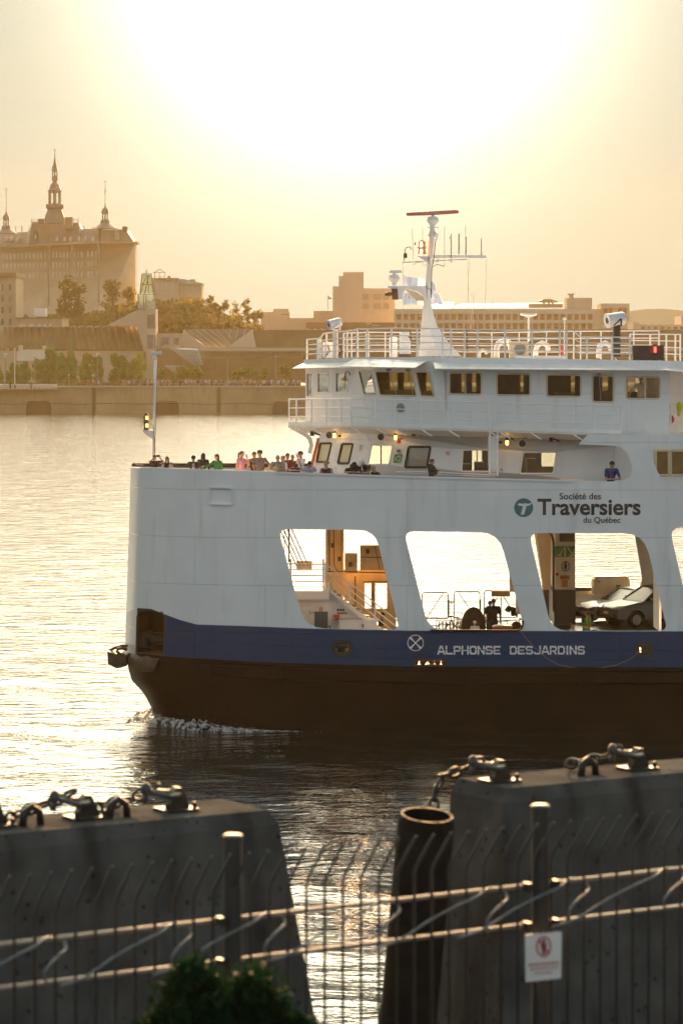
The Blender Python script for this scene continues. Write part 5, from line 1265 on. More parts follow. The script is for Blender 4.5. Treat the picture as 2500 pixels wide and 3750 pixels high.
# ---------------------------------------------------------------- cars
def car(label, px, D, rz, col, suv):
    """a car whose nose points along -X before turning; px, D give the middle of its front axle"""
    t = thing('car', label, 'car', (PX(px, D), D, ZC), 'cars on the ferry')
    o = Vector(t.location); M = Matrix.Rotation(rz, 3, 'Z')
    def W(mb): mb.v = [tuple(M @ Vector(v) + o) for v in mb.v]; return mb
    H = .17 if suv else 0; L, Wd = 4.55, (.91 if suv else .89)
    wr = .35 if suv else .32
    m = mat('car_paint_suv' if suv else 'car_paint', col, .4, 0, var=.03, spec=.3)
    arch = lambda cx: [(cx + (wr + .07) * math.cos(a), wr + (wr + .07) * math.sin(a)) for a in [math.pi * (1 - i / 8) for i in range(9)]]
    bot = [(-.86, .24 + H)] + [p for p in arch(0) if p[1] > .2] + [p for p in arch(2.65) if p[1] > .2] + [(3.45, .26 + H)]
    upr = [(3.62, .5 + H), (3.66, .85 + H), (3.55, 1.0 + H), (2.9, .98 + H), (1.6, .95 + H), (.62, .93 + H), (.1, .88 + H), (-.5, .79 + H), (-.82, .68 + H), (-.92, .5 + H), (-.92, .34 + H)]
    prof = bot + upr
    def fn(u, v, k):
        f = abs(u - 1.35) / 2.4; tp_ = 1 - .16 * max(0, f - .45) ** 1 * 1.6; wz = 1 - .06 * abs(v - .62) / .4
        return (u + (0.14 * 0), (-1 if k == 0 else 1) * Wd * tp_ * wz, v)
    mb = MB(); mb.sheet(prof, [], fn, True)
    body = build('body', W(mb), m, t, smooth=35)
    bv = body.modifiers.new('soft_edges', 'BEVEL'); bv.width = .07; bv.segments = 3; bv.limit_method = 'ANGLE'; bv.angle_limit = R(40)
    belt = [(.5, .0), (3.35, 0)]; rz_ = (1.43 if not suv else 1.52) + H * .9
    b0 = [(.42, -.80, .92 + H), (.42, .80, .92 + H), (3.5, .78, .97 + H), (3.5, -.78, .97 + H)]
    t0 = [(1.28, -.60, rz_ - .03), (1.28, .60, rz_ - .03), (2.95 if not suv else 3.3, .58, rz_ - .03), (2.95 if not suv else 3.3, -.58, rz_ - .03)]
    mb = MB(); mb.hexa(b0, t0); build('windows', W(mb), mat('car_glass', (.015, .016, .015), .22, spec=.12), t)
    mb = MB(); rf = []
    for yy in (-.60, -.3, 0, .3, .60):
        c = .05 * (1 - (yy / .6) ** 2)
        rf.append([(1.24, yy, rz_ - .02 + c * .6), (1.7, yy, rz_ + .02 + c), (2.4, yy, rz_ + .02 + c), (t0[2][0], yy, rz_ - .01 + c)])
    mb.grid(rf); mb.hexa([(1.22, -.63, rz_ - .05), (1.22, .63, rz_ - .05), (t0[2][0] + .05, .61, rz_ - .05), (t0[2][0] + .05, -.61, rz_ - .05)], [(1.28, -.6, rz_ - .005), (1.28, .6, rz_ - .005), (t0[2][0], .58, rz_ - .005), (t0[2][0], -.58, rz_ - .005)])
    build('roof', W(mb), m, t, smooth=40)
    mb = MB()
    for s in (-1, 1):
        mb.tube([(.42, s * .81, .92 + H), (1.26, s * .61, rz_ - .02)], .035, 6); mb.tube([(3.5, s * .79, .97 + H), (t0[2][0], s * .59, rz_ - .02)], .05, 6); mb.tube([(1.95, s * .81, .94 + H), (2.02, s * .61, rz_ - .02)], .03, 6)
    build('pillars', W(mb), m, t)
    for cx in (0, 2.65):
        for s in (-1, 1):
            mb = MB(); mb.lathe((cx, s * (Wd - .12), wr), [(wr - .1, -.11), (wr, -.09), (wr, .09), (wr - .1, .11)], 20, 'Y'); wh = build('wheel', W(mb), M_RUB, t, smooth=40)
            mb = MB(); mb.lathe((cx, s * (Wd - .01), wr), [(.22, -.01), (.2, .01), (.05, .015)], 16, 'Y')
            for i in range(5): a = i * 1.257; mb.obox((cx + .12 * math.cos(a), s * (Wd + .005), wr + .12 * math.sin(a)), .2, .03, .045, 0, 0, -a)
            build('rim', W(mb), M_GREY, wh)
    for s in (-1, 1):
        mb = MB(); mb.hexa([(-.90, s * .42, .60 + H), (-.86, s * .78, .62 + H), (-.52, s * .83, .74 + H), (-.80, s * .5, .68 + H)], [(-.94, s * .42, .66 + H), (-.88, s * .80, .70 + H), (-.46, s * .85, .80 + H), (-.84, s * .5, .74 + H)]); build('headlight', W(mb), mat('headlight_lens', (.7, .7, .65), .05, spec=1, metal=.5), t)
        mb = MB(); mb.ell((.72, s * .98, 1.0 + H), .08, .11, .075); mb.tube([(.72, s * .8, .96 + H), (.72, s * .9, .98 + H)], .03); build('mirror', W(mb), m, t, smooth=True)
        mb = MB(); mb.hexa([(-.93, s * .5, .34 + H), (-.9, s * .75, .34 + H), (-.9, s * .75, .44 + H), (-.93, s * .5, .44 + H)], [(-.95, s * .5, .35 + H), (-.92, s * .74, .35 + H), (-.92, s * .74, .43 + H), (-.95, s * .5, .43 + H)]); build('fog_lamp', W(mb), M_DARK, t)
    mb = MB(); mb.box(-.96, -.9, -.42, .42, .54 + H, .68 + H); gr = build('grille', W(mb), M_DARK, t)
    mb = MB()
    for zz in (.57, .615, .66): mb.box(-.975, -.955, -.44, .44, zz - .01 + H, zz + .01 + H)
    mb.box(-.985, -.96, -.06, .06, .58 + H, .66 + H); build('grille_bars', W(mb), M_GREY, gr)
    mb = MB(); mb.box(-.965, -.9, -.7, .7, .26 + H, .36 + H); build('lower_intake', W(mb), M_DARK, t)
    mb = MB(); mb.box(-.985, -.95, -.16, .16, .42 + H, .52 + H); build('number_plate', W(mb), M_TRIM, t)
    return t
car('grey sport utility vehicle parked nearest in the third opening', 2288, 127.2, R(28), (.12, .115, .11), True)
car('silver saloon car parked beyond the grey sport utility vehicle', 2205, 129.3, R(28), (.34, .34, .34), False)
# right edge of the picture, balcony end
railing('balcony_railing', [2455, 2480, 2500, 2540], [(2455, 1478), (2540, 1478)], [(2455, 1590), (2540, 1590)], 113.2, (.01, .33, .66), 3.2, 2.2)
mb = MB(); mb.ell(P(2486, 1490, 113), .12, .1, .2, 8, 6); mb.ell(P(2484, 1512, 113), .08, .08, .14, 8, 6); solo('life_jacket', mb, cloth('yellow jacket', (.55, .6, .03)), 'yellow-green life jacket hanging on the rail at the right edge', 'life jacket', smooth=True)
mb = MB(); mb.lathe(P(2452, 1535, 114.5), [(.1, -.04), (.16, -.04), (.18, 0), (.16, .04), (.1, .04)], 18, 'Y'); solo('life_ring', mb, M_RED, 'red life ring on the rail at the right edge', 'life ring', smooth=40)
# ---------------------------------------------------------------- the far shore
DQ = 738.0
M_STONE = mat('far_pale_stone', (.6, .48, .35), .8, var=.1, vs=.2)  # far colours lightened and warmed to carry part of the golden veil
M_STONED = mat('far_grey_stone', (.36, .29, .21), .8, var=.15, vs=.3)
M_SLATE = mat('far_slate', (.22, .2, .18), .6, var=.12, vs=.3)
M_BROWN = mat('far_brown_copper', (.17, .115, .06), .6, var=.25, vs=.2)
M_CONC = mat('far_concrete', (.5, .42, .33), .8, var=.06, vs=.1)
M_BRICK = mat('far_brick', (.22, .13, .07), .8, var=.15, vs=.3)
M_WIN = mat('far_window', (.05, .05, .05), .15, spec=.8)
M_WINP = mat('far_pale_window', (.5, .48, .44), .3)
M_FGLASS = glass('far_tinted_glass', (.6, .66, .45), .15)
M_FROOF = mat('white_glazed_roof', (.42, .46, .43), .4)
M_QUAY = mat('quay_wall', (.36, .27, .17), .85, var=.3, vs=.08, stain=(.2, .15, .09), sst=.7)
# land behind the quay, one sheet to the horizon with the hill on it
def hill_z(x, y):
    px = 1250 + x / y * F if y > 1 else 0
    a = interp([(-600, 15), (0, 15), (300, 15), (440, 18), (560, 19), (700, 20), (760, 20), (900, 16), (960, 12), (1000, 8), (1070, 0), (2600, 0)], px)
    s = max(0, min(1, (y - 812) / 75)); s = s * s * (3 - 2 * s)
    return 6.4 + a * s
mb = MB(); rows = []
for y in [DQ + 2, 780, 800, 812, 822, 832, 842, 852, 862, 872, 887, 910, 960, 1100, 1500, 3000, 9000]:
    rows.append([Vector((x, y, hill_z(x, y) if y < 1500 else 6.4 + max(0, hill_z(x, 1400) - 6.4) * max(0, (3000 - y) / 1500))) for x in [-3000, -900, -400] + list(range(-200, 121, 8)) + [400, 900, 3000]])
mb.grid(rows); struct('ground', mb, mat('hill_earth', (.05, .05, .025), .95, var=.3, vs=.1), smooth=True)
mb = MB(); hl = [(1700, 1170), (1900, 1160), (2200, 1150), (2290, 1140), (2370, 1131), (2420, 1130), (2500, 1136), (2600, 1145), (2800, 1170)]
mb.grid([[P(x, y, 5200) for x, y in hl], [P(x, 1310, 4700) for x, y in hl]]); struct('hills', mb, mat('far_ridge', (.08, .09, .07), 1), smooth=True)
# quay wall
def fthing(name, label, cat, group=None, px=0, D=800): return thing(name, label, cat, (PX(px, D), D, 6.4), group)
QW = thing('quay_wall', 'long stained concrete quay wall along the far bank', 'quay wall', (0, DQ, 0))
mb = MB(); mb.box(-420, 420, DQ, DQ + 2.5, -1, PZ(1418, DQ)); build('wall', mb, M_QUAY, QW)
mb = MB(); mb.box(-420, 420, DQ - .35, DQ + 2.6, PZ(1418, DQ) + .004, PZ(1412.5, DQ)); build('coping', mb, M_CONC, QW)
for x in (343, 800, 1280):
    mb = MB(); bp(mb, x - 6, 1419, x + 6, 1512, DQ - .25, .24); build('wall_slot', mb, M_RUST, QW)  # dark slots drawn as strips, their shade put into the colour
for x0, x1, y in ((98, 186, 1468), (572, 652, 1468), (1000, 1062, 1470)):
    mb = MB(); poly(mb, rr([(x0, y), (x1, y), (x1 + 4, 1516), (x0 - 4, 1516)], 14), DQ - .06, .05); build('arched_recess', mb, mat('wet_and_shaded_stone', (.045, .037, .028), .8, var=.3, vs=.2), QW)  # flat dark plates: the shade of the openings put into the colour
mb = MB(); mb.tube([P(x, 1478 + 2 * math.sin(x / 37), DQ - .08) for x in range(-60, 2600, 40)], .06, 4); build('tide_line', mb, mat('wet_and_shaded_stone', (0, 0, 0)), QW)
# crowd along the quay
g = random.Random(5)
CM = [mat('crowd_' + str(i), c, .9) for i, c in enumerate(((.04, .035, .03), (.5, .48, .46), (.22, .06, .05), (.06, .08, .14), (.3, .25, .2), (.4, .3, .3)))]
mb = MB()
for i in range(330):
    px = 440 + 660 * (g.random() ** .85) if i < 300 else 210 + 890 * g.random()
    D = DQ + 1.5 + g.random() * 7; z = 6.6; x = PX(px, D); h = g.uniform(1.5, 1.85)
    mb.mi = g.choice((0, 0, 0, 3, 4)); mb.lathe((x, D, z), [(.14, 0), (.17, .8 * h / 1.7)], 5)
    mb.mi = g.choice((0, 1, 1, 2, 3, 4, 5)); mb.lathe((x, D, z), [(.2, .75 * h / 1.7), (.26, 1.2 * h / 1.7), (.2, 1.42 * h / 1.7), (.07, 1.5 * h / 1.7)], 6)
    mb.mi = g.choice((0, 0, 4)); mb.ell((x, D, z + 1.6 * h / 1.7), .11, .12, .14, 6, 4)
tag(build('crowd', mb, CM), None, None, None, 'stuff')
mb = MB(); mb.mi = 0
mb.tube([P(x, 1394, DQ + .8) for x in range(-60, 2600, 60)], .035, 4); mb.tube([P(x, 1405, DQ + .8) for x in range(-60, 2600, 60)], .03, 4)
for x in range(210, 2500, 22): mb.tube([P(x, 1394, DQ + .8), P(x, 1415, DQ + .8)], .03, 4)
solo('quay_railing', mb, M_STONED, 'thin grey railing along the edge of the far quay', 'railing')
GW = fthing('gangway', 'white lattice gangway on the quay at the left', 'gangway', None, 100, DQ)
mb = MB()
for y in (1408, 1424): mb.tube([P(-40, y, DQ - 1.2), P(210, y + 1, DQ - 1.2)], .12, 4)
for x in range(-40, 210, 10): mb.tube([P(x, 1424, DQ - 1.2), P(x + 5, 1408, DQ - 1.2), P(x + 10, 1424, DQ - 1.2)], .06, 4)
build('truss', mb, M_TRIM, GW)
mb = MB(); bp(mb, -40, 1423.5, 210, 1426, DQ - 2.5, 2.2); build('walkway', mb, M_STONED, GW)
def walker(label, px, c):
    t = thing('person', label, 'person', (PX(px, DQ - 1.8), DQ - 1.8, PZ(1423, DQ - 1.8)), 'walkers on the gangway'); x, y, z = t.location
    mb = MB(); mb.lathe((x, y, z + .02), [(.16, 0), (.2, .8), (.26, 1.2), (.22, 1.42), (.07, 1.5)], 6); mb.ell((x, y, z + 1.62), .11, .12, .14, 6, 4); build('body', mb, c, t, True)
    mb = MB(); mb.lathe((x, y, z), [(.17, .03), (.2, .8)], 6); build('trousers', mb, M_DARK, t)
walker('walker in dark clothes left on the white lattice gangway', 38, CM[0]); walker('walker in hi-vis yellow on the white lattice gangway', 55, mat('far_hi_vis', (.5, .55, .05), .7)); walker('walker in black halfway along the white lattice gangway', 114, CM[3])

# ---------------------------------------------------------------- buildings
def wins(par, rects, D, m=M_WIN, nm='window', proud=.06, sill=None):
    """windows of a facade, each a part of its own (photo rectangles); copies share meshes of the same size"""
    cache = {}
    for x0, y0, x1, y1 in rects:
        Dv = D(x0) if callable(D) else D
        key = (round(x1 - x0, 1), round(y1 - y0, 1), round(Dv))
        if key in cache:
            src, X0, Y0, D0 = cache[key]
            o = src.copy(); COL.objects.link(o); o.parent = par
            o.location = src.location + (P(x0, y0, Dv) - P(X0, Y0, D0))
        else:
            mb = MB(); bp(mb, x0, y0, x1, y1, Dv - proud, proud + .1)
            o = build(nm, mb, m, par); cache[key] = (o, x0, y0, Dv)
            if sill:
                pass
def slab(mb, pts, D, t): poly(mb, pts, D, t)
# the seminary on the hill, three ranges seen at an angle
SD = 935.0
sem = fthing('seminary_building', 'huge pale stone seminary on the hill with a tall middle spire and two turrets', 'building', None, 180, SD)
sd_ = lambda x: SD + (362 - x) * .05 if x < 362 else SD + (x - 362) * .12
fl = lambda x, y0, y1: y0 + (y1 - y0) * x / 362
mb = MB(); poly(mb, [(-80, 912), (178, 897), (362, 889), (494, 890), (497, 1190), (362, 1190), (-80, 1190)], sd_, 8); build('wall', mb, M_STONE, sem)
mb = MB(); poly(mb, [(-80, 905), (178, 892), (362, 884), (503, 884), (503, 891), (362, 891), (178, 898), (-80, 912)], lambda x: sd_(x) - 1.2, 10); build('cornice', mb, M_STONED, sem)
mb = MB()
for x in (178, 262, 361): bp(mb, x - 3, 893, x + 3, 1120, sd_(x) - .5, .6)
build('pilaster', mb, M_STONED, sem)
mb = MB(); rows = []
top_ = [(-80, 852), (0, 852), (100, 849), (118, 812), (180, 812), (288, 815), (298, 838), (362, 836), (420, 835), (468, 842), (492, 878)]
for k in (0, 1):
    rows.append([P(x, y if k else (905 - (x + 80) * .05 if x < 362 else 884), sd_(x) + 6 * k) for x, y in top_])
mb.grid(rows); mb.grid([rows[1], [p + Vector((0, 6, 0)) for p in rows[1]]]); RF = build('roof', mb, M_SLATE, sem)
mb = MB(); poly(mb, [(103, 893), (118, 818), (176, 815), (180, 893)], sd_(140) - .3, 6); build('pavilion_roof', mb, M_SLATE, sem); mb = MB(); poly(mb, [(370, 884), (372, 842), (462, 842), (490, 884)], lambda x: sd_(x) - .3, 6); build('pavilion_roof', mb, M_SLATE, sem)
w_ = []
for row, (y, h) in enumerate(((918, 20), (955, 20), (992, 20))):
    for x in list(range(8, 172, 14)) + list(range(192, 258, 13)) + list(range(270, 300, 13)) + [320, 334, 348]:
        yy = y + (362 - x) * .03; w_.append((x, yy, x + 5, yy + h))
wins(sem, w_, lambda x: sd_(x), M_WINP)
for x in (18, 40, 66, 118 + 12, 208, 236, 258, 288, 312, 340, 425):
    y = 868 if x not in (130, 425) else 850; s = 1 if x not in (130, 425) else 1.9
    mb = MB(); poly(mb, [(x - 5 * s, y + 14 * s), (x - 5 * s, y + 2 * s), (x, y - 4 * s), (x + 5 * s, y + 2 * s), (x + 5 * s, y + 14 * s)], sd_(x) - .8, 5); dm = build('dormer', mb, M_STONE, sem)
    mb = MB(); bp(mb, x - 2 * s, y + 3 * s, x + 2 * s, y + 12 * s, sd_(x) - .9, .2); build('pane', mb, M_WINP, dm)
for x0, x1, y0, y1 in ((141, 162, 800, 816), (237, 264, 794, 836), (448, 464, 828, 846)):
    mb = MB(); bp(mb, x0, y0, x1, y1, SD + 6, 4); bp(mb, x0 - 2, y0 + 4, x1 + 2, y0 + 8, SD + 5.5, 5); build('chimney', mb, M_SLATE, sem)
mb = MB()
for x0, x1, y in ((115, 140, 804), (264, 286, 804)):
    tp(mb, [(x0, y), (x1, y)], SD + 5, .7, 4); tp(mb, [(x0, y + 7), (x1, y + 7)], SD + 5, .7, 4)
    for x in (x0, x1): tp(mb, [(x, y - 4), (x, y + 12)], SD + 5, 1.2, 4)
for x in (57, 80, 307, 342): tp(mb, [(x, 826), (x, 852)], SD + 5, 1.3, 5)
build('roof_cresting', mb, M_STONED, sem)
def turret(cx, prof, D, name, openings=(), n=8):
    """lathe from photo half-widths and rows"""
    mb = MB(); mb.lathe((PX(cx, D), D, 0), [(hw * D / F, PZ(y, D)) for hw, y in prof], n); t = build(name, mb, M_SLATE, sem, smooth=30)
    for x, y0, y1, w2 in openings:
        mb = MB(); bp(mb, x - w2, y0, x + w2, y1, D - 40 * D / F * .6, .2); build('opening', mb, mat('bright_sky_opening', (.8, .75, .6), .9), t)
    return t
sx = lambda x: x / 3.015; sy = lambda y: 500 + y / 3.016
sp = [(38, 945), (37, 905), (36, 880), (30, 850), (26, 830), (30, 800), (33, 785), (34, 780), (32, 770), (32, 745), (24, 740)]
spire = turret(sx(605), [(a * .345, sy(b)) for a, b in ((110, 960), (112, 900), (100, 860), (84, 820), (80, 800), (98, 785), (100, 778), (96, 745), (74, 738))], SD + 3, 'spire')
def lantern(cx, hw, y0, y1, D, k=6):
    """open lantern: posts round a ring so that the sky shows through"""
    mb = MB(); r_ = hw * D / F; c = Vector((PX(cx, D), D, 0))
    for i in range(k):
        a = math.pi * (2 * i + 1) / k; mb.tube([c + Vector((r_ * .86 * math.cos(a), r_ * .86 * math.sin(a), PZ(y1, D))), c + Vector((r_ * .86 * math.cos(a), r_ * .86 * math.sin(a), PZ(y0, D)))], r_ * .20, 5)
    for y, q in ((y0, 1.0), (y0 + (y1 - y0) * .12, .95), (y1, 1.0)): mb.lathe(c, [(r_ * q, PZ(y + 1, D)), (r_ * q, PZ(y - 1.5, D))], 10)
    return build('lantern_stage', mb, M_SLATE, sem)
lantern(sx(605), 24, sy(600), sy(740), SD + 3)
turret(sx(605), [(28, sy(600)), (29, sy(594)), (24, sy(585)), (18, sy(555)), (17, sy(530)), (10, sy(508)), (8, sy(495)), (12, sy(470)), (13, sy(460)), (11, sy(455)), (11, sy(430)), (6, sy(428))], SD + 3, 'dome')
lantern(sx(605), 10.5, sy(372), sy(432), SD + 3)
turret(sx(605), [(13, sy(372)), (11, sy(362)), (9, sy(325)), (5, sy(290)), (1.5, sy(210)), (.6, sy(120))], SD + 3, 'spire_cap')
mb = MB(); tp(mb, [(sx(585), sy(147)), (sx(625), sy(147))], SD + 3, .8, 4); build('cross', mb, M_DARK, sem)
for cx, y, s, xm in ((sx(68), sy(855), .95, sy(578)), (sx(1160), sy(785), 1.0, sy(490))):
    D = SD + 4
    turret(cx, [(a * s, y + b * s) for a, b in ((44, 74), (27, 62), (18, 56), (17, 46), (15, 44))], D, 'turret')
    lantern(cx, 11.5 * s, y + 18 * s, y + 44 * s, D)
    turret(cx, [(15 * s, y + 19 * s), (14 * s, y + 14 * s), (10 * s, y + 4 * s), (4 * s, y - 2 * s), (3 * s, y - 8 * s), (1, y - 14 * s), (.9, xm + 12), (.5, xm)], D, 'turret_cap')
    mb = MB(); tp(mb, [(cx - 6, xm), (cx + 4, xm)], D, 1.1, 4)
    if cx > 200: mb.sheet([(cx - 4, sy(625)), (cx + 2, sy(570)), (cx + 3, sy(605))], [], lambda u, v, k: P(u, v, D))
    build('weather_vane', mb, M_DARK, sem)
# stone apartment house at the left edge
ap = fthing('stone_house', 'tall grey stone house with a dark flat roof at the left edge', 'house', None, 20, 845)
mb = MB(); bp(mb, -90, 1012, 58, 1206, 845, 20); build('wall', mb, M_STONED, ap)
mb = MB(); bp(mb, -90, 998, 60, 1013, 844, 22); build('roof', mb, M_BROWN, ap)
wins(ap, [(x, y, x + 8, y + 24) for x in (5, 33) for y in (1040, 1080, 1122, 1166)], 845)
lo = fthing('low_flat_roofed_building', 'low brown flat-roofed building with a white rooftop box beside the stone house', 'building', None, 140, 838)
mb = MB(); bp(mb, 58, 1166, 228, 1205, 838, 20); build('wall', mb, M_STONED, lo); mb = MB(); bp(mb, 56, 1162, 230, 1167, 837.5, 21); build('parapet', mb, M_BROWN, lo)
mb = MB(); bp(mb, 125, 1128, 166, 1158, 840, 6); build('rooftop_box', mb, mat('white_box', (.65, .65, .64), .5), lo); mb = MB(); bp(mb, 105, 1130, 125, 1162, 840, 6); build('stair_head', mb, M_CONC, lo)
wins(lo, [(x, 1186, x + 8, 1196) for x in (72, 84, 108, 114, 140, 160, 180)], 838, M_WINP)
br = fthing('brick_house', 'narrow red brick house with white arched windows at the left edge', 'house', None, 0, 792)
mb = MB(); bp(mb, -80, 1262, 12, 1345, 792, 14); build('wall', mb, M_BRICK, br); mb = MB(); bp(mb, 40, 1234, 48, 1330, 793, 8); build('chimney', mb, M_BRICK, br)
wins(br, [(x, y, x + 9, y + 20) for x in (-14, 2) for y in (1244 + 20, 1276 + 10, 1306)], 792, M_WINP)
oh = fthing('old_stone_house', 'small old stone house with a pale hipped roof behind the poplars', 'house', None, 110, 776)
mb = MB(); bp(mb, 66, 1318, 150, 1400, 776, 14); build('wall', mb, M_STONE, oh)
mb = MB(); mb.hexa([P(60, 1321, 775), P(154, 1321, 775), P(154, 1321, 791), P(60, 1321, 791)], [P(66, 1279, 781), P(180, 1279, 781), P(176, 1279, 785), P(66, 1279, 785)]); rf = build('roof', mb, M_SLATE, oh)
for x in (68, 155):
    mb = MB(); bp(mb, x, 1264, x + 12, 1282, 782, 3); build('chimney', mb, M_STONE, rf)
wins(oh, [(x, 1332, x + 7, 1346) for x in (74, 96, 118)], 776)
# museum with the ribbed copper roof and the glass tower
mu = fthing('museum', 'low concrete museum with a long ribbed brown roof and a glazed tower', 'museum', None, 400, 785)
mb = MB(); poly(mb, [(-60, 1284), (526, 1284), (540, 1400), (-60, 1400)], 786, 30); build('wall', mb, M_CONC, mu)
rt0 = [(-60, 1197), (500, 1195), (526, 1282), (-60, 1270)]
mb = MB(); rows = [[], []]
for i in range(58):
    x = -60 + 10.2 * i; z = (i % 2) * .9
    rows[0].append(P(x - 6 + i * .02, 1196, 793 - z)); rows[1].append(P(x + (i / 57) * 26 - (1 - i / 57) * 12, 1272 + 11 * i / 57, 785.4 - z))
mb.grid(rows); mb.quad(rows[0][-1], rows[1][-1], rows[1][-1] + Vector((0, 20, 0)), rows[0][-1] + Vector((0, 20, 0))); MR = build('roof', mb, M_BROWN, mu)
mb = MB()
for i in range(14): x = 45 + i * 30; mb.hexa([P(x, 1199, 790), P(x + 22, 1195, 790), P(x + 22, 1195, 794), P(x, 1199, 794)], [P(x + 2, 1195.5, 790), P(x + 24, 1191, 790), P(x + 24, 1191, 794), P(x + 2, 1195.5, 794)])
build('roof_vent', mb, M_FROOF, MR)
mb = MB(); poly(mb, [(394, 1192), (505, 1134), (536, 1130), (540, 1290), (528, 1290), (502, 1194)], 784.5, 6); build('sloping_wall', mb, M_CONC, mu)
mb = MB(); tp(mb, [(394, 1192), (503, 1135)], 784, 1.6, 4); build('coping', mb, M_FROOF, mu)
mb = MB(); bp(mb, 535, 1130, 570, 1400, 784, 9); TW = build('tower', mb, M_CONC, mu)
for y0, y1 in ((1150, 1202), (1226, 1278)):
    mb = MB(); bp(mb, 539, y0, 568, y1, 783.9, .2); build('tower_window', mb, M_WIN, TW)
D0 = 784.5
mb = MB(); bp(mb, 506, 1081, 569, 1132, D0, 4.4); build('tower_glazing', mb, M_FGLASS, TW)
mb = MB(); mb.hexa([P(512, 1074, D0), P(567, 1074, D0), P(567, 1074, D0 + 4), P(512, 1074, D0 + 4)], [P(520, 1001, D0 + 1), P(553, 1001, D0 + 1), P(553, 1001, D0 + 3), P(520, 1001, D0 + 3)]); build('tower_glazing', mb, M_FGLASS, TW)
mb = MB()
for a in ([(505, 1132), (505, 1078)], [(525, 1132), (525, 1078)], [(535, 1132), (535, 1078)], [(570, 1132), (570, 1078)], [(503, 1077), (571, 1077)], [(505, 1132), (570, 1132)], [(512, 1075), (520, 1001), (553, 1001), (567, 1075)], [(513, 1074), (524, 1040), (538, 1006), (546, 1074)], [(530, 1074), (545, 1006), (556, 1040), (562, 1074)], [(514, 1040), (560, 1040)], [(536, 1001), (536, 986)]): tp(mb, a, D0 - .2, 1.5, 4)
build('tower_frame', mb, M_BROWN, TW)
mb = MB(); poly(mb, [(570, 1220), (662, 1220), (660, 1272), (740, 1272), (740, 1400), (570, 1400)], 790, 20); build('link_block', mb, M_CONC, mu)
wins(mu, [(590, 1235, 618, 1262), (636, 1236, 656, 1262)], 790)
mb = MB(); poly(mb, [(572, 1276), (620, 1276), (745, 1365), (760, 1400), (572, 1400)], 782, 5); build('terrace_slope', mb, M_BRICK, mu)
for q in ([(650, 1277), (722, 1279), (745, 1337), (718, 1338)], [(604, 1339), (682, 1340), (710, 1366), (638, 1366)]):
    mb = MB(); mb.hexa([P(x, y, 780) for x, y in q], [P(x, y, 780) + Vector((0, .5, .1)) for x, y in q]); gr = build('skylight', mb, M_FROOF, mu)
    mb = MB()
    for k in (.2, .4, .6, .8): a, b, c, d = q; tp(mb, [(a[0] + (b[0] - a[0]) * k, a[1] + (b[1] - a[1]) * k), (d[0] + (c[0] - d[0]) * k, d[1] + (c[1] - d[1]) * k)], 779.8, .9, 4); tp(mb, [(a[0] + (d[0] - a[0]) * k, a[1] + (d[1] - a[1]) * k), (b[0] + (c[0] - b[0]) * k, b[1] + (c[1] - b[1]) * k)], 779.8, .9, 4)
    build('glazing_bars', mb, M_STONED, gr)
mb = MB(); poly(mb, [(735, 1273), (2700, 1273), (2700, 1286), (735, 1286)], 783, 10); bp(mb, 740, 1286, 2700, 1309, 788, 8); build('gallery_beam', mb, M_CONC, mu)
for x in range(760, 1160, 57):
    mb = MB(); bp(mb, x, 1286, x + 4, 1310, 783.5, .8); build('gallery_column', mb, M_CONC, mu)
mb = MB(); bp(mb, 725, 1309, 2700, 1400, 784, 15); build('lower_wall', mb, M_BRICK, mu)
mb = MB()
for y in (1318, 1334, 1350, 1372): bp(mb, 740, y, 2700, y + 1.6, 783.9, .2)
for x in range(745, 1160, 41): bp(mb, x, 1312, x + 1.6, 1398, 783.85, .2)
build('facade_joints', mb, M_BROWN, mu)
ga = fthing('gabled_roof_block', 'pale concrete block with two triangular gables and a sunken glazed roof', 'building', None, 800, 795)
mb = MB(); poly(mb, [(655, 1272), (672, 1206), (756, 1272)], 794, 20); poly(mb, [(832, 1272), (922, 1206), (938, 1272)], 793.6, 20); build('gable', mb, M_CONC, ga)
mb = MB(); mb.quad(P(672, 1204, 794.2), P(925, 1205, 793.8), P(832, 1272, 794.2), P(756, 1272, 794.2)); mb.quad(P(672, 1204, 794.2), P(925, 1205, 793.8), P(925, 1206, 815), P(672, 1206, 815)); G2 = build('roof', mb, M_SLATE, ga)
mb = MB()
for k in range(9): x = 690 + k * 26; tp(mb, [(x, 1207), (min(x + 80, 850) if k < 6 else x - 10, 1270 if k < 5 else 1240)], 793.7, 1.2, 4)
build('roof_battens', mb, M_STONE, G2)
sw = fthing('sawtooth_roof_hall', 'long brown sawtooth-roofed hall behind the bridge of the ferry', 'hall', None, 1100, 797)
mb = MB(); bp(mb, 925, 1206, 2700, 1274, 797, 20); build('wall', mb, M_BROWN, sw)
for i in range(10):
    x = 965 + i * 26; mb = MB(); mb.hexa([P(x, 1208, 796), P(x + 22, 1208, 796), P(x + 22, 1208, 802), P(x, 1208, 802)], [P(x, 1201, 796), P(x + 20, 1206, 796), P(x + 20, 1206, 802), P(x, 1201, 802)]); build('roof_light', mb, M_FROOF, sw)
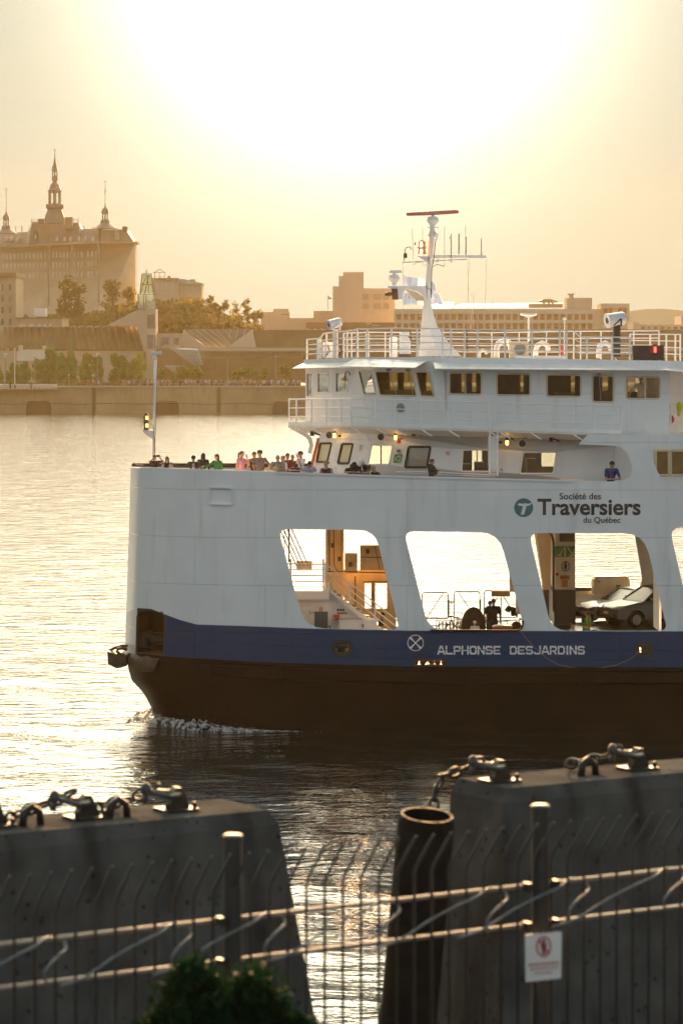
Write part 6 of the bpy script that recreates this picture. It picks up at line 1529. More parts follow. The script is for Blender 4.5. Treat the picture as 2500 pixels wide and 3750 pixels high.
# houses on the brow of the hill
hh = fthing('hill_house', 'pale flat-roofed house on the brow of the hill with a wire gazebo on its roof', 'house', None, 610, 930)
mb = MB(); bp(mb, 560, 1020, 653, 1110, 930, 14); build('wall', mb, M_CONC, hh); mb = MB(); bp(mb, 557, 1017, 655, 1023, 929, 16); r1 = build('roof', mb, M_STONED, hh)
mb = MB(); bp(mb, 614, 1009, 624, 1024, 932, 4); build('chimney', mb, M_STONED, r1)
wins(hh, [(x, 1036, x + 6, 1056) for x in (574, 590, 607, 628)], 930, M_WINP)
mb = MB()
for x in (566, 584, 604): tp(mb, [(x, 1018), (x, 996)], 931, .9, 4)
tp(mb, [(563, 997), (585, 986), (606, 997), (563, 997)], 931, 1, 4); tp(mb, [(563, 1012), (606, 1012)], 931, .8, 4); build('gazebo', mb, mat('brass', (0, 0, 0)), hh)
h2 = fthing('hill_house', 'second pale house on the brow of the hill with a glazed roof edge', 'house', None, 700, 934)
mb = MB(); poly(mb, [(652, 1036), (738, 1036), (740, 1110), (652, 1110)], 934, 14); build('wall', mb, M_CONC, h2); mb = MB(); poly(mb, [(648, 1022), (672, 1021), (740, 1036), (740, 1040), (650, 1037)], 933, 16); r2 = build('roof', mb, M_FROOF, h2); mb = MB(); bp(mb, 694, 1022, 714, 1034, 936, 5); build('chimney', mb, M_STONED, r2)
wins(h2, [(x, 1047, x + 7, 1057) for x in (660, 680, 720)], 934, M_WINP)
# blocks on the skyline to the right
def block(label, boxes, D, m, name='office_block', w=None, wm=M_WIN, extra=None, wn='window'):
    t = fthing(name, label, 'building', None, boxes[0][0], D)
    for i, (x0, y0, x1, y1) in enumerate(boxes):
        mb = MB(); bp(mb, x0, y0, x1, y1, D + i * .15, 16 + i); build('wall', mb, m, t)
    if w: wins(t, w, D, wm, wn)
    if extra: extra(t)
    return t
block('low flat block with a raised box on its roof on the skyline beyond the hill', [(955, 1142, 1060, 1210), (1000, 1130, 1056, 1160), (1036, 1164, 1160, 1212)], 1010, M_CONC, w=[(1030, 1150, 1054, 1153)])
block('plain pale block stepping down left of the tall tower', [(1148, 1138, 1222, 1212)], 1000, M_CONC)
def fl_(t):
    mb = MB(); tp(mb, [(1200, 1139), (1200, 1080)], 985, .9, 4); build('flagpole', mb, M_STONED, t)
    mb = MB(); mb.sheet([(1201, 1082), (1216, 1093), (1202, 1096)], [], lambda u, v, k: P(u, v, 985)); build('flag', mb, M_STONED, t)
    mb = MB()
    for x in (1258, 1272, 1286, 1300, 1316, 1329): tp(mb, [(x, 1000), (x, 992)], 985, 1, 4)
    build('roof_mast', mb, M_STONED, t)
block('tall windowless tower with stepped shoulders behind the ferry bridge', [(1256, 996, 1331, 1180), (1240, 1010, 1256, 1180), (1218, 1048, 1240, 1190), (1331, 1055, 1445, 1190)], 985, M_CONC, 'tower_block', [(x0, y0, x0 + w_, y0 + 20) for x0, w_ in ((1326, 24), (1368, 26), (1406, 18)) for y0 in (1076, 1110)], M_STONED, fl_)
block('wide low brown block below the tall tower', [(1120, 1180, 1450, 1275)], 960, M_BRICK, w=[(1340, 1160 + 22, 1360, 1186), (1362, 1139 + 50, 1388, 1192)], wm=M_FROOF)
def lt(t):
    D = 955
    mb = MB(); mb.quad(P(1640, 1128, D), P(1690, 1110, D + 12), P(2060, 1108, D + 12), P(2060, 1126, D)); mb.quad(P(1560, 1104, D + 14), P(1662, 1104, D + 14), P(1662, 1130, D), P(1560, 1130, D)); build('glazed_roof', mb, M_FROOF, t)
    mb = MB(); bp(mb, 2076, 1090, 2167, 1130, D - .2, 12); bp(mb, 2085, 1075, 2100, 1092, D, 4); bp(mb, 2080, 1074, 2104, 1077, D - .4, 5); build('penthouse', mb, M_CONC, t)
    mb = MB(); poly(mb, [(1974, 1102), (1990, 1095), (2015, 1094), (2042, 1103), (2042, 1106), (1974, 1105)], D + 2, 6)
    for x in (1990, 2008, 2022): bp(mb, x, 1104, x + 5, 1124, D + 3, 4)
    bp(mb, 1935, 1112, 2060, 1126, D + 1, .3); build('roof_pavilion', mb, M_STONED, t)
    for y, y2, x1 in ((1131, 1149, 2178), (1172, 1183, 2178), (1207, 1216, 2178), (1240, 1250, 2178)):
        mb = MB(); bp(mb, 1445, y, x1, y2, D - .5, 1); build('pale_band', mb, mat('pale_bands', (.5, .47, .43), .8), t)
    for y, y2 in ((1110, 1127), (1152, 1160), (1190, 1200)):
        mb = MB(); poly(mb, [(2204, y), (2296, y + 1), (2302, y + 1), (2302, y2), (2204, y2)], D - .6, 14); build('pale_band', mb, mat('pale_bands', (.5, .47, .43), .8), t)
block('long office block with ribbon windows and a glazed roof behind the top deck', [(1445, 1131, 2200, 1275), (2200, 1112, 2304, 1275)], 955, M_CONC, 'office_block',
      [(x, y, x + 16, y + 20) for y in (1150, 1184, 1218) for x in range(1452, 2170, 25)] + [(x, 1128, x + 14, 1148) for x in (2210, 2228, 2262, 2280)], M_BRICK, lt)
def rx(t):
    mb = MB(); bp(mb, 2311, 1177, 2345, 1181, 869.5, 6); bp(mb, 2480, 1154, 2520, 1160, 869, 8); tp(mb, [(2406, 1186), (2406, 1171), (2449, 1171), (2449, 1186)], 872, 2.2, 4); build('roof_fittings', mb, M_BROWN, t)
block('flat brown block with a roof terrace at the right edge', [(2318, 1188, 2700, 1275), (2318, 1180, 2340, 1200), (2494, 1156, 2700, 1200)], 870, M_STONE, w=[(x, y, x + 14, y + 8) for x in range(2346, 2500, 24) for y in (1196, 1212, 1230)])

# ---------------------------------------------------------------- trees of the far bank
M_TRUNK = mat('bark', (.06, .045, .03), .9)
LEAF = {}
def leafm(n, c):
    if n not in LEAF:
        m = mat('leaf_' + n, c, .7, var=.35, vs=.6, transl=.45); LEAF[n] = m
    return LEAF[n]
def tree(name, label, px, D, top, foot, wpx, kind, dens=520, group='trees of the far bank', z=None, seed=0, leaf=.55, open_=0.):
    """trunk, limbs and a crown of many leaf-sized faces in uneven clumps"""
    g = np.random.RandomState(seed + 500 + int(px)); x, z0 = PX(px, D), (PZ(foot, D) if z is None else z)
    h = PZ(top, D) - z0; hw = wpx / 2 * D / F
    t = thing(name, label, 'tree', (x, D, z0), group)
    mb = MB(); r0 = max(.12, h * .018)
    lean = g.uniform(-.06, .06) * h
    top_p = Vector((x + lean, D, z0 + h * .75)); mid = Vector((x + lean * .3, D, z0 + h * .35))
    mb.tube([(x, D, z0 - .3), mid, top_p], [r0, r0 * .7, r0 * .25], 6)
    cl = []
    n = 10 + int(h * 1.2)
    for i in range(n):
        u = g.uniform(.08 if kind == 'poplar' else .22, 1); 
        if kind == 'poplar': rad = hw * (math.sin(math.pi * min(1, u * .92 + .06)) ** .6) * .62
        else: rad = hw * math.sqrt(max(.05, 1 - ((u - .6) / .48) ** 2)) * .72
        a = g.uniform(0, 6.28); q = rad * math.sqrt(g.uniform(0.05, 1))
        c = Vector((x + lean * u + q * math.cos(a), D + q * math.sin(a) * .8, z0 + h * u * .95)); s = hw * g.uniform(.26, .46) * (1.15 - .5 * u * (kind == 'poplar'))
        cl.append((c, s))
        if i % 2 == 0: b = Vector((x + lean * u * .5, D, z0 + h * max(.15, u - .22))); mb.tube([b, (b + c) / 2 + Vector((0, 0, .2)), c], [r0 * .4, r0 * .25, r0 * .1], 4)
    build('trunk', mb, M_TRUNK, t)
    per = max(12, int(dens / n)); k = n * per
    C0 = np.repeat(np.array([tuple(c) for c, _ in cl]), per, 0); S0 = np.repeat(np.array([s for _, s in cl]), per)
    d = g.normal(size=(k, 3)); d /= np.linalg.norm(d, axis=1)[:, None]
    st = np.array((1, .9, 1.5 if kind == 'poplar' else .85))
    c = C0 + d * st * (S0 * g.uniform(.35 if open_ else .55, 1.08, k))[:, None]
    l = leaf * g.uniform(.5, 1.2, k); u_ = g.normal(size=(k, 3)); u_[:, 2] *= (1.8 if kind == 'poplar' else .8); u_ /= np.linalg.norm(u_, axis=1)[:, None]
    v_ = np.cross(u_, g.normal(size=(k, 3))); v_ /= np.linalg.norm(v_, axis=1)[:, None]
    ls = l[:, None]
    q = np.stack([c - u_ * ls, c + v_ * ls * .45, c + u_ * ls, c - v_ * ls * .45], 1).reshape(-1, 3)
    mb = MB(); mb.v = q.tolist(); mb.f = [(4 * i, 4 * i + 1, 4 * i + 2, 4 * i + 3) for i in range(k)]; mb.m = [0] * k
    build('crown', mb, kind_m(name, px), t)
    return t
def kind_m(name, px):
    if name == 'poplar_tree': return leafm('poplar_bright', (.30, .38, .05)) if px in (518, 665) else leafm('poplar', (.12, .26, .06)) if px < 300 else leafm('poplar_dry', (.17, .25, .05))
    return leafm('hill', (.125, .10, .03)) if name != 'quay_tree' else leafm('quay', (.2, .22, .04))
POP = [(-6, 1345, 40, 'dark low poplar cut off by the left edge of the picture'), (40, 1330, 34, 'dark round poplar just right of the left-hand flagpole'), (62, 1348, 46, 'bright green short poplar in front of the old stone house'), (92, 1322, 40, 'dark poplar before the old stone house wall'), (150, 1312, 50, 'green poplar at the left end of the tall row'), (184, 1276, 62, 'tallest poplar of the row, left of the middle lamps'), (232, 1300, 46, 'darker poplar right of the tallest one'), (262, 1288, 54, 'broad poplar with a grey wall showing at its right'), (322, 1300, 56, 'poplar behind the middle lamp post'), (364, 1304, 50, 'olive poplar just right of the middle lamp post'), (418, 1298, 50, 'slim olive poplar right of the grey wall gap'), (452, 1305, 44, 'poplar beside the museum wall corner'), (486, 1312, 42, 'narrow poplar left of the brightest one'), (518, 1302, 52, 'brightest yellow-green poplar left of the bow pole')]
for i, (px, top, w, lab) in enumerate(POP): tree('poplar_tree', lab, px, 756 + (i % 3) * 4, top, 1402, w * 1.4, 'poplar', 2300, 'poplars in a row behind the quay', 6.6, i, .5)
QT = [(600, 1346, 50, 'round tree right of the bow pole below the skylight'), (665, 1344, 58, 'bright yellow-green tree before the lower skylight'), (716, 1336, 52, 'olive tree at the right of the skylights'), (870, 1352, 50, 'left of the three low trees before the brown facade'), (920, 1340, 44, 'middle of the three low trees before the brown facade'), (968, 1352, 40, 'right of the three low trees before the brown facade'), (1040, 1338, 50, 'low yellowish tree next to the lamp post by the ferry bridge')]
for i, (px, top, w, lab) in enumerate(QT): tree('quay_tree', lab, px, 760, top, 1404, w * 1.15, 'round', 1200, 'low trees behind the quay', 6.6, 40 + i, .5)
SK = [(228, 990, 66, 'tall leafy tree against the seminary wall'), (282, 1030, 80, 'broad tree below the middle of the seminary'), (420, 1012, 84, 'big round tree before the right wall of the seminary'), (466, 1046, 70, 'tree beside the glass tower below the seminary corner'), (762, 1078, 44, 'first thin tree on the sky-lit ridge right of the hill houses'), (790, 1100, 34, 'small open tree on the ridge between two taller ones'), (822, 1092, 48, 'open-crowned tree in the middle of the ridge'), (868, 1088, 56, 'tall ragged tree on the ridge'), (906, 1092, 44, 'sparse twiggy tree near the end of the ridge'), (940, 1138, 70, 'bushy tree at the foot of the ridge')]
for i, (px, top, w, lab) in enumerate(SK):
    D = 893 if px < 500 else 905
    tree('hill_tree', lab, px, D, top, 0, w, 'round', 900 if px < 500 or px > 930 else 420, 'trees on the hill', hill_z(PX(px, D), D) - (6 if px < 500 else 1), 80 + i, .7 if px < 500 else .55, 0 if px < 500 else 1)
# the wooded slope itself reads as one mass
g = np.random.RandomState(11); cs = []
for i in range(760):
    px = g.uniform(-120, 1010); D = g.uniform(822, 905); x = PX(px, D); z = hill_z(x, D)
    if px < 60 and D < 860: continue
    lo_ = px > 730 and D > 870
    cs.append((x, D, z + (g.uniform(-1.5, .3) if lo_ else g.uniform(.2, 3.6)), g.uniform(1.2, 2.0) if lo_ else g.uniform(1.6, 3.2)))
per = 120; A = np.repeat(np.array(cs), per, 0); k = len(A)
d = g.normal(size=(k, 3)); d /= np.linalg.norm(d, axis=1)[:, None]
c = A[:, :3] + d * (A[:, 3] * g.uniform(.6, 1.05, k))[:, None] * np.array((1, 1, .85))
u_ = g.normal(size=(k, 3)); u_ /= np.linalg.norm(u_, axis=1)[:, None]; v_ = np.cross(u_, g.normal(size=(k, 3))); v_ /= np.linalg.norm(v_, axis=1)[:, None]
ls = (.75 * g.uniform(.5, 1.2, k))[:, None]
mb = MB(); mb.v = np.stack([c - u_ * ls, c + v_ * ls * .5, c + u_ * ls, c - v_ * ls * .5], 1).reshape(-1, 3).tolist(); mb.f = [(4 * i, 4 * i + 1, 4 * i + 2, 4 * i + 3) for i in range(k)]; mb.m = [0] * k
tag(build('wooded_slope', mb, leafm('hill', (0, 0, 0))), None, None, None, 'stuff')
# lamps and poles on the quay
def lamp(label, px, top, heads=1, D=748, foot=1404):
    t = thing('street_lamp', label, 'street lamp', (PX(px, D), D, 6.6), 'lamp posts on the far quay')
    mb = MB(); mb.tube([(PX(px, D), D, 6.6), (PX(px, D), D, PZ(top, D))], [.13, .09], 6); build('post', mb, M_STONED, t)
    for i in range(heads):
        mb = MB(); mb.ell(P(px + (i % 2) * 5 - (2 if heads > 1 else 0), top + (i // 2) * 9 + (i % 2) * 1, D - .3), .22, .22, .2, 8, 5); build('lamp_head', mb, mat('pale_lamp', (.8, .78, .7), .2), t)
for a in (('lamp post with two heads at the left edge of the far quay', 20, 1296, 3), ('single-headed lamp post before the poplars on the left', 126, 1300), ('lamp post with three heads in front of the poplars', 357, 1294, 3), ('short lamp post left among the crowd', 252, 1372), ('short lamp post right among the crowd', 339, 1374), ('tall lamp post next to the low trees by the ferry bridge', 1009, 1304), ('unlit tall post before the brown facade', 833, 1290, 0)): lamp(*a)
mb = MB(); mb.tube([P(54, 1405, 746), P(54, 1272, 746)], [.14, .07], 6); solo('flagpole', mb, M_TRIM, 'white bare flagpole at the left end of the far quay', 'flagpole')
mb = MB(); mb.tube([P(562, 1400, 750), P(562, 1224, 750)], [.12, .05], 6); solo('flagpole', mb, M_CREAM, 'tall thin pole directly above the bow pole of the ferry', 'flagpole')
mb = MB(); mb.lathe(P(333, 1402, 744), [(.5, 0), (.5, -.05)], 8, 'Y'); mb.tube([P(333, 1403, 744.1), P(333, 1418, 744.1)], .05, 5); solo('round_sign', mb, M_RED, 'round red traffic sign among the crowd on the far quay', 'sign')
# ---------------------------------------------------------------- the wharf in front
YAW = R(31.5)
def along(px, D0, k):
    """depth of a line that runs like the fence: D0 at picture column 1250"""
    # X = (px-1250)/F*D ; D = D0 + X*tan(yaw)
    a = (px - 1250) / F
    return D0 / (1 - a * math.tan(YAW)) if k else D0
M_CONCN = mat('shade_dark_weathered_concrete', (.082, .080, .078), .9, var=.3, vs=2.6, bump=.012, bs=9, spec=0., stain=(.026, .025, .024), sst=.85)  # stained concrete, base darkened to carry the shade over the wharf
M_CHAIN = mat('rusty_chain_steel', (.03, .024, .018), .5, .3, var=.4, vs=9)
M_BAR = mat('dark_bar_steel', (.035, .033, .03), .55, .2, var=.2, vs=5)
M_SHK = mat('grey_shackle_steel', (.07, .068, .065), .5, .4, var=.3, vs=9)
M_GALV = mat('galvanised_steel', (.36, .31, .26), .5, .85, var=.2, vs=5)
D0 = 22.0
ZT = PZ(2912 + 0, 22.0) if False else None
def dcol(px): return along(px, D0, 1)
# top edge rows in the photo fix the height of the blocks
ZB = sum(PZ(y, dcol(x)) for x, y in ((0, 3070), (500, 3018), (1000, 2977), (1720, 2890), (2500, 2832))) / 5
ux, uy = math.cos(YAW), math.sin(YAW)                 # along the wharf
nx, ny = math.sin(YAW), -math.cos(YAW)                # towards the camera
def block_(label, px0, px1, r0, r1):
    """battered concrete block between two picture columns of its top front edge"""
    a = Vector((PX(px0, dcol(px0)), dcol(px0), ZB)); b = Vector((PX(px1, dcol(px1)), dcol(px1), ZB)); T = .72
    t = thing('concrete_block', label, 'concrete block', tuple(a), 'concrete mooring blocks')
    n = Vector((nx, ny, 0)); u = Vector((ux, uy, 0)); mb = MB(); Hh = ZB + 1.0; rows = []
    for z, f in ((0, .0), (-.10, .0), (-.25, 0), (-1.2, 0), (-Hh, 0)):
        e = -z; fr = .155 * e; sd = .127 * e
        c = .05 if z == 0 else 0
        rows.append([a + u * (-sd * r0 + c) + n * (fr - c) + Vector((0, 0, z)), b + u * (sd * r1 - c - (.0)) + n * (fr - c) + Vector((0, 0, z)), b + u * (sd * r1 + .0 - c) - n * (T + .02 * e) + Vector((0, 0, z)), a + u * (-sd * r0 + c) - n * (T + .02 * e) + Vector((0, 0, z))])
    for r0_, r1_ in zip(rows, rows[1:]):
        for i in range(4): mb.quad(r0_[i], r0_[(i + 1) % 4], r1_[(i + 1) % 4], r1_[i])
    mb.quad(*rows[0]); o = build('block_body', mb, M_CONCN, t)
    bv = o.modifiers.new('worn_edges', 'BEVEL'); bv.width = .05; bv.segments = 3
    return t, u, n
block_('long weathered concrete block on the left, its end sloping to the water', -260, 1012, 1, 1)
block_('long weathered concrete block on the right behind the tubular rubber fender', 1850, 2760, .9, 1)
def ontop(px, back):
    d = dcol(px); p = Vector((PX(px, d), d, ZB)); return p - Vector((nx, ny, 0)) * back
def shackle(label, px, dy=.38):
    p = ontop(px, dy); t = thing('mooring_shackle', label, 'shackle', tuple(p), 'mooring shackles bolted on the blocks'); t.scale = (.82, .82, .82)
    u = Vector((ux, uy, 0)); n = Vector((nx, ny, 0)); Z = Vector((0, 0, 1))
    mb = MB(); q = [p + u * a + n * b for a, b in ((-.16, -.14), (.16, -.14), (.16, .14), (-.16, .14))]; mb.hexa([v + Z * .004 for v in q], [v + Z * .025 for v in q]); build('base_plate', mb, M_CHAIN, t)
    mb = MB()
    prof = [(-.09, .02), (-.085, .05), (-.05, .17), (-.015, .21), (.03, .205), (.06, .15), (.10, .05), (.11, .02)]
    mb.hexa([p + u * a + Z * b - n * .05 for a, b in prof], [p + u * a + Z * b + n * .05 for a, b in prof]); build('lug', mb, M_CHAIN, t, smooth=30)
    mb = MB(); c = p + Z * .15 - u * .02
    mb.tube([c + n * .09, c - n * .09], .035, 8); mb.tube([c + n * .09, c + n * .12 - u * .10 - Z * .01, c + n * .09 - u * .22 + Z * .03, c - u * .27 + Z * .05, c - n * .09 - u * .22 + Z * .03, c - n * .09], .026, 7); build('shackle_bow', mb, M_SHK, t, smooth=True)
    mb = MB(); mb.ell(c - u * .28 + Z * .06, .05, .05, .06); mb.tube([c - u * .28 + Z * .02, c - u * .30 - Z * .06], .03); build('shackle_pin', mb, M_SHK, t, smooth=True)
    for a, b in ((-.13, .1), (.13, .1), (.13, -.1)):
        mb = MB(); r_ = p + u * a + n * b; mb.lathe(r_, [(.022, .025), (.022, .07), (.012, .08)], 6); build('bolt', mb, M_CHAIN, t)
# small pits left by air bubbles in the concrete
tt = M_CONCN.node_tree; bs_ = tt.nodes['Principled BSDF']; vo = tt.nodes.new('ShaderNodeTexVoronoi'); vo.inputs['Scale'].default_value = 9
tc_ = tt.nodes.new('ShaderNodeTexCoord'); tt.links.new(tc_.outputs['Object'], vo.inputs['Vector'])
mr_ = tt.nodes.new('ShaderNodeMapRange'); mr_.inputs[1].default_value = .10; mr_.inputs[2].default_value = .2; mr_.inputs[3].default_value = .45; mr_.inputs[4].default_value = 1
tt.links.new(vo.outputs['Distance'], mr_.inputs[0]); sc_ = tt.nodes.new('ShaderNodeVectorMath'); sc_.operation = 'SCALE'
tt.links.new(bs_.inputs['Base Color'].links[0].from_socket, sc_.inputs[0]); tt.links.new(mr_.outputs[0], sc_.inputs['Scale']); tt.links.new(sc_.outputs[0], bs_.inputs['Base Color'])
for lab, px in (('shackle at the left edge on the left block', 62), ('second shackle on the left block, before the bright water', 404), ('shackle near the end of the left block', 738), ('shackle above the rubber fender on the right block', 1932), ('shackle at the right edge on the right block', 2442)): shackle(lab, px)
def chain(label, pts, s=.085):
    t = thing('chain', label, 'chain', tuple(pts[0]), 'heavy mooring chains')
    pts = [Vector(p) for p in pts]; L = [0]
    for a, b in zip(pts, pts[1:]): L.append(L[-1] + (b - a).length)
    n = int(L[-1] / (s * 1.05)); up = Vector((0, 0, 1))
    for i in range(n):
        d = (i + .5) * L[-1] / n; k = max(j for j in range(len(L) - 1) if L[j] <= d); f = (d - L[k]) / (L[k + 1] - L[k])
        c = pts[k].lerp(pts[k + 1], f); tg = (pts[k + 1] - pts[k]).normalized(); sd = tg.cross(up if abs(tg.z) < .9 else Vector((1, 0, 0))).normalized(); ot = tg.cross(sd)
        w_ = (sd + ot * .25).normalized() if i % 2 else (ot + sd * .2).normalized()
        mb = MB(); mb.tube([c + tg * (s * .72 * math.cos(a)) + w_ * (s * .42 * math.sin(a)) for a in [q * math.pi / 5 for q in range(10)]], s * .17, 5, closed=True); build('chain_link', mb, M_CHAIN, t, True)
def top_pts(*a): return [tuple(ontop(px, b) + Vector((0, 0, h))) for px, b, h in a]
chain('heavy chain lying between the left-edge shackle and the next one', top_pts((120, .42, .04), (185, .5, .06), (250, .48, .1), (320, .45, .14), (372, .42, .2)))
chain('heavy chain lying towards the end of the left block', top_pts((470, .5, .05), (540, .62, .05), (620, .6, .07), (690, .46, .18)))
chain('heavy chain draped over the end of the right block down to the fender', [tuple(ontop(1880, .42) + Vector((0, 0, .17))), tuple(ontop(1800, .5) + Vector((0, 0, .08))), tuple(ontop(1760, .5) + Vector((0, 0, .07))), tuple(ontop(1715, .45) + Vector((0, 0, -.04))), tuple(ontop(1690, .42) + Vector((0, 0, -.3))), tuple(ontop(1668, .4) + Vector((0, 0, -.75)))])
chain('heavy chain running to the right-edge shackle', top_pts((2240, .6, .05), (2300, .6, .06), (2360, .5, .1), (2400, .45, .17)))
for lab, px in (('rusty lifting eye between the two left shackles', 185), ('rusty lifting eye on the right block', 2238), ('rusty lifting eye behind the chain on the left block', 505)):
    p = ontop(px, .3); mb = MB(); mb.tube([p + Vector((ux * a, uy * a, b)) for a, b in ((-.07, 0), (-.06, .09), (0, .13), (.06, .09), (.07, 0))], .03, 6); solo('lifting_eye', mb, M_CHAIN, lab, 'lifting eye', 'lifting eyes', True, tuple(p))
# tubular rubber fender hanging at the end of the right block
fd0 = dcol(1570) - .55
ax = P(1563, 2985, fd0); bx = P(1492, 3760, fd0 + .22); dv = (bx - ax)
FN = thing('fender', 'hollow black rubber fender tube hanging at the end of the right block', 'fender', tuple(bx))
def ringpts(c, r_, n=24):
    d = dv.normalized(); s_ = d.cross(Vector((0, 1, 0))).normalized(); o = d.cross(s_)
    return [c + s_ * r_ * math.cos(2 * math.pi * i / n) + o * r_ * math.sin(2 * math.pi * i / n) for i in range(n)]
mb = MB(); ex = ax + dv * 2.2
rows = [ringpts(ex, .21), ringpts(ax + dv * .03, .21), ringpts(ax, .195), ringpts(ax, .172), ringpts(ax + dv * .03, .168), ringpts(ax + dv * .6, .15)]
mb.grid([r + [r[0]] for r in rows]); build('fender_tube', mb, mat('grey_black_rubber', (.016, .015, .013), .8, spec=.08, var=.3, vs=5, bump=.01, bs=25), FN, 40)
# fence of bent bars on two rails
DF = 17.0
def fcol(px): return along(px, DF, 1)
ZU = sum(PZ(y, fcol(x)) for x, y in ((0, 3472), (400, 3426), (850, 3370), (1250, 3318), (1980, 3240), (2500, 3188))) / 6
ZL = sum(PZ(y, fcol(x)) for x, y in ((0, 3632), (400, 3582), (880, 3520), (1250, 3468), (1980, 3385), (2500, 3326))) / 6
FE = thing('fence', 'low steel wharf fence of bent-topped bars on two sunlit rails', 'fence', (PX(1250, DF), DF, ZL - .9))
def fpt(px, z, off=0): d = fcol(px); return Vector((PX(px, d), d, z)) + Vector((nx, ny, 0)) * off
for z, off in ((ZU, .02), (ZL, .035)):
    mb = MB(); mb.tube([fpt(px, z, -.035) for px in (-260, 600, 1250, 2000, 2760)], .0135, 8); build('fence_rail', mb, M_GALV, FE, True)
L0 = fpt(-200, 0); L1 = fpt(2700, 0); n = int((L1 - L0).length / .118)
bar = None
for i in range(n):
    p = L0.lerp(L1, (i + .3) / n)
    if bar is None:
        mb = MB(); q = Vector((p.x, p.y, 0)); mb.tube([q + Vector((0, 0, ZL - 1.0)), q + Vector((0, 0, ZU + .15)), q + Vector((nx * .02, ny * .02, ZU + .19)), q + Vector((nx * .2, ny * .2, ZU + .40))], .0088, 6)
        bar = build('fence_bar', mb, M_BAR, FE, True); p00 = p.copy()
    else:
        o = bar.copy(); COL.objects.link(o); o.parent = FE; o.location = bar.location + (p - p00)
def fpost(px, ytop):
    d = fcol(px) + .02; p = Vector((PX(px, d), d, 0)); zt = PZ(ytop, d); mb = MB()
    mb.lathe(p, [(.052, ZL - 1.2), (.052, zt)], 14); po = build('fence_post', mb, mat('dull_post_steel', (.038, .035, .032), .6, .3, var=.2), FE, 40)
    mb = MB(); mb.lathe(p, [(.055, zt), (.056, zt + .014), (.045, zt + .022)], 14); build('post_cap', mb, M_SHK, po, 40)
    return p, d
fpost(852, 3070); pp, pd = fpost(1978, 2960)
for z in (ZU, ZL):
    for px in (806, 2032, 1930):
        mb = MB(); q = fpt(px, z, .0); mb.obox(q, .03, .06, .05, YAW); build('rail_clamp', mb, M_CHAIN, FE)
# coiled cable wound through the rails
for h in (-170, 227, 690, 1030, 1449, 1844, 2143, 2490):
    seq = [(h - 480, ZL - .012, .03), (h - 400, ZL + .02, .05), (h - 290, (ZU + ZL) / 2, .06), (h - 190, ZU - .05, .06), (h - 115, ZU - .012, .05), (h - 50, ZU + .012, -.02), (h + 15, ZU - .015, -.06), (h + 20, ZU - .055, -.02), (h - 20, ZU - .075, .04), (h - 58, ZU - .11, .06), (h - 78, ZU - .16, .05), (h - 66, ZL + .02, .02), (h - 50, ZL - .02, -.02)]
    m2 = MB(); m2.tube(smooth([fpt(x, z, o) for x, z, o in seq]), .007, 8); build('coiled_tube', m2, mat('grey_plastic_tube', (.13, .15, .165), .45, var=.1), FE, True)
# sign on the right post
sx0, sx1, sy0, sy1 = 1924, 2054, 3422, 3594
dS = fcol(1978) - .10
SGN = thing('warning_sign', 'white no-entry sign with a red-ringed figure on the right fence post', 'sign', tuple(P(1989, 3594, dS)))
mb = MB(); poly(mb, rr([(1922, 3424), (2056, 3414), (2054, 3584), (1924, 3598)], 6), dS, .006); build('sign_plate', mb, mat('white_sign_plate', (.62, .62, .62), .4, stain=(.4, .38, .35), sst=.4), SGN)
mb = MB(); cx, cy = 1990, 3468
mb.sheet(ring(cx, cy, 28, 38, 28), [ring(cx, cy, 23, 32, 28)], lambda u, v, k: P(u, v, dS - .006 + .004 * k), True); poly(mb, [(cx - 21, cy - 22), (cx - 17, cy - 28), (cx + 21, cy + 22), (cx + 17, cy + 28)], dS - .008, .002); build('red_ring', mb, M_RED, SGN)
mb = MB(); mb.sheet(ring(cx, cy - 20, 6, 7, 12), [], lambda u, v, k: P(u, v, dS - .004)); mb.sheet([(cx - 9, cy - 12), (cx + 9, cy - 12), (cx + 10, cy + 6), (cx + 5, cy + 8), (cx + 5, cy + 28), (cx - 5, cy + 28), (cx - 5, cy + 8), (cx - 10, cy + 6)], [], lambda u, v, k: P(u, v, dS - .004)); build('figure', mb, M_LETK, SGN)
mb = MB(); g = random.Random(2)
for y0, x0, x1, h in ((3527, 1935, 2044, 7), (3541, 1940, 2046, 3), (3549, 1942, 2040, 3), (3562, 1958, 2022, 5)):
    x = x0
    while x < x1: w_ = g.uniform(6, 16); y = y0 - (x - 1990) * .085; poly(mb, [(x, y), (min(x + w_, x1), y - w_ * .085), (min(x + w_, x1), y + h - w_ * .085), (x, y + h)], dS - .004, .003); x += w_ + 4
build('sign_words', mb, mat('faded_red_print', (.4, .1, .08), .6), SGN)
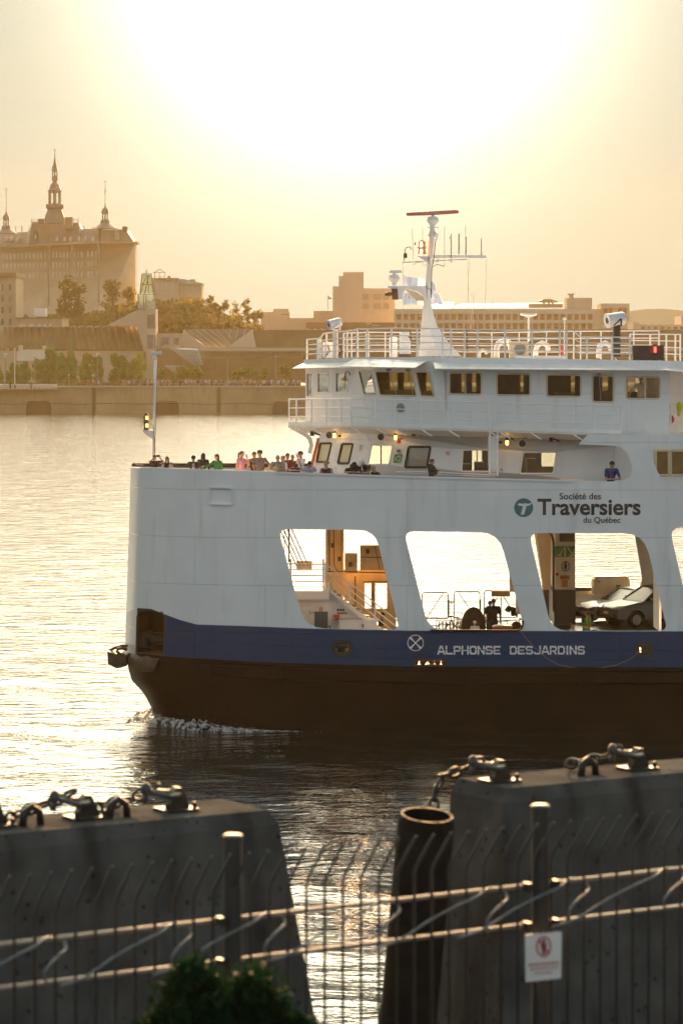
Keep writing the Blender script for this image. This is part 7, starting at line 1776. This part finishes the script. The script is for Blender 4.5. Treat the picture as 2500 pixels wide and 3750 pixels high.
# bush in front of the fence
def bush(label, px, D, top, wpx, n, seed):
    g = np.random.RandomState(seed); x = PX(px, D); zt = PZ(top, D); z0 = zt - 1.6; hw = wpx / 2 * D / F
    t = thing('bush', label, 'bush', (x, D, z0)); mb = MB(); cl = []
    for i in range(80):
        a = g.uniform(0, 6.28); q = hw * math.sqrt(g.uniform(0, 1)) * .8; c = Vector((x + q * math.cos(a), D + q * math.sin(a) * .6, z0 + 1.5 * math.sqrt(max(.1, 1 - (q / hw) ** 2)) * g.uniform(.72, 1))); cl.append((c, g.uniform(.07, .14)))
        if i % 3 == 0: mb.tube([(x, D, z0), (x + (c.x - x) * .5, D, z0 + .7), c], [.02, .012, .004], 5)
    build('stems', mb, M_TRUNK, t)
    per = n // 80; k = per * 80; C0 = np.repeat(np.array([tuple(c) for c, _ in cl]), per, 0); S0 = np.repeat(np.array([s for _, s in cl]), per)
    d = g.normal(size=(k, 3)); d /= np.linalg.norm(d, axis=1)[:, None]; c = C0 + d * (S0 * g.uniform(.3, 1.15, k))[:, None]
    u_ = g.normal(size=(k, 3)); u_[:, 2] += .6; u_ /= np.linalg.norm(u_, axis=1)[:, None]; v_ = np.cross(u_, g.normal(size=(k, 3))); v_ /= np.linalg.norm(v_, axis=1)[:, None]; ls = (.03 * g.uniform(.6, 1.3, k))[:, None]
    m2 = MB(); m2.v = np.stack([c - u_ * ls, c + v_ * ls * .4, c + u_ * ls, c - v_ * ls * .4], 1).reshape(-1, 3).tolist(); m2.f = [(4 * i, 4 * i + 1, 4 * i + 2, 4 * i + 3) for i in range(k)]; m2.m = [0] * k
    build('leaves', m2, mat('dark_bush_leaf', (.006, .024, .008), .8, spec=.1, var=.4, vs=4, transl=.2), t)
bush('dark green bush rising in front of the left fence post at the bottom', 800, 14.2, 3440, 980, 30000, 3)
bush('low dark green bush right of the taller one at the bottom edge', 1130, 14.6, 3650, 460, 12000, 5)
# wharf surface under fence and bush
mb = MB(); q = [fpt(-260, 0), fpt(2760, 0)]
zz = ZL - 1.05
mb.hexa([Vector((q[0].x, q[0].y, zz - .6)) - Vector((nx, ny, 0)) * .3, Vector((q[1].x, q[1].y, zz - .6)) - Vector((nx, ny, 0)) * .3, Vector((q[1].x + nx * 30, q[1].y + ny * 30, zz - .6)), Vector((q[0].x + nx * 30, q[0].y + ny * 30, zz - .6))],
        [Vector((q[0].x, q[0].y, zz)) - Vector((nx, ny, 0)) * .3, Vector((q[1].x, q[1].y, zz)) - Vector((nx, ny, 0)) * .3, Vector((q[1].x + nx * 30, q[1].y + ny * 30, zz)), Vector((q[0].x + nx * 30, q[0].y + ny * 30, zz))])
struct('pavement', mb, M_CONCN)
# ---------------------------------------------------------------- bow wave
g = np.random.RandomState(9); mb = MB(); rows = []
path = [(462, 2646, 0), (500, 2628, .5), (560, 2632, 1), (640, 2650, .9), (720, 2664, .8), (820, 2674, .32), (950, 2680, .14), (1150, 2684, .05), (1400, 2686, .12), (1700, 2682, .08), (2100, 2676, .06), (2600, 2676, .05)]
def wpt(px, py): D = CH * F / (py - HY); return Vector((PX(px, D), D, 0))
NZ = g.normal(size=(322, 15)); NZ = (NZ[:-2, :-2] + NZ[1:-1, 1:-1] + NZ[2:, 2:] + NZ[:-2, 1:-1] + NZ[1:-1, :-2]) / 5 ** .5
NZ[1:-1] = (NZ[:-2] + NZ[1:-1] + NZ[2:]) / 3 ** .5 * .9
for i in range(320):
    px = 462 + (1250 - 462) * (i / 319) ** 1.25; c = wpt(px, interp([(a, b) for a, b, _ in path], px)); s = interp([(a, k) for a, _, k in path], px)
    ed = min(1, (319 - i) / 60) ; r = []
    for j in range(13):
        f = j / 12; w_ = (2.4 * s + .15) * ed
        z = .27 * s * math.sin(math.pi * f) ** .7 * (1 + .22 * NZ[i, j]) * ed + .02 * ed if 0 < j < 12 else -.06
        r.append(c + Vector((g.normal() * .012, (f - .5) * w_ + g.normal() * .04, max(z, .012) if 0 < j < 12 else -.06)))
    rows.append(r)
mb.grid(rows)
for i in range(420):
    px = 462 + 900 * g.beta(1, 3); c = wpt(px, interp([(a, b) for a, b, _ in path], px)); s = interp([(a, k) for a, _, k in path], px)
    c += Vector((g.normal() * .1, g.normal() * .75 * s, abs(g.normal()) * .30 * s + .03)); q = g.uniform(.006, .016); mb.obox(c, q, q, q * .7, g.uniform(0, 3), g.uniform(0, 3))
fm = mat('white_foam', (.7, .7, .7), .6, var=.3, vs=9, bump=.05, bs=14, transl=.3)
t = fm.node_tree; ms = t.nodes.new('ShaderNodeMixShader'); tr = t.nodes.new('ShaderNodeBsdfTransparent'); nz = t.nodes.new('ShaderNodeTexNoise'); nz.inputs['Scale'].default_value = 4.5; nz.inputs['Detail'].default_value = 6
tc = t.nodes.new('ShaderNodeTexCoord'); t.links.new(tc.outputs['Object'], nz.inputs['Vector']); mr = t.nodes.new('ShaderNodeMapRange'); mr.inputs[1].default_value = .40; mr.inputs[2].default_value = .56
t.links.new(nz.outputs['Fac'], mr.inputs[0]); om = t.nodes['Material Output']; src = om.inputs['Surface'].links[0].from_socket
t.links.new(mr.outputs[0], ms.inputs[0]); t.links.new(tr.outputs[0], ms.inputs[1]); t.links.new(src, ms.inputs[2]); t.links.new(ms.outputs[0], om.inputs['Surface'])
tag(build('bow_wave_foam', mb, fm, None, True), None, None, None, 'stuff')
